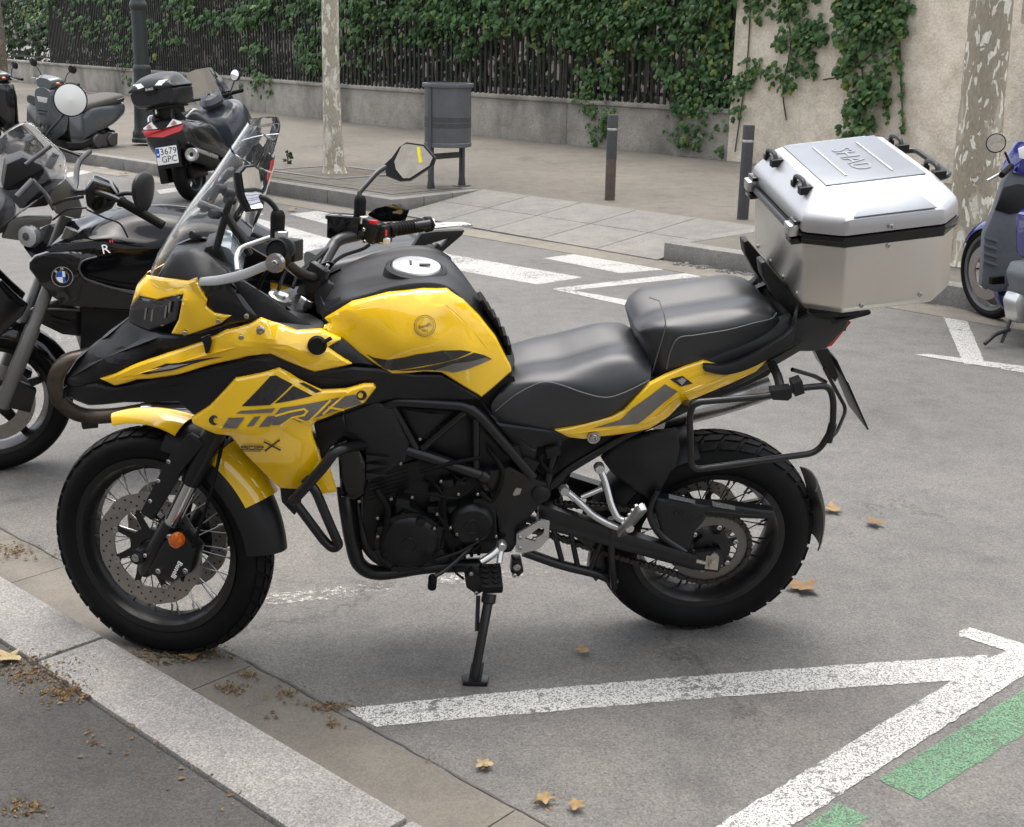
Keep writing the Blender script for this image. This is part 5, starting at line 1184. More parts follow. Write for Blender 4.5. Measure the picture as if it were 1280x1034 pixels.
# hugger over the rear tyre, rear fender flap on its arm
guard('rear_hugger', 12, 78, .345, .082, .088, BLP, n=26, drop=.045, cen=AR, parent=BK)
panel('hugger_side', [(752, 574, .098), (775, 552, .098), (815, 541, .108), (848, 538, .104), (850, 560, .11), (846, 585, .108), (838, 592, .104), (828, 612, .1), (812, 626, .1), (790, 612, .1), (765, 592, .098)], BLP, BK, thick=.012, smooth=20, ctrl=[(800, 575, .125)])
g = G(); g.tube(cat([at(822, 612, .115), at(812, 640, .12), at(825, 668, .122), at(856, 690, .122)], 6), .010, 10); g.ob('guard_arm', BLM, BK)
guard('rear_flap', 150, 187, .356, .070, .060, BLP, n=14, drop=.02, cen=AR, parent=BK)
g = G(); g.tube(fillet([at(862, 690, .11), at(905, 690, .11), at(975, 655, .11), at(1002, 640, .10)], .05), .010, 10) if False else None
for sd in (-1,): g.tube([Vector((.05, -.1*sd, .33)), Vector((.2, -.1*sd, .36)), Vector((.345, -.06*sd, .345))], .008, 8)
g.ob('flap_arm', BLM, BK)
# ---- frame
def bar(pts, r, name='frame_tube', m=BLM, n=12, f_=0.03, both=True):
    P = [at(*p) for p in pts]; P = fillet(P, f_) if len(P) > 2 else P; g = G(); g.tube(P, r, n); o = g.ob(name, m, BK)
    if both: g = G(); g.tube(mirror(P), r, n); g.ob(name, m, BK)
    return o
bar([(470, 515, .14), (490, 501, .145), (582, 507, .15), (600, 520, .15), (666, 596, .14)], .0145)
bar([(488, 504, .142), (520, 560, .135)], .0105); bar([(586, 510, .148), (528, 560, .135)], .0105); bar([(595, 516, .148), (595, 592, .14)], .0105)
bar([(500, 560, .135), (545, 574, .14), (605, 595, .145)], .0165)
bar([(430, 520, .10), (505, 562, .135)], .014)
g = G()
for (x, y) in ((603, 594),): g.tube([at(600, 592, .145), at(608, 597, .145)], .020, 14)
g.ob('frame_collar', BLM, BK)
for sd in (1, -1):
    q = [(604, 590, .15), (617, 588, .15), (638, 584, .15), (665, 598, .15), (684, 604, .15), (684, 622, .15), (660, 650, .15), (652, 682, .15), (625, 684, .15), (622, 650, .15), (612, 615, .15)]
    P = [at(*p) for p in q]; P = P if sd == 1 else mirror(P); g = G(); g.prism(P, (0, .05*sd, 0)); fp_ = g.ob('pivot_plate', BLM, BK, bevel=.008)
    if sd == 1:
        g = G(); g.lathe([(1e-5, .012), (.018, .012), (.024, .008), (.026, 0)], at(676, 617, .15), (0, -1, 0), 20); g.ob('pivot_cap', BLP, fp_)
        g = G(); g.prism([at(641, 618, .1515), at(645, 610, .1515), at(652, 611, .1515), at(650, 618, .1515), at(643, 620, .1515)], (0, .002, 0)); g.ob('pivot_slot', STL, fp_)
bar([(684, 610, .12), (705, 590, .12), (780, 545, .125), (860, 505, .13)], .012, 'subframe_tube'); bar([(700, 545, .13), (690, 575, .13), (682, 612, .13)], .012, 'subframe_tube')
panel('side_cover', [(600, 500, .14), (625, 530, .135), (694, 540, .145), (712, 548, .145), (700, 556, .14), (672, 560, .138), (670, 578, .138), (662, 588, .138), (640, 555, .136), (618, 530, .134)], BLP, BK, both=True, thick=.01, smooth=14, creases=[[(625, 533, .138), (671, 564, .145)]])
panel('frame_infill', [(496, 508, .12), (582, 512, .12), (640, 575, .12), (636, 588, .12), (600, 588, .12), (525, 556, .12)], BLP, BK, both=True, thick=.01, creases=[[(503, 511, .128), (565, 518, .128), (528, 550, .128)]], smooth=12)
panel('radiator_side_cover', [(392, 530, .17), (430, 516, .165), (468, 502, .16), (490, 512, .155), (512, 556, .15), (508, 578, .15), (470, 600, .15), (458, 610, .15), (455, 560, .165), (430, 548, .175), (412, 562, .175), (402, 578, .175)], BLP, BK, both=True, thick=.01, creases=[[(430, 518, .172), (435, 540, .18), (470, 546, .17), (505, 552, .157)]], smooth=12)
panel('fan_shroud', [(422, 556, .19), (432, 552, .19), (448, 562, .185), (456, 580, .18), (457, 618, .175), (445, 626, .17), (426, 622, .17), (424, 590, .18)], BLG, BK, both=True, thick=.03, smooth=25)
g = G()
for i in range(3): a_, b_ = at(458, 568+i*11, .165), at(486, 572+i*11-2, .158); g.prism([a_, b_, at(458, 576+i*11, .165)], (0, -.006, 0))
g.ob('cooling_fin', BLP, BK)
# ---- engine
g = G(); q = [(452, 615, .12), (470, 590, .12), (540, 570, .12), (600, 600, .12), (620, 640, .12), (648, 680, .12), (640, 692, .12), (585, 695, .12), (560, 704, .12), (530, 712, .12), (480, 712, .12), (462, 690, .12), (452, 650, .12)]
g.prism([at(*p) for p in q], (0, .24, 0)); en = g.ob('engine_block', ENG, BK, bevel=.012)
g = G(); g.prism([at(425, 590, .11), at(445, 560, .11), at(520, 545, .11), at(590, 560, .11), at(600, 600, .11), at(480, 625, .11), at(450, 625, .11)], (0, .22, 0)); g.ob('cylinder_block', ENG, BK, bevel=.012)
g = G()
for i in range(6): g.prism([at(462, 600+i*5, .122), at(510, 585+i*5, .122), at(510, 588+i*5, .122), at(462, 603+i*5, .122)], (0, .02, 0))
g.ob('cylinder_fin', ENG, en)
def rcover(name, c, rad, o_, dep, extra=None, r2=.4):
    g = G(); p = at(c[0], c[1], o_); g.lathe([(1e-5, dep), (rad*r2*.8, dep), (rad*r2*.84, dep+.002), (rad*r2, dep+.002), (rad*r2*1.04, dep), (rad*.78, dep-.002), (rad*.92, dep-.010), (rad, dep-.022), (rad*1.02, -.02)], p, (0, -1, 0), 44); o = g.ob(name, ENG, BK)
    if extra: e = G(); e.prism([at(x, y, o_+dep-.022) for x, y in extra], (0, .04, 0)); e.ob('cover_shoulder', ENG, o, bevel=.006)
    return o, p
c1, p1 = rcover('alternator_cover', (511, 670), .085, .13, .045, [(494, 640), (496, 624), (510, 622), (513, 634), (525, 640), (540, 655), (535, 668), (500, 660)], .26)
g = G(); g.box(at(503, 627, .165), (.035, .02, .022), Matrix.Rotation(.2, 3, 'Y')); g.lathe([(1e-5, .006), (.012, .006), (.013, -.01)], at(526, 652, .17), (0, -1, 0), 18); g.prism([at(509, 672, .1775), at(511, 672, .1775), at(511, 680, .1775), at(509, 680, .1775)], (0, .002, 0)); g.ob('cover_boss', ENG, c1, bevel=.003)
g = G()
for i in range(9):
    a = R(200+i*19); u = Vector((math.cos(a), 0, math.sin(a))); t = Vector((-math.sin(a), 0, math.cos(a))); c_ = p1+Vector((0, -.030, 0)); g.prism([c_+u*.045-t*.0018, c_+u*.074-t*.0018, c_+u*.074+t*.0018, c_+u*.045+t*.0018], (0, -.012, 0))
g.lathe([(.079, -.034), (.092, -.034), (.092, -.005), (.079, -.005)], p1, (0, 1, 0), 44, closed=True)
for i in range(7): a = R(100+i*48); g.lathe([(1e-5, .03), (.009, .03), (.010, .0)], p1+Vector((math.cos(a)*.090, -.008, math.sin(a)*.090)), (0, -1, 0), 12)
g.ob('cover_rib', ENG, c1)
g = G()
for i in range(5): g.prism([at(560+i*9, 690-i*3, .125), at(566+i*9, 689-i*3, .125), at(564+i*9, 700-i*2, .125), at(560+i*9, 700-i*2, .125)], (0, -.01, 0))
g.tube(cat([at(470, 612, .15), at(485, 640, .165), at(478, 690, .16), at(500, 712, .14)], 6), .009, 10); g.tube(cat([at(610, 560, .13), at(628, 590, .165), at(616, 625, .17), at(600, 615, .165)], 6), .007, 10); g.tube(cat([at(525, 590, .15), at(560, 580, .155), at(600, 572, .15)], 6), .006, 10); g.tube(cat([at(690, 560, .12), at(676, 575, .14), at(690, 590, .14), at(700, 570, .13)], 6), .006, 8)
g.ob('hose', RUB, BK)
c2, p2 = rcover('sprocket_cover', (589, 650), .062, .14, .035, [(592, 624), (620, 622), (622, 680), (600, 676), (575, 668)], .36)
g = G()
for (x, y) in ((525, 548), (501, 579), (489, 623), (472, 647), (472, 670), (515, 621), (597, 617), (596, 673), (546, 642), (563, 659), (571, 667), (449, 626), (543, 660), (620, 670), (573, 617), (551, 601)): bolt(g, at(x, y, .168), .0048, h=.006)
g.ob('engine_bolt', STL, en)
g = G()
for pth in ([(505, 615, .165), (540, 618, .17), (572, 622, .165), (600, 600, .15)], [(530, 600, .13), (548, 610, .16), (556, 640, .165), (546, 655, .16)], [(560, 585, .12), (575, 600, .15), (590, 590, .14)], [(545, 640, .165), (555, 655, .17), (564, 662, .165)], [(556, 664, .165), (550, 685, .16), (546, 700, .15)], [(590, 690, .17), (600, 680, .165), (606, 660, .15)], [(640, 570, .13), (660, 575, .14), (676, 590, .13)]):
    g.tube(cat([at(*p) for p in pth], 6), .0042, 8)
g.ob('engine_cable', RUB, BK)
g = G()
for (x, y, s_) in ((545, 615, .03), (558, 600, .026), (540, 632, .022), (566, 632, .022), (552, 690, .028), (660, 576, .035), (640, 560, .03), (575, 600, .022), (690, 560, .03)): g.box(at(x, y, .125), (s_*1.3, .05, s_), Matrix.Rotation(U(-.4, .4), 3, 'Y'))
g.ob('throttle_body', ENG, BK, bevel=.004)
# exhaust headers
for nm, pts, r_ in (('exhaust_header', [(430, 608, .07), (434, 640, .10), (441, 680, .11), (450, 706, .105), (475, 716, .09), (535, 708, .07), (600, 706, .05)], .021), ('exhaust_header', [(446, 612, .03), (450, 645, .07), (460, 682, .10), (485, 702, .09), (540, 706, .03)], .019)):
    g = G(); g.tube(cat([at(*p) for p in pts], 7), r_, 16); g.ob(nm, BLM, BK)
g = G(); g.tube(cat([at(820, 520, -.06), at(900, 500, -.15), at(960, 480, -.16)], 6), [.045]*13, 16); g.ob('silencer', STL, BK)
# shock, underside
g = G(); g.tube([at(684, 630, 0), at(712, 560, 0)], .03, 14); g.ob('rear_shock', BLM, BK)
# lower rail to the centre-stand lugs, and cross braces
bar([(655, 690, .10), (700, 706, .10), (750, 718, .10), (770, 728, .10)], .014, 'lower_rail'); bar([(690, 655, .105), (702, 700, .10)], .008, 'brace'); bar([(712, 660, .105), (722, 708, .10)], .008, 'brace'); bar([(752, 676, .105), (738, 712, .10)], .008, 'brace')
g = G(); g.prism([at(668, 640, .095), at(712, 655, .095), at(752, 668, .095), at(758, 712, .095), at(745, 728, .095), at(735, 715, .095), at(738, 690, .095), at(715, 668, .095), at(680, 655, .095)], (0, .03, 0)); g.ob('swingarm_brace', BLM, BK, bevel=.004)
bar([(764, 648, .13), (764, 700, .13), (768, 735, .12)], .010, 'peg_hanger_tube', both=False)
# ---- crash bars
bar([(455, 556, .16), (428, 561, .235), (418, 565, .245), (405, 583, .255), (374, 618, .25), (366, 626, .23)], .0135, 'crash_bar', f_=.04)
bar([(380, 598, .24), (394, 612, .25), (412, 655, .255), (424, 682, .25), (416, 686, .245), (405, 676, .235), (372, 632, .215), (362, 622, .2)], .0125, 'crash_bar', f_=.03)
g = G(); g.prism([at(350, 612, .2), at(378, 614, .21), at(376, 634, .2), at(368, 645, .19), at(352, 628, .18)], (0, .05, 0)); g.ob('bar_bracket', BLP, BK, bevel=.004)
# ---- pegs, levers, stand
def rod(pts, r, name, m, parent=BK, f_=.02, n=12): g = G(); g.tube(fillet([at(*p) for p in pts], f_), r, n); return g.ob(name, m, parent)
hgA = rod([(749, 584, .14), (756, 600, .155), (764, 632, .185), (772, 648, .2), (784, 652, .21)], .0095, 'peg_hanger', SIL); rod([(705, 612, .14), (720, 624, .15), (742, 645, .17), (762, 656, .19), (780, 662, .205)], .0095, 'hanger_arm', SIL, hgA); rod([(727, 622, .155), (753, 611, .155)], .007, 'hanger_strut', SIL, hgA)
g = G()
for (x, y) in ((749, 585), (705.5, 613)): g.lathe([(1e-5, .010), (.012, .010), (.014, .005), (.014, -.01)], at(x, y, .145), (0, -1, 0), 16)
g.ob('hanger_eye', SIL, hgA)
def peg(a, b, r, m, teeth, name):
    a, b = Vector(a), Vector(b); d = (b-a).normalized(); s_ = d.cross(Vector((0, 0, 1))).normalized(); u = s_.cross(d); g = G(); L = (b-a).length
    v = []; n_ = 14
    g.prism([a-s_*r+u*.004, a+d*L*.94-s_*r, b-s_*r*.6, b+s_*r*.6, a+d*L*.94+s_*r, a+s_*r], -u*.018); o = g.ob(name, m, BK, bevel=.003); t = G()
    for i in range(teeth):
        for k in (-1, 1): t.box(a+d*(L*(i+.6)/(teeth+.3))+s_*r*.55*k+u*.003, (.008, .008, .010), basis((0, 0, 0), d, s_).to_3x3())
    t.ob('peg_teeth', m, o); return o
peg(at(776, 664, .2), at(802, 630, .29), .014, SIL, 6, 'passenger_peg')
g = G(); g.lathe([(1e-5, .014), (.011, .014), (.013, .01), (.013, -.01)], at(786, 658, .23), (0, -1, 0), 16); g.ob('peg_pivot', CHR, BK)
o = [(645, 690), (646, 668), (676, 650), (687, 653), (686, 674), (673, 687), (652, 692)]
hole = [(656, 673), (675, 659), (681, 660), (679, 668), (664, 676)]
def ring_plate(name, out, hol, o_, th, m, parent=BK):
    oo = resamp([at(x, y, o_) for x, y in out], 40, True); c = sum(oo, Vector())/40; hh = [at(x, y, o_) for x, y in hol]; hh = resamp(hh, 40, True)
    hc = sum(hh, Vector())/40; hh = [min(hh, key=lambda q: -((q-hc).normalized().dot((p-hc).normalized()))) for p in oo]
    v = oo+hh+[p+Vector((0, th, 0)) for p in oo+hh]; f = []
    for i in range(40):
        j = (i+1) % 40; f += [(i, j, 40+j, 40+i), (80+i, 120+i, 120+j, 80+j), (i, 80+i, 80+j, j), (40+i, 40+j, 120+j, 120+i)]
    return mk(name, v, f, m, parent, smooth=30)
hp = ring_plate('heel_plate', o, hole, .172, .008, SIL); g = G()
for (x, y) in ((650, 672), (650, 685), (668, 674)): bolt(g, at(x, y, .174), .006)
g.ob('heel_bolt', STL, hp)
pb_ = rod([(627, 681, .17), (618, 692, .185), (601, 703, .20)], .010, 'peg_bracket', SIL); rod([(627, 683, .17), (624, 704, .2)], .008, 'bracket_arm', SIL, pb_); g = G(); g.lathe([(1e-5, .012), (.010, .012), (.014, .006), (.014, -.01)], at(627, 682, .175), (0, -1, 0), 16); g.ob('bracket_eye', SIL, pb_)
a_, b_ = at(612, 704, .19), at(614, 734, .30); d = (b_-a_).normalized(); sx = Vector((1, 0, 0)); g = G(); g.prism([a_-sx*.03, a_+sx*.03, b_+sx*.032, b_-sx*.022], Vector((0, 0, -.022))); pg_ = g.ob('rider_peg', RUB, BK, bevel=.006)
g = G()
for i in range(4):
    for k in (-1, 1): p = a_.lerp(b_, .15+.22*i)+sx*.014*k+Vector((0, 0, .002)); g.box(p, (.018, .014, .006), Matrix.Rotation(.5*k, 3, 'Z'))
g.ob('peg_rubber', RUB, pg_, bevel=.002)
foot = MB.inverted() @ gz(594, 853, .004)
top = at(612, 742, .2); g = G(); dd = (foot-top); g.tube([top, top+dd*.1, top+dd*.12, foot+Vector((0, 0, .04)), foot+Vector((0, 0, .02))], [.020, .020, .0135, .0125, .013], 14); st_ = g.ob('side_stand', BLM, BK)
ft = MB.inverted().to_3x3(); g = G(); fo = gz(594, 853, 0); q = [MB.inverted() @ (fo+Vector((x, y, .002))) for x, y in ((-.035, -.02), (.03, -.03), (.04, .015), (.0, .035), (-.035, .02))]; g.prism(q, ft @ Vector((0, 0, .012))); g.prism([q[0].lerp(foot, .4)+Vector((0, 0, .01)), q[1].lerp(foot, .5)+Vector((0, 0, .01)), q[2].lerp(foot, .6)+Vector((0, 0, .01))], dd.normalized()*-.05); g.ob('stand_foot', BLM, st_, bevel=.002)
g = G(); g.tube([top+Vector((-.03, 0, 0))+dd*.02, top+Vector((-.018, 0, 0))+dd*.42], .006, 8); g.ob('stand_spring', BLP, st_)
g = G(); g.prism([at(581, 722, .19), at(590, 716, .19), at(603, 722, .19), at(604, 740, .19), at(596, 744, .19), at(583, 735, .19)], (0, .04, 0)); sb_ = g.ob('stand_switch', BLP, BK, bevel=.004); g = G(); bolt(g, at(589, 717, .193), .006); bolt(g, at(595, 741, .193), .006); g.ob('switch_screw', STL, sb_)
g = G(); g.prism([at(640, 700, .13), at(652, 700, .13), at(655, 715, .13), at(648, 722, .13), at(638, 716, .13)], (0, .03, 0)); g.ob('stand_lug', BLM, BK, bevel=.004); g = G(); bolt(g, at(646, 709, .135), .011); bolt(g, at(643, 719, .135), .007); g.ob('lug_bolt', STL, BK)
gl_ = rod([(590, 682, .16), (572, 700, .18), (552, 716, .20), (541, 722, .21)], .006, 'gear_lever', BLM); g = G(); a_, b_ = at(541, 722, .205), at(540, 734, .25); g.tube([a_, b_], .012, 12); g.ob('toe_piece', RUB, gl_)
rod([(545, 700, .165), (575, 690, .17), (600, 676, .17)], .004, 'shift_rod', BLM); g = G(); g.tube(cat([at(566, 708, .16), at(570, 716, .18), at(580, 724, .19)], 5), .0035, 6); g.ob('switch_wire', RUB, BK)
# ---- top case (a box of its own, locked on the rack)
pv = at(1003, 392, .215); MTC = MB @ Matrix.Translation(pv) @ Matrix.Rotation(-.125, 4, 'Y') @ Matrix.Translation(-pv); at0 = at; at = Fr(MTC).at
TC = empty('top_case', MTC, 'brushed aluminium top case on the rear rack of the yellow motorcycle', 'luggage case')
hw = .265; z0 = at(1040, 396, hw).z; fa = at(1003, 386, hw-.05); xf = fa.x; xr = at(1174, 374, hw).x+.05
zt_ = at(1046, 311, hw).z
def case_ring(z, ex=0, ch=.06, front=0):
    x0, x1, y_ = xf-ex+front, xr+ex, hw+ex
    return [Vector((x0, -y_+ch, z)), Vector((x0+ch*1.4, -y_, z)), Vector((x1-ch, -y_, z)), Vector((x1, -y_+ch, z)), Vector((x1, y_-ch, z)), Vector((x1-ch, y_, z)), Vector((x0+ch*1.4, y_, z)), Vector((x0, y_-ch, z))]
def rings(name, rs, m, parent, cap0=True, cap1=True, bevel=.006):
    v = [p for r in rs for p in r]; n = len(rs[0]); f = []
    for i in range(len(rs)-1):
        for k in range(n): f.append((i*n+k, i*n+(k+1) % n, (i+1)*n+(k+1) % n, (i+1)*n+k))
    if cap0: f.append(tuple(range(n))[::-1])
    if cap1: f.append(tuple((len(rs)-1)*n+k for k in range(n)))
    return mk(name, v, f, m, parent, smooth=25, bevel=bevel)
rings('case_body', [case_ring(z0, -.012, .055), case_ring(z0+.02, 0), case_ring(zt_, .0)], ALU, TC)
sm = rings('case_seal', [case_ring(zt_+.001, .006), case_ring(zt_+.028, .008)], BLG, TC, bevel=.004)
zl = zt_+.029; zh = zl+.040; ztop = zl+.095
lid = rings('case_lid', [case_ring(zl, .008), case_ring(zh, .004, .062), [Vector((p.x*1, p.y, p.z)) for p in [Vector((xf+.040, -hw+.105, ztop)), Vector((xf+.085, -hw+.078, ztop)), Vector((xr-.085, -hw+.078, ztop)), Vector((xr-.045, -hw+.105, ztop)), Vector((xr-.045, hw-.105, ztop)), Vector((xr-.085, hw-.078, ztop)), Vector((xf+.085, hw-.078, ztop)), Vector((xf+.040, hw-.105, ztop))]]], ALW, TC, bevel=.012)
px0, px1, py_ = xf+.065, xr-.065, hw-.095; g = G(); g.prism([Vector((px0, -py_, ztop)), Vector((px1, -py_, ztop)), Vector((px1, py_, ztop)), Vector((px0, py_, ztop))], (0, 0, .003)); pl_ = g.ob('lid_plate', ALT, lid, bevel=.0015)
xm = (px0+px1)/2; g = G()
for dx in (-.058, .058): g.box((xm+dx, 0, ztop+.004), (.005, py_*1.45, .004))
g.ob('plate_rib', ALW, lid, bevel=.001)
text('lettering', 'SHAD', .072, basis((xm, 0, ztop+.0042), Vector((0, -1, 0)), Vector((1, 0, 0))), mat('embossed', (.30, .31, .33), .35, metal=.6), lid, .0006)
def lside(x, t): return Vector((x, -hw-.004+.082*t, zh+(ztop-zh)*t))
q0, q1, q2, q3 = lside(xf+.10, .04), lside(xr-.075, .04), lside(xr-.11, .60), lside(xf+.14, .60); nn = (q1-q0).cross(q3-q0).normalized(); nn = nn if nn.y < 0 else -nn; g = G(); g.prism([p+nn*.0005 for p in (q0, q1, q2, q3)], nn*.004); g.ob('lid_facet', ALT, lid, bevel=.002)
def loop(c, d, name):
    g = G(); d = Vector(d); g.tube(cat([c-d*.05, c-d*.04+Vector((0, 0, .02)), c+d*.01+Vector((0, 0, .026)), c+d*.03+Vector((0, 0, .012))], 5), .006, 8); g.box(c+d*.03+Vector((0, 0, .008)), (.03, .022, .018)); g.box(c-d*.05, (.016, .016, .014)); return g.ob(name, BLP, lid, bevel=0)
for (x, y, zz) in ((xf+.022, -.115, ztop-.020), (xf+.022, .115, ztop-.020), (xr-.022, -.115, ztop-.020), (xr-.022, .115, ztop-.020)): loop(Vector((x, y, zz)), (0, -1, 0), 'tie_loop')
for y in (-.175, .175):
    g = G(); g.box((xf-.020, y, zt_+.030), (.026, .044, .030)); la = g.ob('latch', SIL, TC, bevel=.006); g = G(); g.box((xf-.014, y, zt_+.004), (.028, .050, .016)); g.box((xf-.012, y, zt_+.050), (.018, .046, .010)); g.ob('latch_base', BLG, la, bevel=.004)
for xx in (xf-.014,): g = G(); g.tube([(xx, -.145, zt_+.022), (xx, .145, zt_+.022)], .009, 8); g.ob('case_handle', BLM, TC)
g = G(); g.tube(fillet([(xr-.02, -.12, zh+.02), (xr+.025, -.11, zh+.025), (xr+.025, .11, zh+.025), (xr-.02, .12, zh+.02)], .02), .007, 8); g.ob('lid_handle', BLM, TC)
g = G()
for (x, z) in ((xf+.13, z0+.02), (xr-.1, z0+.03), ((xf+xr)/2, zt_-.008)): bolt(g, Vector((x, -hw, z)), .006, h=.003)
bolt(g, Vector(((xf+xr)/2, -hw-.008, zl+.014)), .007, h=.004)
for i in range(4): bolt(g, Vector((xf, -.17+i*.113, z0+.03)), .006, (-1, 0, 0), .003)
g.ob('rivet', STL, TC)

at = at0
# ================================================================== street furniture
POST = mat('post_grey', (.055, .057, .06), .5, noise=.2, bump=.08, bscale=90); RUSTY = mat('post_brown', (.10, .075, .062), .6, noise=.3, nscale=14, bump=.1)
for i, (bx, by, lab) in enumerate(((762, 253, 'grey metal bollard standing alone on the sloping crossing ramp'), (928, 277, 'grey metal bollard standing beside the end of the far kerb'))):
    p = gz(bx, by, .12); B = empty('bollard', Matrix.Translation(p-Vector((0, 0, .03))), lab, 'bollard', 'bollards by the crossing')
    g = G(); g.lathe([(1e-5, 0), (.052, 0), (.052, .46)], (0, 0, 0), (0, 0, 1), 24); g.ob('lower_tube', RUSTY if i == 0 else POST, B)
    g = G(); g.lathe([(.0515, .46), (.053, .46), (.053, .88), (.050, .892), (1e-5, .894)], (0, 0, 0), (0, 0, 1), 24); g.ob('upper_tube', POST, B)
    g = G(); g.lathe([(.0535, .74), (.0545, .742), (.0545, .76), (.0535, .762)], (0, 0, 0), (0, 0, 1), 24); g.ob('ring', SIL, B)
# litter bin
bp1, bp2 = gz(538, 237, H), gz(577, 233, H); bc = (bp1+bp2)/2; bd = (bp2-bp1).normalized(); bl = (bp2-bp1).length
LB = empty('litter_bin', Matrix.Translation(bc) @ Matrix.Rotation(math.atan2(bd.y, bd.x), 4, 'Z'), 'grey metal litter bin hung between two posts on the pavement', 'litter bin')
BIN = mat('bin_metal', (.12, .125, .135), .45, metal=.3, noise=.12, nscale=8, bump=.05, bscale=60)
hb_ = bl/2*.9; z0_, z1_ = .46, 1.06
g = G(); g.lathe([(1e-5, z0_), (hb_*1.12, z0_), (hb_*1.14, z0_+.02), (hb_*1.14, z1_), (hb_*1.06, z1_), (hb_*1.06, z1_-.3), (1e-5, z1_-.3)], (0.0, -.02, 0), (0, 0, 1), 36); g.ob('bucket', BIN, LB)
g = G(); g.lathe([(hb_*1.04, z1_-.01), (hb_*1.24, z1_-.01), (hb_*1.26, z1_+.01), (hb_*1.24, z1_+.03), (hb_*1.04, z1_+.03)], (0, -.02, 0), (0, 0, 1), 36, closed=True); g.ob('rim', BIN, LB)
g = G(); g.lathe([(hb_*1.14, z0_-.02), (hb_*1.17, z0_-.015), (hb_*1.17, z0_+.02), (hb_*1.14, z0_+.025)], (0, -.02, 0), (0, 0, 1), 36, closed=True); g.ob('bottom_band', BIN, LB)
for k in (.18, .24): g = G(); g.lathe([(hb_*1.142, z0_+k), (hb_*1.15, z0_+k+.002), (hb_*1.15, z0_+k+.05), (hb_*1.142, z0_+k+.052)], (0, -.02, 0), (0, 0, 1), 36); g.ob('band', POST, LB)
for sx, top in ((-1, z1_), (1, z0_+.06)):
    g = G(); g.prism([(sx*hb_*1.1-.04, -.03, 0), (sx*hb_*1.1+.04, -.03, 0), (sx*hb_*1.1+.022, -.03, .10), (sx*hb_*1.1+.022, -.03, top), (sx*hb_*1.1-.022, -.03, top), (sx*hb_*1.1-.022, -.03, .10)], (0, .05, 0)); g.ob('post', POST, LB, bevel=.004)
    g = G(); g.box((sx*hb_*1.1, 0, .006), (.17, .12, .012)); g.ob('foot_plate', POST, LB, bevel=.003)
g = G(); g.box((0, 0, .34), (hb_*2.1, .03, .06)); g.ob('cross_bar', POST, LB, bevel=.004)
# lamp post
lp_ = gz(183, 176, .2); LPST = empty('lamp_post', Matrix.Translation(lp_-Vector((0, 0, .02))), 'dark cast-iron lamp post with flared base behind the top-box scooter', 'lamp post')
CIR = mat('cast_iron', (.030, .035, .035), .45, bump=.08, bscale=60, noise=.2)
g = G(); g.lathe([(1e-5, 0), (.20, 0), (.20, .05), (.185, .07), (.185, .13), (.17, .16), (.155, .2), (.145, .4), (.13, .7), (.118, .95), (.125, 1.0), (.125, 1.04), (.105, 1.07)], (0, 0, 0), (0, 0, 1), 32); g.ob('base', CIR, LPST)
g = G(); g.lathe([(.105, 1.07), (.10, 1.8), (.115, 1.82), (.125, 1.86), (.115, 1.9), (.095, 1.93), (.085, 4.6), (1e-5, 4.6)], (0, 0, 0), (0, 0, 1), 28); g.ob('shaft', CIR, LPST)
g = G(); g.lathe([(.06, 4.6), (.16, 4.75), (.22, 5.1), (.08, 5.3), (1e-5, 5.4)], (0, 0, 0), (0, 0, 1), 20); g.ob('lantern', WHI, LPST)
# ================================================================== the black naked motorcycle behind
MW = Matrix.Translation((-.98, 2.01, 0)) @ Matrix.Rotation(math.atan2(.28, .96), 4, 'Z') @ Matrix.Rotation(.10, 4, 'X'); FW = Fr(MW); wt = FW.at
BW = empty('motorcycle', MW, 'glossy black naked motorcycle with small smoked windscreen parked behind the yellow one', 'motorcycle')
GUN = mat('gunmetal', (.13, .13, .135), .35, metal=.7, rvar=.1); FRK = mat('fork_grey', (.16, .155, .145), .4, metal=.6)
def road_wheel(parent, c, R_, rb, w, mrim, name='wheel', disc=True, ns=5):
    g = G(); g.lathe([(1e-5, -.06), (.045, -.06), (.05, -.03), (.05, .03), (.045, .06), (1e-5, .06)], c, (0, 1, 0), 24); W = g.ob(name, mrim, parent)
    g = G(); g.lathe(tyre_prof(R_, rb, w)[1], c, (0, 1, 0), 56); g.ob('tyre', RUB, W, smooth=50)
    wr = .36*w; g = G(); g.lathe([(rb-.012, -wr), (rb+.006, -wr-.006), (rb-.004, -wr+.006), (rb-.004, wr-.006), (rb+.006, wr+.006), (rb-.012, wr), (rb-.026, 0)], c, (0, 1, 0), 56, closed=True); g.ob('rim', mrim, W)
    for i in range(ns):
        a = 2*math.pi*i/ns+.3; u = Vector((math.cos(a), 0, math.sin(a))); t = Vector((-math.sin(a), 0, math.cos(a))); g = G(); g.prism([c+u*.04-t*.025, c+u*(rb-.02)-t*.014, c+u*(rb-.02)+t*.014, c+u*.04+t*.025], (0, .02, 0)); g.ob('spoke', mrim, W, bevel=.004)
    if disc: g = G(); g.lathe([(rb*.45, -.0625), (rb*.72, -.0625), (rb*.72, -.0575), (rb*.45, -.0575)], c, (0, 1, 0), 48, closed=True); g.ob('brake_disc', DISC, W)
    return W
road_wheel(BW, Vector((-1.48, 0, .30)), .30, .216, .125, BLM, 'front_wheel'); road_wheel(BW, Vector((0, 0, .31)), .31, .216, .17, GUN, 'rear_wheel', False)
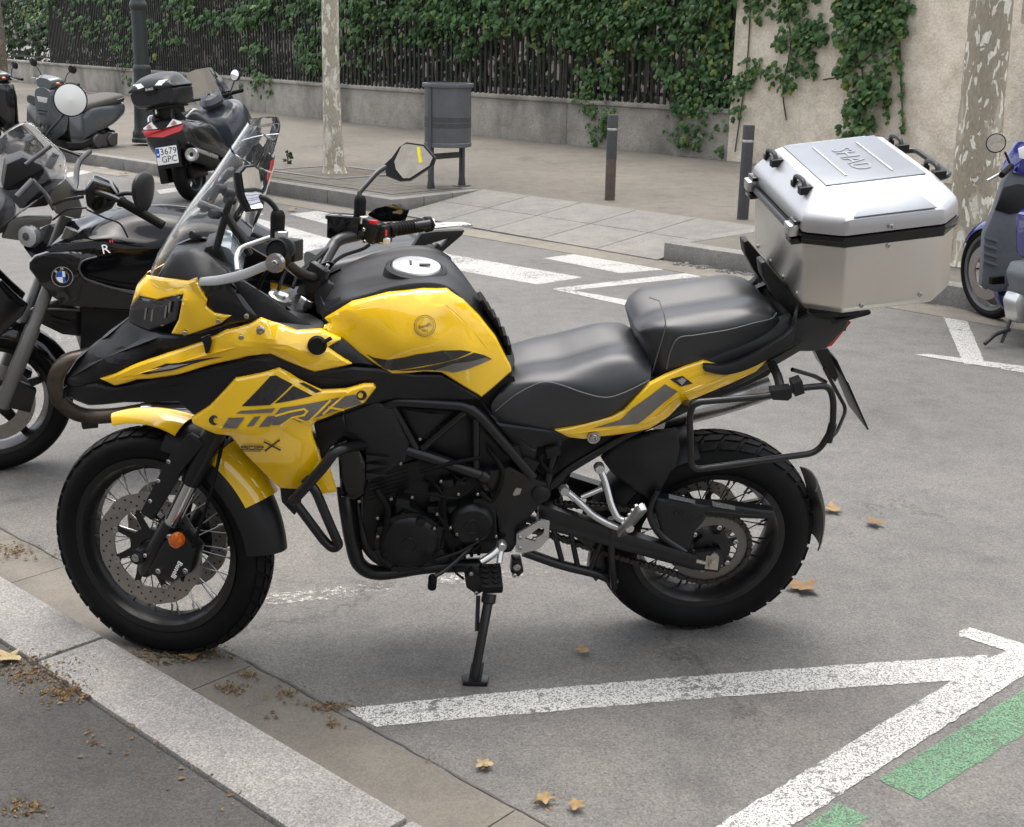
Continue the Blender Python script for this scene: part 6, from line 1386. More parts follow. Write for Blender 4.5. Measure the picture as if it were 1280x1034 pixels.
for o_ in (.11, -.11):
    g = G(); a, b = Vector((-1.48+.03, -o_, .30)), Vector((-1.48+.33, -o_, .98)); g.tube([a, a.lerp(b, .45), a.lerp(b, .46), b], [.029, .029, .024, .024], 16); g.ob('fork_leg', FRK, BW)
    g = G(); g.prism([a+Vector((.02, -.02, .0)), a+Vector((.10, -.02, -.03)), a+Vector((.13, -.02, .06)), a+Vector((.07, -.02, .10))], (0, .04, 0)); g.ob('brake_caliper', BLM, BW, bevel=.006)
guard('front_mudguard', 30, 150, .325, .06, .07, BLG, cen=Vector((-1.48, 0, .30)), drop=.06, parent=BW)
panel('mudguard_side', [(-20, 350, .09), (2, 351, .09), (17, 366, .09), (35, 382, .09), (28, 395, .09), (0, 422, .09), (-20, 430, .09)], BLG, BW, FW, both=True, thick=.02, smooth=25)
bwr = [[(100, 284, 0), (135, 268, 0), (180, 256, 0), (232, 258, 0), (300, 270, 0), (345, 290, 0)], [(98, 288, .07), (135, 277, .09), (182, 272, .11), (232, 274, .115), (300, 288, .11), (345, 305, .09)],
       [(94, 294, .12), (138, 290, .15), (184, 297, .17), (232, 292, .17), (300, 305, .15), (345, 318, .12)], [(62, 308, .15), (112, 306, .19), (176, 312, .20), (232, 312, .19), (300, 325, .17), (345, 335, .13)],
       [(42, 332, .15), (84, 345, .19), (150, 350, .2), (220, 350, .19), (300, 350, .16), (345, 350, .13)], [(50, 354, .13), (74, 376, .15), (120, 386, .16), (200, 392, .16), (290, 380, .14), (345, 365, .12)]]
TNK = mat('tank_black', (.004, .004, .005), .08, spec=.3)
loft('fuel_tank', [[wt(*p) for p in r] for r in bwr], TNK, BW, k=5, kr=4, smooth=40)
sp_, spf = panel('tank_panel', [(37, 329, .175), (44, 321, .18), (60, 316, .19), (90, 315, .2), (118, 317, .205), (122, 322, .21), (104, 328, .215), (99, 337, .218), (106, 348, .218), (122, 355, .216), (170, 367, .21), (200, 370, .205), (200, 388, .2), (150, 388, .2), (101, 384, .195), (75, 382, .19), (72, 375, .185), (51, 356, .18), (37, 337, .175)], BLG, BW, FW, thick=.02, both=True, smooth=20)
g = G(); g.tube(cat([wt(x, y, .224) for x, y in ((121, 321), (104, 326), (99, 335), (105, 347), (122, 354), (146, 361), (185, 367))], 6), .0035, 6); g.ob('trim_line', GUN, BW)
bc_ = wt(78, 346, .205); q = -float(spf([(bc_.x, bc_.z)])[0]); bc_ = wt(78, 346, q+.003); nb_ = Vector((-.12, -1, .1)).normalized(); bm_ = basis(bc_, Vector((1, 0, 0)), nb_.cross(Vector((1, 0, 0))))
g = G(); g.lathe([(1e-5, -.004), (.036, -.004), (.038, .001), (.036, .004), (1e-5, .004)], bc_, nb_, 32); rd = g.ob('roundel', BLG, BW)
g = G(); g.lathe([(.0355, .0035), (.038, .0035), (.038, .005), (.0355, .005)], bc_, nb_, 32, closed=True); g.lathe([(.0215, .0035), (.0235, .0035), (.0235, .005), (.0215, .005)], bc_, nb_, 32, closed=True); g.ob('roundel_ring', CHR, rd)
for i in range(4):
    v = [Vector((0, 0, .0052))]+[Vector((.0215*math.cos(math.pi/2*(i+k/8)), .0215*math.sin(math.pi/2*(i+k/8)), .0052)) for k in range(9)]; mk('roundel_quarter', [bm_ @ p for p in v], [(0, k, k+1) for k in range(1, 9)], WHI if i % 2 == 0 else BLU, rd, smooth=0)
for i, ch in enumerate('BMW'): a = R(135-45*i); text('lettering', ch, .013, bm_ @ Matrix.Translation((.0295*math.cos(a), .0295*math.sin(a), .0052)) @ Matrix.Rotation(a-math.pi/2, 4, 'Z'), WHI, rd)
rm_ = basis(wt(132, 312, .222), Vector((1, 0, .12)), Vector((-.1, .5, .9)))
text('lettering', 'R', .05, rm_, WHI, BW, .001); text('red_mark', '"', .05, rm_ @ Matrix.Translation((.026, .012, 0)), RED, BW, .001)
# engine mass, telelever arm, exhaust
g = G(); g.prism([wt(101, 382, .14), wt(200, 385, .14), wt(320, 400, .14), wt(330, 520, .14), wt(200, 520, .14), wt(101, 440, .14)], (0, .28, 0)); g.ob('engine_block', ENG, BW, bevel=.01)
g = G(); g.prism([wt(190, 430, .33), wt(270, 430, .33), wt(280, 505, .33), wt(195, 505, .33)], (0, .66, 0)); eb = g.ob('boxer_cylinder', GUN, BW, bevel=.02)
g = G(); g.tube([wt(40, 386, .1), wt(70, 386, .11), wt(104, 388, .12)], .006, 8); g.ob('steering_damper', GUN, BW)
g = G(); g.prism([wt(38, 388, .1), wt(75, 376, .1), wt(104, 390, .1), wt(102, 421, .1), wt(78, 418, .1), wt(55, 407, .1), wt(38, 396, .1)], (0, .03, 0)); g.prism([wt(62, 395, .11), wt(90, 402, .11), wt(88, 406, .11), wt(66, 400, .11)], (0, -.006, 0)); g.ob('telelever_arm', BLM, BW, bevel=.004)
HEAT = mat('heat_tinted_steel', (.085, .068, .055), .38, metal=.75, noise=.35, nscale=14, rvar=.1)
g = G(); g.tube(cat([wt(x, y, o_) for x, y, o_ in ((125, 440, .26), (104, 446, .28), (84, 452, .29), (72, 466, .29), (69, 484, .28), (76, 502, .26), (92, 515, .24), (112, 520, .22), (145, 519, .20), (176, 514, .18))], 5), .030, 18); ex = g.ob('exhaust_header', HEAT, BW)
g = G(); g.tube([wt(174, 514, .18), wt(176, 514, .18), wt(240, 511, .16), wt(320, 520, .14)], [.03, .033, .033, .033], 18); g.ob('exhaust_collector', CHR, ex)
g = G(); g.box(wt(112, 529, .2), (.06, .05, .03)); g.box(wt(124, 526, .2), (.04, .03, .02)); g.ob('exhaust_clamp', BLM, ex, bevel=.006)
# headlamp, indicator, windscreen
g = G(); hc = wt(-16, 262, .04); g.lathe([(1e-5, .10), (.05, .09), (.085, .05), (.1, 0), (.1, -.05), (.09, -.06), (1e-5, -.05)], hc, (1, 0, .0), 28); g.ob('headlamp', GUN, BW)
g = G(); g.prism([wt(2, 298, .1), wt(12, 275, .1), wt(34, 272, .1), wt(66, 272, .1), wt(64, 280, .1), wt(48, 286, .1), wt(30, 302, .1)], (0, .04, 0)); g.ob('lamp_bracket', FRK, BW, bevel=.008)
g = G(); ic = wt(38, 295, .16); g.lathe([(1e-5, .03), (.03, .024), (.042, .006), (.043, 0), (.03, -.035), (.012, -.05)], ic, Vector((-.6, -.75, .1)), 24); g.ob('indicator', GUN, BW); g = G(); g.lathe([(1e-5, .008), (.03, .006), (.038, .0)], ic+Vector((-.6, -.75, .1)).normalized()*.02, Vector((-.6, -.75, .1)), 24); g.ob('indicator_lens', mat('clear_lens', (.35, .35, .34), .1, coat=1), BW)
def wsheet(name, rows, m, fr, parent, th=.004):
    rows = [cat([fr.at(*p) for p in r], 4) for r in rows]; n = len(rows[0]); cols = [cat([r[i] for r in rows], 4) for i in range(n)]; h = len(cols[0]); v = [p for c in cols for p in c]; N_ = len(v); v += [p+Vector((th, th*.5, 0)) for p in v]; f = []
    for i in range(n-1):
        for j in range(h-1): q = (i*h+j, (i+1)*h+j, (i+1)*h+j+1, i*h+j+1); f += [q, tuple(k+N_ for k in q[::-1])]
    for i in range(n-1):
        for j in (0, h-1): f.append((i*h+j, (i+1)*h+j, (i+1)*h+j+N_, i*h+j+N_))
    for j in range(h-1):
        for i in (0, n-1): f.append((i*h+j, i*h+j+1, i*h+j+1+N_, i*h+j+N_))
    return mk(name, v, f, m, parent, smooth=50)
wsheet('windscreen', [[(-40, 215, -.19), (0, 172, -.19), (33, 153, -.17)], [(-40, 240, -.1), (5, 190, -.1), (52, 168, -.1)], [(-40, 265, 0), (5, 222, 0), (72, 186, -.02)], [(-30, 285, .1), (12, 245, .1), (81, 200, .08)], [(-20, 300, .19), (40, 255, .19), (79, 226, .17)]], SMK, FW, BW)
g = G(); g.tube(cat([wt(*p) for p in ((-40, 215, -.19), (0, 172, -.19), (33, 153, -.17), (52, 168, -.1), (72, 186, -.02), (81, 200, .08), (79, 226, .17), (40, 255, .19), (-20, 300, .19))], 4), .0035, 6); g.ob('screen_edge', GLS, BW)
g = G(); g.prism([wt(3, 235, .06), wt(8, 205, .06), wt(28, 196, .06), wt(52, 206, .06), wt(70, 235, .06), wt(60, 258, .06), wt(25, 262, .06)], (0, .14, 0)); g.ob('instrument_pod', BLP, BW, bevel=.01)
g = G(); g.tube([wt(21, 246, .17), wt(41, 225, .15)], .011, 10); g.tube([wt(32, 206, .1), wt(64, 182, .1)], .008, 10); g.tube([wt(40, 225, .1), wt(58, 244, .12), wt(68, 262, .12)], .009, 10); g.tube([wt(60, 210, 0), wt(70, 192, 0)], .014, 10); g.ob('screen_bracket', GUN, BW)
g = G(); g.prism([wt(58, 246, .06), wt(62, 224, .06), wt(82, 222, .06), wt(96, 240, .06), wt(104, 262, .06), wt(100, 275, .06), wt(70, 268, .06)], (0, .12, 0)); g.ob('fork_bridge', FRK, BW, bevel=.01)
# bars, controls and mirrors
g = G(); hbp = cat([wt(202, 281, .40), wt(150, 251, .33), wt(118, 240, .25), wt(95, 240, .10), wt(95, 228, -.10), wt(98, 205, -.25), wt(112, 190, -.38)], 5); g.tube(hbp, .011, 10); g.ob('handlebar', BLM, BW)
g = G(); a, b = wt(150, 251, .33), wt(204, 282, .41); g.tube([a, a.lerp(b, .06), a.lerp(b, .1), b], [.02, .02, .017, .0165], 16); g.ob('grip', RUB, BW)
g = G(); g.prism([wt(106, 238, .26), wt(117, 225, .26), wt(139, 233, .26), (wt(150, 246, .26)), wt(140, 262, .26), wt(122, 270, .26), wt(108, 258, .26)], (.01, .07, .01)); sb2 = g.ob('switch_block', BLG, BW, bevel=.01)
g = G(); g.tube(fillet([wt(66, 256, .2), wt(80, 250, .23), wt(104, 246, .27)], .02), .006, 8); g.tube(cat([wt(108, 262, .24), wt(130, 272, .26), (wt(150, 280, .2)), wt(160, 297, .2)], 5), .0035, 6); g.tube(cat([wt(108, 260, .24), wt(85, 262, .2), wt(66, 275, .12)], 5), .004, 6); g.ob('lever_and_cables', BLM, BW)
g = G(); mc = wt(179, 235, .36); g.ell(mc, (.024, .075, .070)); m_ = g.ob('mirror', BLP, BW)
for i, vv in enumerate(m_.data.vertices): p = vv.co-mc; vv.co = mc+Vector((p.x*1.0+.55*p.y, p.y*.85, p.z*(1.05+.2*(-p.z/.06))))
g = G(); g.tube(cat([wt(140, 247, .28), wt(155, 242, .32), wt(168, 242, .35)], 4), .008, 8); g.ob('mirror_arm', BLM, BW)
mc = wt(88, 125, -.34); nv = (FW.C-mc).normalized(); nv = (nv+Vector((.15, 0, .0))).normalized()
g = G(); g.lathe([(1e-5, -.03), (.04, -.026), (.062, -.008), (.065, .002), (.0615, .004), (.060, .0)], mc, nv, 32); rmr = g.ob('round_mirror', BLP, BW); g = G(); g.lathe([(1e-5, .0012), (.060, .001)], mc, nv, 32); g.ob('mirror_glass', MIR, rmr)
g = G(); g.tube(cat([mc-nv*.025+Vector((-.0, 0, -.03)), wt(74, 150, -.34), wt(58, 176, -.33), wt(100, 195, -.3)], 5), .006, 8); g.ob('mirror_arm', BLM, rmr)
# seat and tail seen above the yellow tank
ss = [[(400, 322, 0), (440, 314, 0), (480, 304, 0), (520, 300, 0)], [(400, 330, .10), (440, 322, .11), (480, 312, .12), (522, 304, .1)], [(400, 342, .13), (440, 334, .14), (480, 324, .15), (524, 312, .12)], [(400, 360, .11), (440, 350, .12), (480, 340, .12), (526, 325, .1)]]
loft('seat', [[wt(*p) for p in r] for r in ss], VIN, BW, k=5, kr=4, smooth=60)
panel('tail_cowl', [(495, 327, .12), (515, 314, .12), (536, 308, .12), (552, 314, .12), (564, 322, .12), (566, 331, .12), (540, 345, .12), (490, 345, .12)], BLP, BW, FW, both=True, thick=.1)
for o_ in (.14, -.10):
    q = [wt(515, 311, o_), wt(527, 292, o_), wt(545, 289.5, o_), wt(581, 288, o_), wt(578, 294, o_), wt(551, 317, o_), wt(544, 309, o_), wt(549, 305, o_), wt(552, 309, o_), wt(563, 297, o_), wt(548, 302, o_), wt(532, 307, o_)]; g = G(); g.prism(q, (0, .03, 0)); g.ob('grab_rail', BLP, BW, bevel=.003)
g = G(); g.tube(fillet([wt(540, 285, .08), wt(578, 281, .08), wt(592, 284, 0), wt(580, 279, -.1), wt(540, 281, -.1)], .04), .006, 8); g.ob('luggage_rack', CHR, BW)
g = G(); g.box(wt(550, 311, .12), (.02, .02, .02)); g.ob('tail_reflector', RED, BW)
# ================================================================== scooters
def frame_at(p, hd, lean=0):
    """forward = -x along hd"""
    hd = Vector((hd[0], hd[1], 0)).normalized(); x = -hd; y = Vector((-x.y, x.x, 0)); M = Matrix((x, y, Vector((0, 0, 1)))).transposed().to_4x4(); return Matrix.Translation(Vector((p.x, p.y, 0))) @ M @ Matrix.Rotation(lean, 4, 'X')
def sec_loft(name, secs, m, parent, k=4, smooth=50, M=None):
    """secs: list of (x, [(y,z)...right half from top centre to bottom centre]); closed symmetric body"""
    ring = []
    for x, pr in secs:
        L = [Vector((x, y, z)) for y, z in pr]; L = cat(L, 3); ring.append(L+[Vector((p.x, -p.y, p.z)) for p in L[-2:0:-1]])
    n = len(ring[0]); cols = [cat([r[i] for r in ring], k) for i in range(n)]; h = len(cols[0]); v = [cols[i][j] for j in range(h) for i in range(n)]; f = []
    for j in range(h-1):
        for i in range(n): f.append((j*n+i, j*n+(i+1) % n, (j+1)*n+(i+1) % n, (j+1)*n+i))
    f += [tuple(range(n))[::-1], tuple((h-1)*n+i for i in range(n))]
    return mk(name, v, f, m, parent, smooth=smooth, M=M)
# ---- maxi scooter seen from behind
sp0 = gz(243, 251, 0); hd = (.34, .94); MZ = frame_at(sp0, hd, .17)
ZS = empty('scooter', MZ, 'black maxi scooter seen from behind with number plate and rounded top box', 'scooter', 'scooters parked along the far kerb')
ZBK = mat('scooter_black', (.012, .012, .014), .2, coat=.6, rvar=.05); ZGY = mat('scooter_slate', (.045, .050, .060), .3, coat=.3, rvar=.08)
road_wheel(ZS, Vector((0, 0, .27)), .27, .17, .14, GUN, 'rear_wheel', False); road_wheel(ZS, Vector((-1.45, 0, .27)), .27, .17, .12, GUN, 'front_wheel')
sec_loft('tail_body', [(.34, [(0, .83), (.12, .82), (.19, .76), (.16, .66), (0, .62)]), (.28, [(0, .86), (.15, .85), (.235, .76), (.22, .60), (0, .52)]), (.1, [(0, .84), (.17, .83), (.26, .72), (.25, .50), (0, .44)]), (-.3, [(0, .78), (.18, .77), (.25, .66), (.24, .42), (0, .36)]), (-.62, [(0, .66), (.16, .62), (.2, .5), (.2, .34), (0, .3)])], ZBK, ZS)
g = G(); g.prism([(.355, -.20, .715), (.330, -.235, .775), (.37, 0, .755), (.330, .235, .775), (.355, .20, .715), (.375, 0, .68)], (.012, 0, 0)); g.ob('tail_lamp', RED, ZS, bevel=.003)
for s_ in (-1, 1):
    g = G(); g.prism([(.352, s_*.05, .77), (.340, s_*.21, .785), (.325, s_*.215, .80), (.315, s_*.12, .845)], (.016, 0, 0)); wl_ = g.ob('tail_lens', WHI, ZS, bevel=.002); g = G(); g.prism([(.354, s_*.11, .79), (.35, s_*.17, .795), (.34, s_*.14, .825)], (.019, 0, 0)); g.ob('indicator', ORA, wl_)
sec_loft('seat', [(.2, [(0, .93), (.12, .92), (.17, .88), (.16, .82), (0, .8)]), (-.1, [(0, .90), (.14, .89), (.19, .85), (.18, .78), (0, .76)]), (-.3, [(0, .84), (.13, .82), (.18, .78), (.17, .72), (0, .7)]), (-.6, [(0, .80), (.1, .78), (.14, .74), (.14, .66), (0, .62)])], VIN, ZS)
g = G(); g.prism([(.30, -.03, .55), (.36, -.12, .40), (.36, .12, .40), (.30, .1, .55)], (.01, 0, -.02)); g.box((.34, 0, .52), (.04, .26, .30), Matrix.Rotation(-.15, 3, 'Y')); mh = g.ob('plate_holder', BLP, ZS, bevel=.004)
pm = Matrix.Translation((.375, 0, .50)) @ Matrix.Rotation(-.12, 4, 'Y'); PB = pm @ Matrix(((0, 0, 1, 0), (1, 0, 0, 0), (0, 1, 0, 0), (0, 0, 0, 1)))
g = G(); g.box((0, 0, 0), (.235, .175, .004)); g.v = [PB @ p for p in g.v]; NPL = g.ob('number_plate', WHI, mh, bevel=.001)
PTX = mat('plate_text', (.02, .02, .025), .5)
text('lettering', '3679', .095, PB @ Matrix.Translation((.022, .038, .003)), PTX, NPL); text('lettering', 'GPC', .09, PB @ Matrix.Translation((.02, -.040, .003)), PTX, NPL)
g = G(); g.box((-.097, .035, .0025), (.036, .09, .002)); g.v = [PB @ p for p in g.v]; g.ob('plate_band', BLU, NPL); g = G(); g.box((-.097, .02, .004), (.018, .018, .001)); g.v = [PB @ p for p in g.v]; g.ob('plate_stars', WHI, NPL)
g = G(); g.tube([(.30, .23, .47), (.28, .23, .465), (-.25, .2, .34)], [.06, .068, .06], 24); ex2 = g.ob('silencer', BLM, ZS); g = G(); g.lathe([(.022, .0), (.045, .012), (.066, .010), (.07, 0), (.069, -.03), (.03, -.02), (.022, -.06), (1e-5, -.06)], (.305, .23, .472), Vector((1, 0, .12)), 28); g.ob('silencer_tip', SIL, ex2); g = G(); g.tube([(.26, .262, .50), (-.2, .24, .40)], [.035, .03], 10); g.ob('heat_shield', SIL, ex2)
g = G(); g.box((.05, -.16, .30), (.4, .1, .16)); g.box((-.05, .05, .30), (.36, .12, .14)); g.ob('engine_case', ENG, ZS, bevel=.02)
g = G(); g.box((.16, 0, .968), (.34, .30, .02)); g.box((.10, 0, .91), (.22, .20, .10)); g.tube([(.30, -.1, .84), (.27, -.1, .965)], .012, 8); g.tube([(.30, .1, .84), (.27, .1, .965)], .012, 8); g.tube([(.3, -.12, .85), (.28, -.1, .89), (.0, -.12, .88)], .012, 8); g.tube([(.3, .12, .85), (.28, .1, .89), (.0, .12, .88)], .012, 8); g.ob('luggage_rack', BLM, ZS)
g = G(); g.tube(cat([(.22, .20, .84), (.1, .24, .90), (-.12, .22, .88)], 4), .02, 10); g.tube(cat([(.22, -.20, .84), (.1, -.24, .90), (-.12, -.22, .88)], 4), .02, 10); g.ob('grab_rail', SIL, ZS)
sec_loft('leg_shield', [(-.72, [(0, .78), (.12, .77), (.2, .72), (.22, .5), (0, .34)]), (-.9, [(0, .93), (.2, .91), (.3, .82), (.3, .55), (0, .42)]), (-1.12, [(0, 1.0), (.18, .97), (.27, .86), (.26, .56), (0, .46)]), (-1.42, [(0, .86), (.12, .82), (.18, .74), (.16, .58), (0, .5)])], ZGY, ZS)
g = G(); g.box((-.55, 0, .32), (.75, .5, .10)); g.ob('floorboard', ZBK, ZS, bevel=.03)
g = G(); g.lathe([(.12, -.05), (.14, 0), (.1, .05), (.02, .07)], (-.86, 0, 1.0), Vector((.5, 0, 1)), 20); g.ob('dashboard', ZGY, ZS)
v = []; f = []
for i in range(7):
    for j in range(9):
        s_ = -1+j/4; t = i/6; v.append(Vector((-1.05+.22*t+.1*s_*s_, s_*(.22-.06*t**3), .98+.36*t-.04*t*t*abs(s_)**4)))
for i in range(6):
    for j in range(8): f.append((i*9+j, i*9+j+1, (i+1)*9+j+1, (i+1)*9+j))
n = len(v); v += [p+Vector((.005, 0, 0)) for p in v]; f += [tuple(k+n for k in q[::-1]) for q in f]; mk('windscreen', v, f, SMK, ZS)
g = G(); g.tube(cat([(-.84, -.36, 1.02), (-.9, -.15, 1.03), (-.9, .15, 1.03), (-.80, .38, 1.04)], 4), .016, 10); g.ob('handlebar', BLM, ZS); g = G(); g.tube([(-.83, .28, 1.04), (-.78, .42, 1.045)], .02, 12); g.ob('grip', RUB, ZS)
for s_ in (1, -1): g = G(); g.tube([(-.88, s_*.22, 1.04), (-.90, s_*.30, 1.17)], .007, 8); mm = g.ob('mirror', BLM, ZS); g = G(); g.lathe([(1e-5, .0), (.058, 0), (.064, -.004), (.058, -.03), (1e-5, -.05)], (-.90, s_*.31, 1.22), Vector((.9, -.25, .25)), 22); g.ob('mirror_shell', BLP, mm); g = G(); g.disc((-.90, s_*.31, 1.22), Vector((.9, -.25, .25)), .057, .003); g.ob('mirror_glass', MIR, mm)
TB = empty('top_box', MZ @ Matrix.Translation((0, 0, .085)), 'dark rounded plastic top box on the maxi scooter rack', 'luggage case')
TBM = mat('topbox_black', (.018, .019, .022), .35, rvar=.06)
sec_loft('box_base', [(.42, [(0, 1.06), (.2, 1.06), (.235, 1.03), (.2, .94), (0, .92)]), (.34, [(0, 1.06), (.24, 1.06), (.268, 1.02), (.22, .91), (0, .90)]), (.1, [(0, 1.06), (.25, 1.06), (.275, 1.02), (.23, .9), (0, .895)]), (-.06, [(0, 1.06), (.18, 1.06), (.2, 1.02), (.18, .92), (0, .91)])], TBM, TB)
sec_loft('box_lid', [(.43, [(0, 1.10), (.18, 1.10), (.235, 1.085), (.23, 1.064), (0, 1.062)]), (.36, [(0, 1.18), (.17, 1.165), (.25, 1.10), (.27, 1.064), (0, 1.062)]), (.14, [(0, 1.235), (.17, 1.21), (.26, 1.12), (.28, 1.064), (0, 1.062)]), (-.06, [(0, 1.15), (.13, 1.13), (.19, 1.09), (.2, 1.064), (0, 1.062)])], TBM, TB)
for s_ in (-1, 1): g = G(); g.prism([(.425, s_*.06, 1.095), (.400, s_*.10, 1.135), (.385, s_*.20, 1.135), (.425, s_*.13, 1.085)], (.012, 0, .006)); g.ob('box_reflector', WHI, TB)
g = G(); g.box((.445, 0, 1.07), (.012, .13, .028)); sl_ = g.ob('lid_label', BLG, TB, bevel=.003); text('lettering', 'SHAD', .034, Matrix.Translation((.4525, 0, 1.07)) @ Matrix(((0, 0, 1, 0), (1, 0, 0, 0), (0, 1, 0, 0), (0, 0, 0, 1))), WHI, sl_)
g = G(); g.prism([(.432, -.07, 1.055), (.432, .07, 1.055), (.415, .05, 1.01), (.415, -.05, 1.01)], (.01, 0, 0)); g.disc((.40, 0, .965), (1, 0, 0), .012, .012, 14); g.ob('box_lock', BLP, TB)
# ---- generic step-through scooter
def scooter(M, label, body, seatm, shield, big=False, box=None, mirrors=True, front=True):
    Sx = empty('scooter', M, label, 'scooter', 'scooters parked along the far kerb'); r = .30 if big else .22; wb = -1.25
    road_wheel(Sx, Vector((0, 0, r)), r, r*.68, .11, GUN, 'rear_wheel', False, 5); road_wheel(Sx, Vector((wb, 0, r)), r, r*.70 if not big else r*.8, .095, GUN, 'front_wheel', True, 5)
    guard('front_mudguard', 25, 165, r+.035, .055, .065, body, cen=Vector((wb, 0, r)), drop=.05, parent=Sx)
    g = G(); g.tube([(wb+.02, -.07, r), (wb+.2, -.05, r+.45)], .018, 10); g.tube([(wb+.02, .07, r), (wb+.2, .05, r+.45)], .018, 10); g.ob('fork', BLM, Sx)
    if front: sec_loft('front_apron', [(wb+.10, [(0, .98), (.10, .95), (.13, .86), (.10, .62), (0, .52)]), (wb+.22, [(0, 1.02), (.15, .98), (.20, .84), (.19, .5), (0, .34)]), (wb+.32, [(0, 1.0), (.16, .96), (.215, .82), (.21, .46), (0, .28)])], body, Sx)
    if front:
        g = G(); g.prism([(wb+.325, -.15, .96), (wb+.335, .15, .96), (wb+.34, .205, .8), (wb+.36, .2, .45), (wb+.44, .17, .28), (wb+.44, -.17, .28), (wb+.36, -.2, .45), (wb+.34, -.205, .8)], (.03, 0, 0)); ls = g.ob('inner_shield', shield, Sx, bevel=.01)
        g = G()
        for i in range(4): g.box((wb+.372, -.12, .42+i*.07), (.012, .10, .014), Matrix.Rotation(.5, 3, 'X'))
        g.ob('shield_rib', shield, ls, bevel=.003)
    sec_loft('floorboard', [(wb+.36, [(0, .30), (.14, .30), (.18, .27), (.16, .2), (0, .18)]), (wb+.62, [(0, .28), (.17, .28), (.2, .25), (.18, .18), (0, .17)]), (wb+.85, [(0, .34), (.14, .33), (.18, .28), (.16, .2), (0, .18)])], shield, Sx)
    sec_loft('rear_body', [(-.52, [(0, .62), (.1, .61), (.14, .54), (.14, .3), (0, .26)]), (-.38, [(0, .74), (.14, .73), (.19, .62), (.19, .38), (0, .32)]), (0, [(0, .76), (.15, .75), (.21, .64), (.19, .48), (0, .44)]), (.3, [(0, .76), (.11, .75), (.15, .69), (.12, .58), (0, .55)])], body, Sx)
    sec_loft('seat', [(-.52, [(0, .77), (.09, .76), (.13, .72), (.12, .66), (0, .64)]), (-.25, [(0, .82), (.13, .81), (.17, .78), (.16, .72), (0, .70)]), (.1, [(0, .87), (.13, .86), (.17, .82), (.15, .75), (0, .74)]), (.3, [(0, .87), (.1, .86), (.13, .83), (.12, .77), (0, .76)])], seatm, Sx)
    if front:
        sec_loft('headset', [(wb+.12, [(0, 1.10), (.08, 1.09), (.12, 1.05), (.1, .98), (0, .96)]), (wb+.24, [(0, 1.13), (.14, 1.12), (.18, 1.06), (.13, 1.0), (0, .97)]), (wb+.34, [(0, 1.10), (.12, 1.09), (.15, 1.05), (.1, 1.0), (0, .98)])], body, Sx)
        g = G(); g.tube(cat([(wb+.36, -.34, 1.06), (wb+.28, -.12, 1.06), (wb+.28, .12, 1.06), (wb+.36, .34, 1.06)], 4), .013, 10); g.ob('handlebar', BLM, Sx)
        for s_ in (1, -1):
            g = G(); g.tube([(wb+.33, s_*.22, 1.06), (wb+.375, s_*.36, 1.06)], .018, 12); g.ob('grip', RUB, Sx); g = G(); g.tube([(wb+.28, s_*.20, 1.06), (wb+.29, s_*.36, 1.05)], .005, 6); g.ob('lever', SIL, Sx)
            g = G(); g.ell((wb+.2, s_*.16, 1.05), (.035, .03, .022)); g.ob('indicator', ORA, Sx)
            if mirrors:
                g = G(); g.tube(cat([(wb+.3, s_*.18, 1.07), (wb+.28, s_*.24, 1.18), (wb+.29, s_*.3, 1.24)], 4), .006, 8); mm = g.ob('mirror', BLM, Sx); mc_ = Vector((wb+.29, s_*.32, 1.26)); ax_ = Vector((1, -.1*s_, .15)); g = G(); g.lathe([(1e-5, 0), (.055, 0), (.062, -.004), (.05, -.03), (1e-5, -.04)], mc_, ax_, 22); g.ob('mirror_shell', BLP, mm); g = G(); g.disc(mc_, ax_, .054, .003); g.ob('mirror_glass', MIR, mm)
        g = G(); g.prism([(wb+.10, -.09, .86), (wb+.10, .09, .86), (wb+.11, .07, .79), (wb+.11, -.07, .79)], (-.012, 0, 0)); g.ob('headlamp', mat('lamp_white', (.6, .6, .58), .15, coat=1) if 'lamp_white' not in MATS else MATS['lamp_white'], Sx, bevel=.006)
        g = G()
        for k in range(2): g.box((wb+.105, 0, .68-k*.04), (.01, .16-.04*k, .014))
        g.ob('grille', BLP, Sx)
    g = G(); g.box((-.12, -.13, .27), (.5, .09, .16)); g.lathe([(1e-5, .03), (.09, .03), (.11, 0), (.11, -.05)], (-.28, -.17, .27), (0, -1, 0), 24); g.lathe([(1e-5, .03), (.08, .03), (.095, 0), (.095, -.05)], (.0, -.17, .27), (0, -1, 0), 24); g.ob('engine_case', SIL if big else GUN, Sx, bevel=0)
    g = G(); g.tube([(.25, .14, .32), (-.2, .14, .26)], .05, 14); g.ob('silencer', BLM, Sx)
    g = G(); g.tube(fillet([(-.28, -.14, .18), (-.20, -.18, .01), (-.14, -.2, .0)], .03), .011, 8); g.tube(fillet([(-.28, .14, .18), (-.20, .18, .01), (-.14, .2, .0)], .03), .011, 8); g.ob('centre_stand', BLM, Sx)
    guard('rear_mudguard', 150, 215, r+.06, .05, .05, BLP, cen=Vector((0, 0, r)), drop=.02, parent=Sx)
    g = G(); g.box((.33, 0, .62), (.02, .12, .07)); g.ob('tail_lamp', RED, Sx, bevel=.006)
    g = G(); g.tube(fillet([(.1, -.17, .80), (.3, -.15, .83), (.34, 0, .84), (.3, .15, .83), (.1, .17, .80)], .05), .012, 8); g.ob('grab_rail', GUN, Sx)
    return Sx
SGY = mat('scooter_grey', (.075, .085, .092), .3, coat=.5, rvar=.1, noise=.1); SBL = mat('scooter_blue', (.012, .012, .16), .15, coat=1); SHG = mat('shield_grey', (.13, .14, .155), .5, noise=.1); SEG = mat('dusty_seat', (.075, .07, .06), .7, noise=.2)
scooter(frame_at(gz(126, 196, 0), (-.50, -.87), .12), 'small grey step-through scooter with dusty seat beside the lamp post', SGY, SEG, BLP)
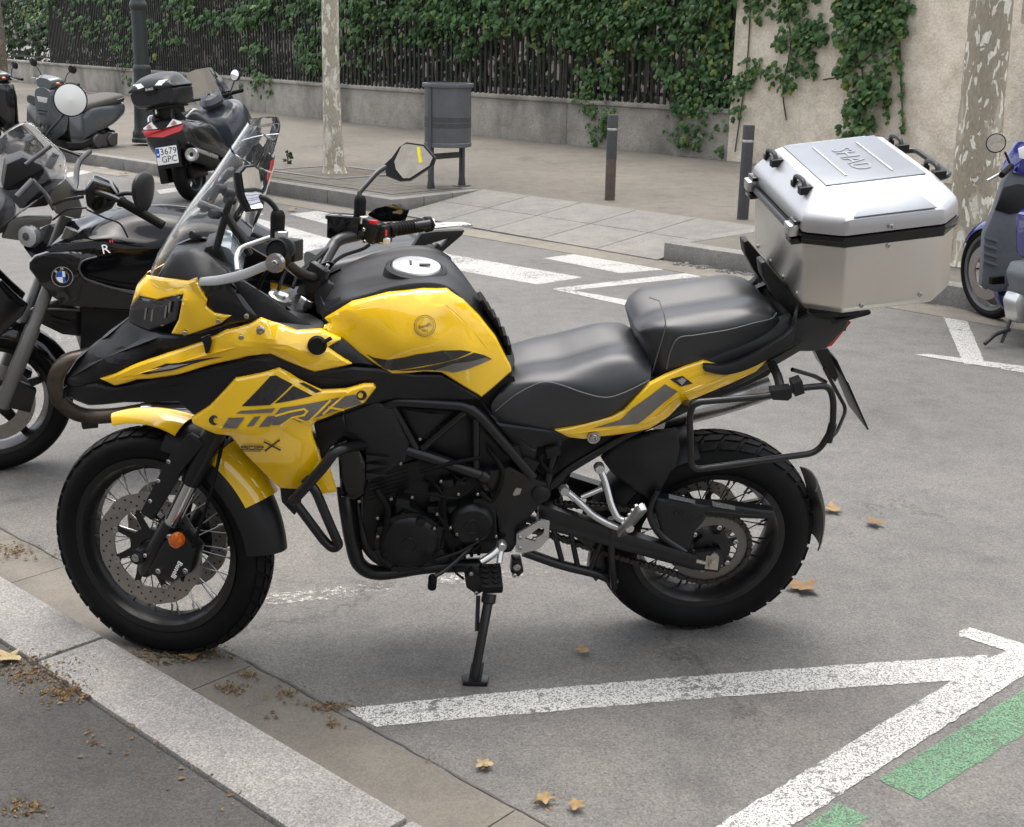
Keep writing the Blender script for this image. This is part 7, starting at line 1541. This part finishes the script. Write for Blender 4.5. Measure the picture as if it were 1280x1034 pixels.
scooter(frame_at(gz(66, 190, 0)+Vector((-.05, 1.0, 0)), (-.72, -.7), .12), 'dark scooter half hidden behind the small grey scooter', ZBK, VIN, BLP)
bs = gz(1238, 397, 0); hdb = Vector((-.18, 1, 0)).normalized(); MBS = frame_at(bs-hdb*1.25, hdb, .06); FBS = Fr(MBS)
BS = scooter(MBS, 'blue big-wheel scooter with grey leg shield beside the plane tree', SBL, VIN, SHG, True, front=False)
wbx = -1.25
def bp(pts, x, d, name, m, bev=.006, parent=BS): g = G(); g.prism([FBS.ax(px, py, x) for px, py in pts], (d, 0, 0)); return g.ob(name, m, parent, bevel=bev)
shd = bp([(1262, 206), (1250, 226), (1238, 262), (1226, 290), (1223, 340), (1222, 356), (1240, 364), (1262, 362), (1285, 352), (1300, 300), (1310, 230), (1290, 205)], wbx+.30, .04, 'inner_shield', SHG, .012)
bp([(1255, 234), (1272, 230), (1292, 232), (1292, 262), (1262, 268), (1243, 262)], wbx+.342, .006, 'glove_box', BLP, .004, shd)
for i in range(4): bp([(1229, 294+i*10), (1246, 300+i*10), (1246, 303+i*10), (1229, 298+i*10)], wbx+.342, .008, 'shield_rib', SHG, .002, shd)
bp([(1248, 214), (1258, 192), (1268, 176), (1290, 172), (1310, 190), (1300, 214), (1270, 218)], wbx+.22, .16, 'headset', SBL, .02); bp([(1272, 186), (1290, 178), (1304, 190), (1290, 200), (1274, 198)], wbx+.385, .006, 'speedometer', WHI, .003)
g = G(); g.tube([FBS.ax(1258, 213, wbx+.36), FBS.ax(1234, 226, wbx+.33)], .008, 8); g.ob('lever', SIL, BS); g = G(); g.tube([FBS.ax(1264, 208, wbx+.34), FBS.ax(1252, 219, wbx+.46)], .018, 12); g.ob('grip', RUB, BS)
g = G(); g.tube([FBS.ax(1262, 204, wbx+.32), FBS.ax(1256, 190, wbx+.32)], .007, 8); mm = g.ob('mirror', BLM, BS); mcx = FBS.ax(1245, 179, wbx+.32); g = G(); nvx = (FBS.C-mcx).normalized(); g.lathe([(1e-5, 0), (.052, 0), (.058, -.004), (.05, -.02), (1e-5, -.03)], mcx, nvx, 22); g.ob('mirror_shell', BLP, mm); g = G(); g.lathe([(1e-5, .0012), (.051, .001)], mcx, (nvx+Vector((0, 0, .5))).normalized() if False else nvx, 22); g.ob('mirror_glass', MIR, mm)
bp([(1238, 356), (1262, 360), (1258, 392), (1246, 380)], wbx+.22, .05, 'apron_edge', SBL, .01); bp([(1268, 266), (1300, 244), (1320, 250), (1320, 330), (1290, 330), (1268, 318)], wbx+.55, .5, 'front_body', SBL, .03); bp([(1256, 340), (1262, 326), (1290, 322), (1320, 330), (1320, 362), (1262, 366)], wbx+.62, .2, 'engine_cover', SHG, .02)
bp([(1252, 374), (1258, 362), (1272, 366), (1276, 384), (1270, 400), (1256, 400)], wbx+.66, .12, 'belt_cover', SIL, .02); bp([(1236, 346), (1252, 344), (1252, 354), (1236, 355)], wbx+.5, .03, 'foot_peg', RUB, .004)
g = G(); g.tube(fillet([FBS.ax(1264, 398, wbx+.70), FBS.ax(1258, 414, wbx+.72), FBS.ax(1252, 428, wbx+.74)], .02), .010, 8); g.tube(fillet([FBS.ax(1262, 412, wbx+.72), FBS.ax(1244, 418, wbx+.72), FBS.ax(1231, 430, wbx+.74)], .03), .012, 8); g.ob('side_stand', BLM, BS)
# ================================================================== fallen leaves and litter
DRY = [mat('dry_leaf_%d' % i, c, .7, noise=.25, nscale=60) for i, c in enumerate(((.23, .15, .062), (.16, .10, .045), (.27, .205, .105)))]
def dry_leaf(px, py, sz, lab, rot=None, z=.006):
    sz *= .85
    p = gz(px, py, z); n = 26; v = [Vector((0, 0, .008))]; rs = random.Random(int(px*7+py))
    for i in range(n):
        a = 2*math.pi*i/n; r_ = sz*(.30+.24*abs(math.cos(2.5*a))**1.4)*(1 if a < 5.6 else .6)*rs.uniform(.88, 1.1); v.append(Vector((r_*math.cos(a), r_*math.sin(a), (.004+.5*sz*(r_/sz-.2)*abs(math.sin(a*1.5+px))**1.5))))
    f = [(0, i, i % n+1) for i in range(1, n+1)]
    o = mk('fallen_leaf', v, f, DRY[int(px+py) % 3], None, M=Matrix.Translation(p) @ Matrix.Rotation(rot or rs.uniform(0, 6), 4, 'Z') @ Matrix.Scale(1, 4), smooth=0)
    v2 = o.data; tag(o, lab, 'leaf', 'fallen plane leaves'); return o
for (x, y, s_, lab) in ((1003, 735, .12, 'large dry yellow leaf behind the rear tyre of the yellow motorcycle'), (1040, 637, .09, 'dry leaf on the asphalt under the pannier frame'), (1093, 654, .08, 'dry leaf lying farther out than the one under the pannier frame'),
    (728, 814, .055, 'small curled leaf between the side stand and the rear tyre'), (605, 957, .05, 'brown leaf scrap between the gutter and the white line'), (12, 854, .085, 'pale leaf lying on the near pavement beside the kerb'), (240, 820, .08, 'brown leaf caught under the front tyre'),
    (680, 1000, .05, 'curled leaf fragment close to the gutter edge'), (720, 1008, .05, 'twisted leaf fragment with a stalk near the gutter'), (155, 218, .14, 'dry leaf below the far kerb beside the grey scooter'), (365, 262, .12, 'dry leaf on the road below the tree pit kerb'), (905, 228, .12, 'yellow leaf at the foot of the ramp bollard')):
    dry_leaf(x, y, s_, lab, z=.01 if y > 300 else .02)
for o_ in [o for o in bpy.data.objects if o.name.startswith('fallen_leaf')]:
    if 'near pavement' in o_['label']: o_.location.z = .082
    if 'bollard' in o_['label']: o_.location = gz(755, 249, .13)
LIT = leaf_mat('leaf_litter', (.10, .06, .03), (.19, .12, .05), (.27, .19, .09), False)
g = G()
def litter(px, py, sx, sy, n, z=.006):
    for _ in range(int(n*2.2)):
        p = gz(px+random.gauss(0, sx), py+random.gauss(0, sy), z); s_ = .0015+.0075*rnd()**2; Rm = Matrix.Rotation(U(0, 6), 3, 'Z') @ Matrix.Rotation(U(-.7, .7), 3, 'X'); g.add([p+Rm @ Vector(q) for q in ((-s_, 0, .002), (0, -s_*.6, .004), (s_, 0, .001), (0, s_*.6, .006))], [(0, 1, 2, 3)])
for a in ((20, 690, 20, 6, 90), (215, 818, 26, 7, 160), (310, 845, 6, 3, 26), (288, 862, 9, 4, 40), (362, 868, 7, 3, 24), (418, 882, 14, 3, 60), (415, 905, 5, 3, 12), (605, 957, 4, 3, 12), (690, 1002, 14, 4, 16), (540, 950, 4, 3, 6), (265, 815, 12, 4, 40), (350, 880, 40, 14, 20)): litter(*a, z=.010)
for a in ((40, 840, 30, 12, 190), (80, 866, 16, 7, 90), (140, 930, 30, 16, 16), (35, 1010, 16, 8, 50), (260, 985, 40, 20, 12)): litter(*a, z=.077)
for a in ((175, 215, 12, 4, 30), (100, 215, 30, 6, 60), (640, 265, 60, 10, 30), (1000, 655, 60, 20, 10), (30, 228, 30, 8, 40), (230, 250, 50, 10, 30)): litter(*a, z=.008)
for a in ((500, 185, 80, 16, 40), (300, 180, 60, 14, 30), (800, 215, 80, 10, 40)): litter(*a, z=.19)
g.ob('leaf_litter', LIT, smooth=0)['kind'] = 'stuff'
# ================================================================== building across the near pavement (seen in the mirrors)
FA = wall_mat('facade_stone', (.36, .33, .285), .15); GLZ = mat('window_glass', (.03, .035, .04), .06, coat=.5); FRM = mat('window_frame', (.70, .69, .66), .5)
BD = empty('building', Matrix.Identity(4), 'pale stone apartment building facing the street across the near pavement', 'building')
def bpt(a, b, z): p = near(a, b); return Vector((p.x, p.y, z))
cols_ = [-17+i*3.4 for i in range(11)]; g = G(); zs = [.07, 1.0, 3.1, 4.2, 6.2, 7.0]; WBK = -10.5
for i, a in enumerate(cols_):
    nx = a+3.4
    for j in range(len(zs)-1):
        spans = [(a, nx)] if j % 2 == 0 else [(a, a+.95), (a+2.45, nx)]
        for s0, s1 in spans: g.prism([bpt(s0, WBK, zs[j]), bpt(s1, WBK, zs[j]), bpt(s1, WBK-.4, zs[j]), bpt(s0, WBK-.4, zs[j])], (0, 0, zs[j+1]-zs[j]))
g.ob('wall', FA, BD, smooth=0)
for a in cols_:
    for j in (1, 3):
        z0_, z1_ = zs[j], zs[j+1]; g = G(); q = [bpt(a+.952, WBK-.2, z0_), bpt(a+2.448, WBK-.2, z0_), bpt(a+2.448, WBK-.24, z0_), bpt(a+.952, WBK-.24, z0_)]; g.prism(q, (0, 0, z1_-z0_)); wn_ = g.ob('window', GLZ, BD)
        g = G()
        for (s0, s1, h0, h1) in ((a+.955, a+1.03, z0_, z1_), (a+2.37, a+2.445, z0_, z1_), (a+1.66, a+1.74, z0_, z1_), (a+1.03, a+2.37, z1_-.1, z1_), (a+1.03, a+2.37, z0_, z0_+.12)): g.prism([bpt(s0, WBK-.12, h0+.001), bpt(s1, WBK-.12, h0+.001), bpt(s1, WBK-.199, h0+.001), bpt(s0, WBK-.199, h0+.001)], (0, 0, h1-h0-.002))
        g.ob('frame', FRM, wn_, smooth=0)
    g = G(); g.prism([bpt(a+.7, WBK+.5, zs[3]-.14), bpt(a+2.7, WBK+.5, zs[3]-.14), bpt(a+2.7, WBK+.001, zs[3]-.14), bpt(a+.7, WBK+.001, zs[3]-.14)], (0, 0, .13)); g.ob('balcony', FA, BD)
# ================================================================== split meshes that hold several separate pieces
SPLIT = {'bolt', 'engine_bolt', 'rivet', 'disc_button', 'sprocket_nut', 'fork_cap', 'lamp_element', 'frame_clamp', 'screen_bracket', 'warning_label', 'cover_boss', 'throttle_body', 'hanger_eye', 'latch_base', 'grab_rail', 'stem', 'cable', 'engine_cable', 'cylinder_fin', 'cooling_fin', 'heel_bolt', 'switch_screw', 'fairing_bolt', 'nose_screw', 'shroud_screw', 'tank_pad', 'screen_knob', 'peg_rubber', 'peg_teeth', 'riser_bolt', 'clamp_bolt', 'lug_bolt', 'plate_rib', 'guard_slot', 'kill_switch', 'engine_case', 'luggage_rack', 'grille', 'lever_and_cables', 'centre_stand', 'fork', 'exhaust_clamp', 'flap_arm', 'plate_hanger', 'shroud_window', 'tank_stripe', 'roundel_ring', 'tail_badge', 'cap_lock', 'reflector_rib', 'side_stand', 'brake_caliper', 'hose', 'cover_rib'}
def split_loose(o):
    me = o.data; n = len(me.vertices); par = list(range(n))
    def find(a):
        while par[a] != a: par[a] = par[par[a]]; a = par[a]
        return a
    for e in me.edges: a, b = find(e.vertices[0]), find(e.vertices[1]); par[a] = b
    comp = {}
    for i in range(n): comp.setdefault(find(i), []).append(i)
    if len(comp) < 2 or len(comp) > 300: return
    polys = {}
    for p in me.polygons: polys.setdefault(find(p.vertices[0]), []).append(p)
    nm = o.name.split('.')[0]; first = True; new = []
    for k, vs_ in comp.items():
        if k not in polys: continue
        ix = {v: i for i, v in enumerate(vs_)}; m2 = bpy.data.meshes.new(nm); m2.from_pydata([me.vertices[v].co for v in vs_], [], [[ix[v] for v in p.vertices] for p in polys[k]]); m2.update()
        m2.polygons.foreach_set('use_smooth', [p.use_smooth for p in polys[k]])
        if polys[k][0].use_smooth: m2.set_sharp_from_angle(angle=R(35))
        for m in me.materials: m2.materials.append(m)
        new.append(m2)
    o.data = new[0]
    for m2 in new[1:]:
        c = bpy.data.objects.new(nm, m2); col.objects.link(c); c.parent = o.parent; c.matrix_basis = o.matrix_basis.copy()
for o in list(bpy.data.objects):
    if o.type == 'MESH' and o.parent and not o.get('kind') and o.name.split('.')[0] in SPLIT and o.data.users == 1: split_loose(o)
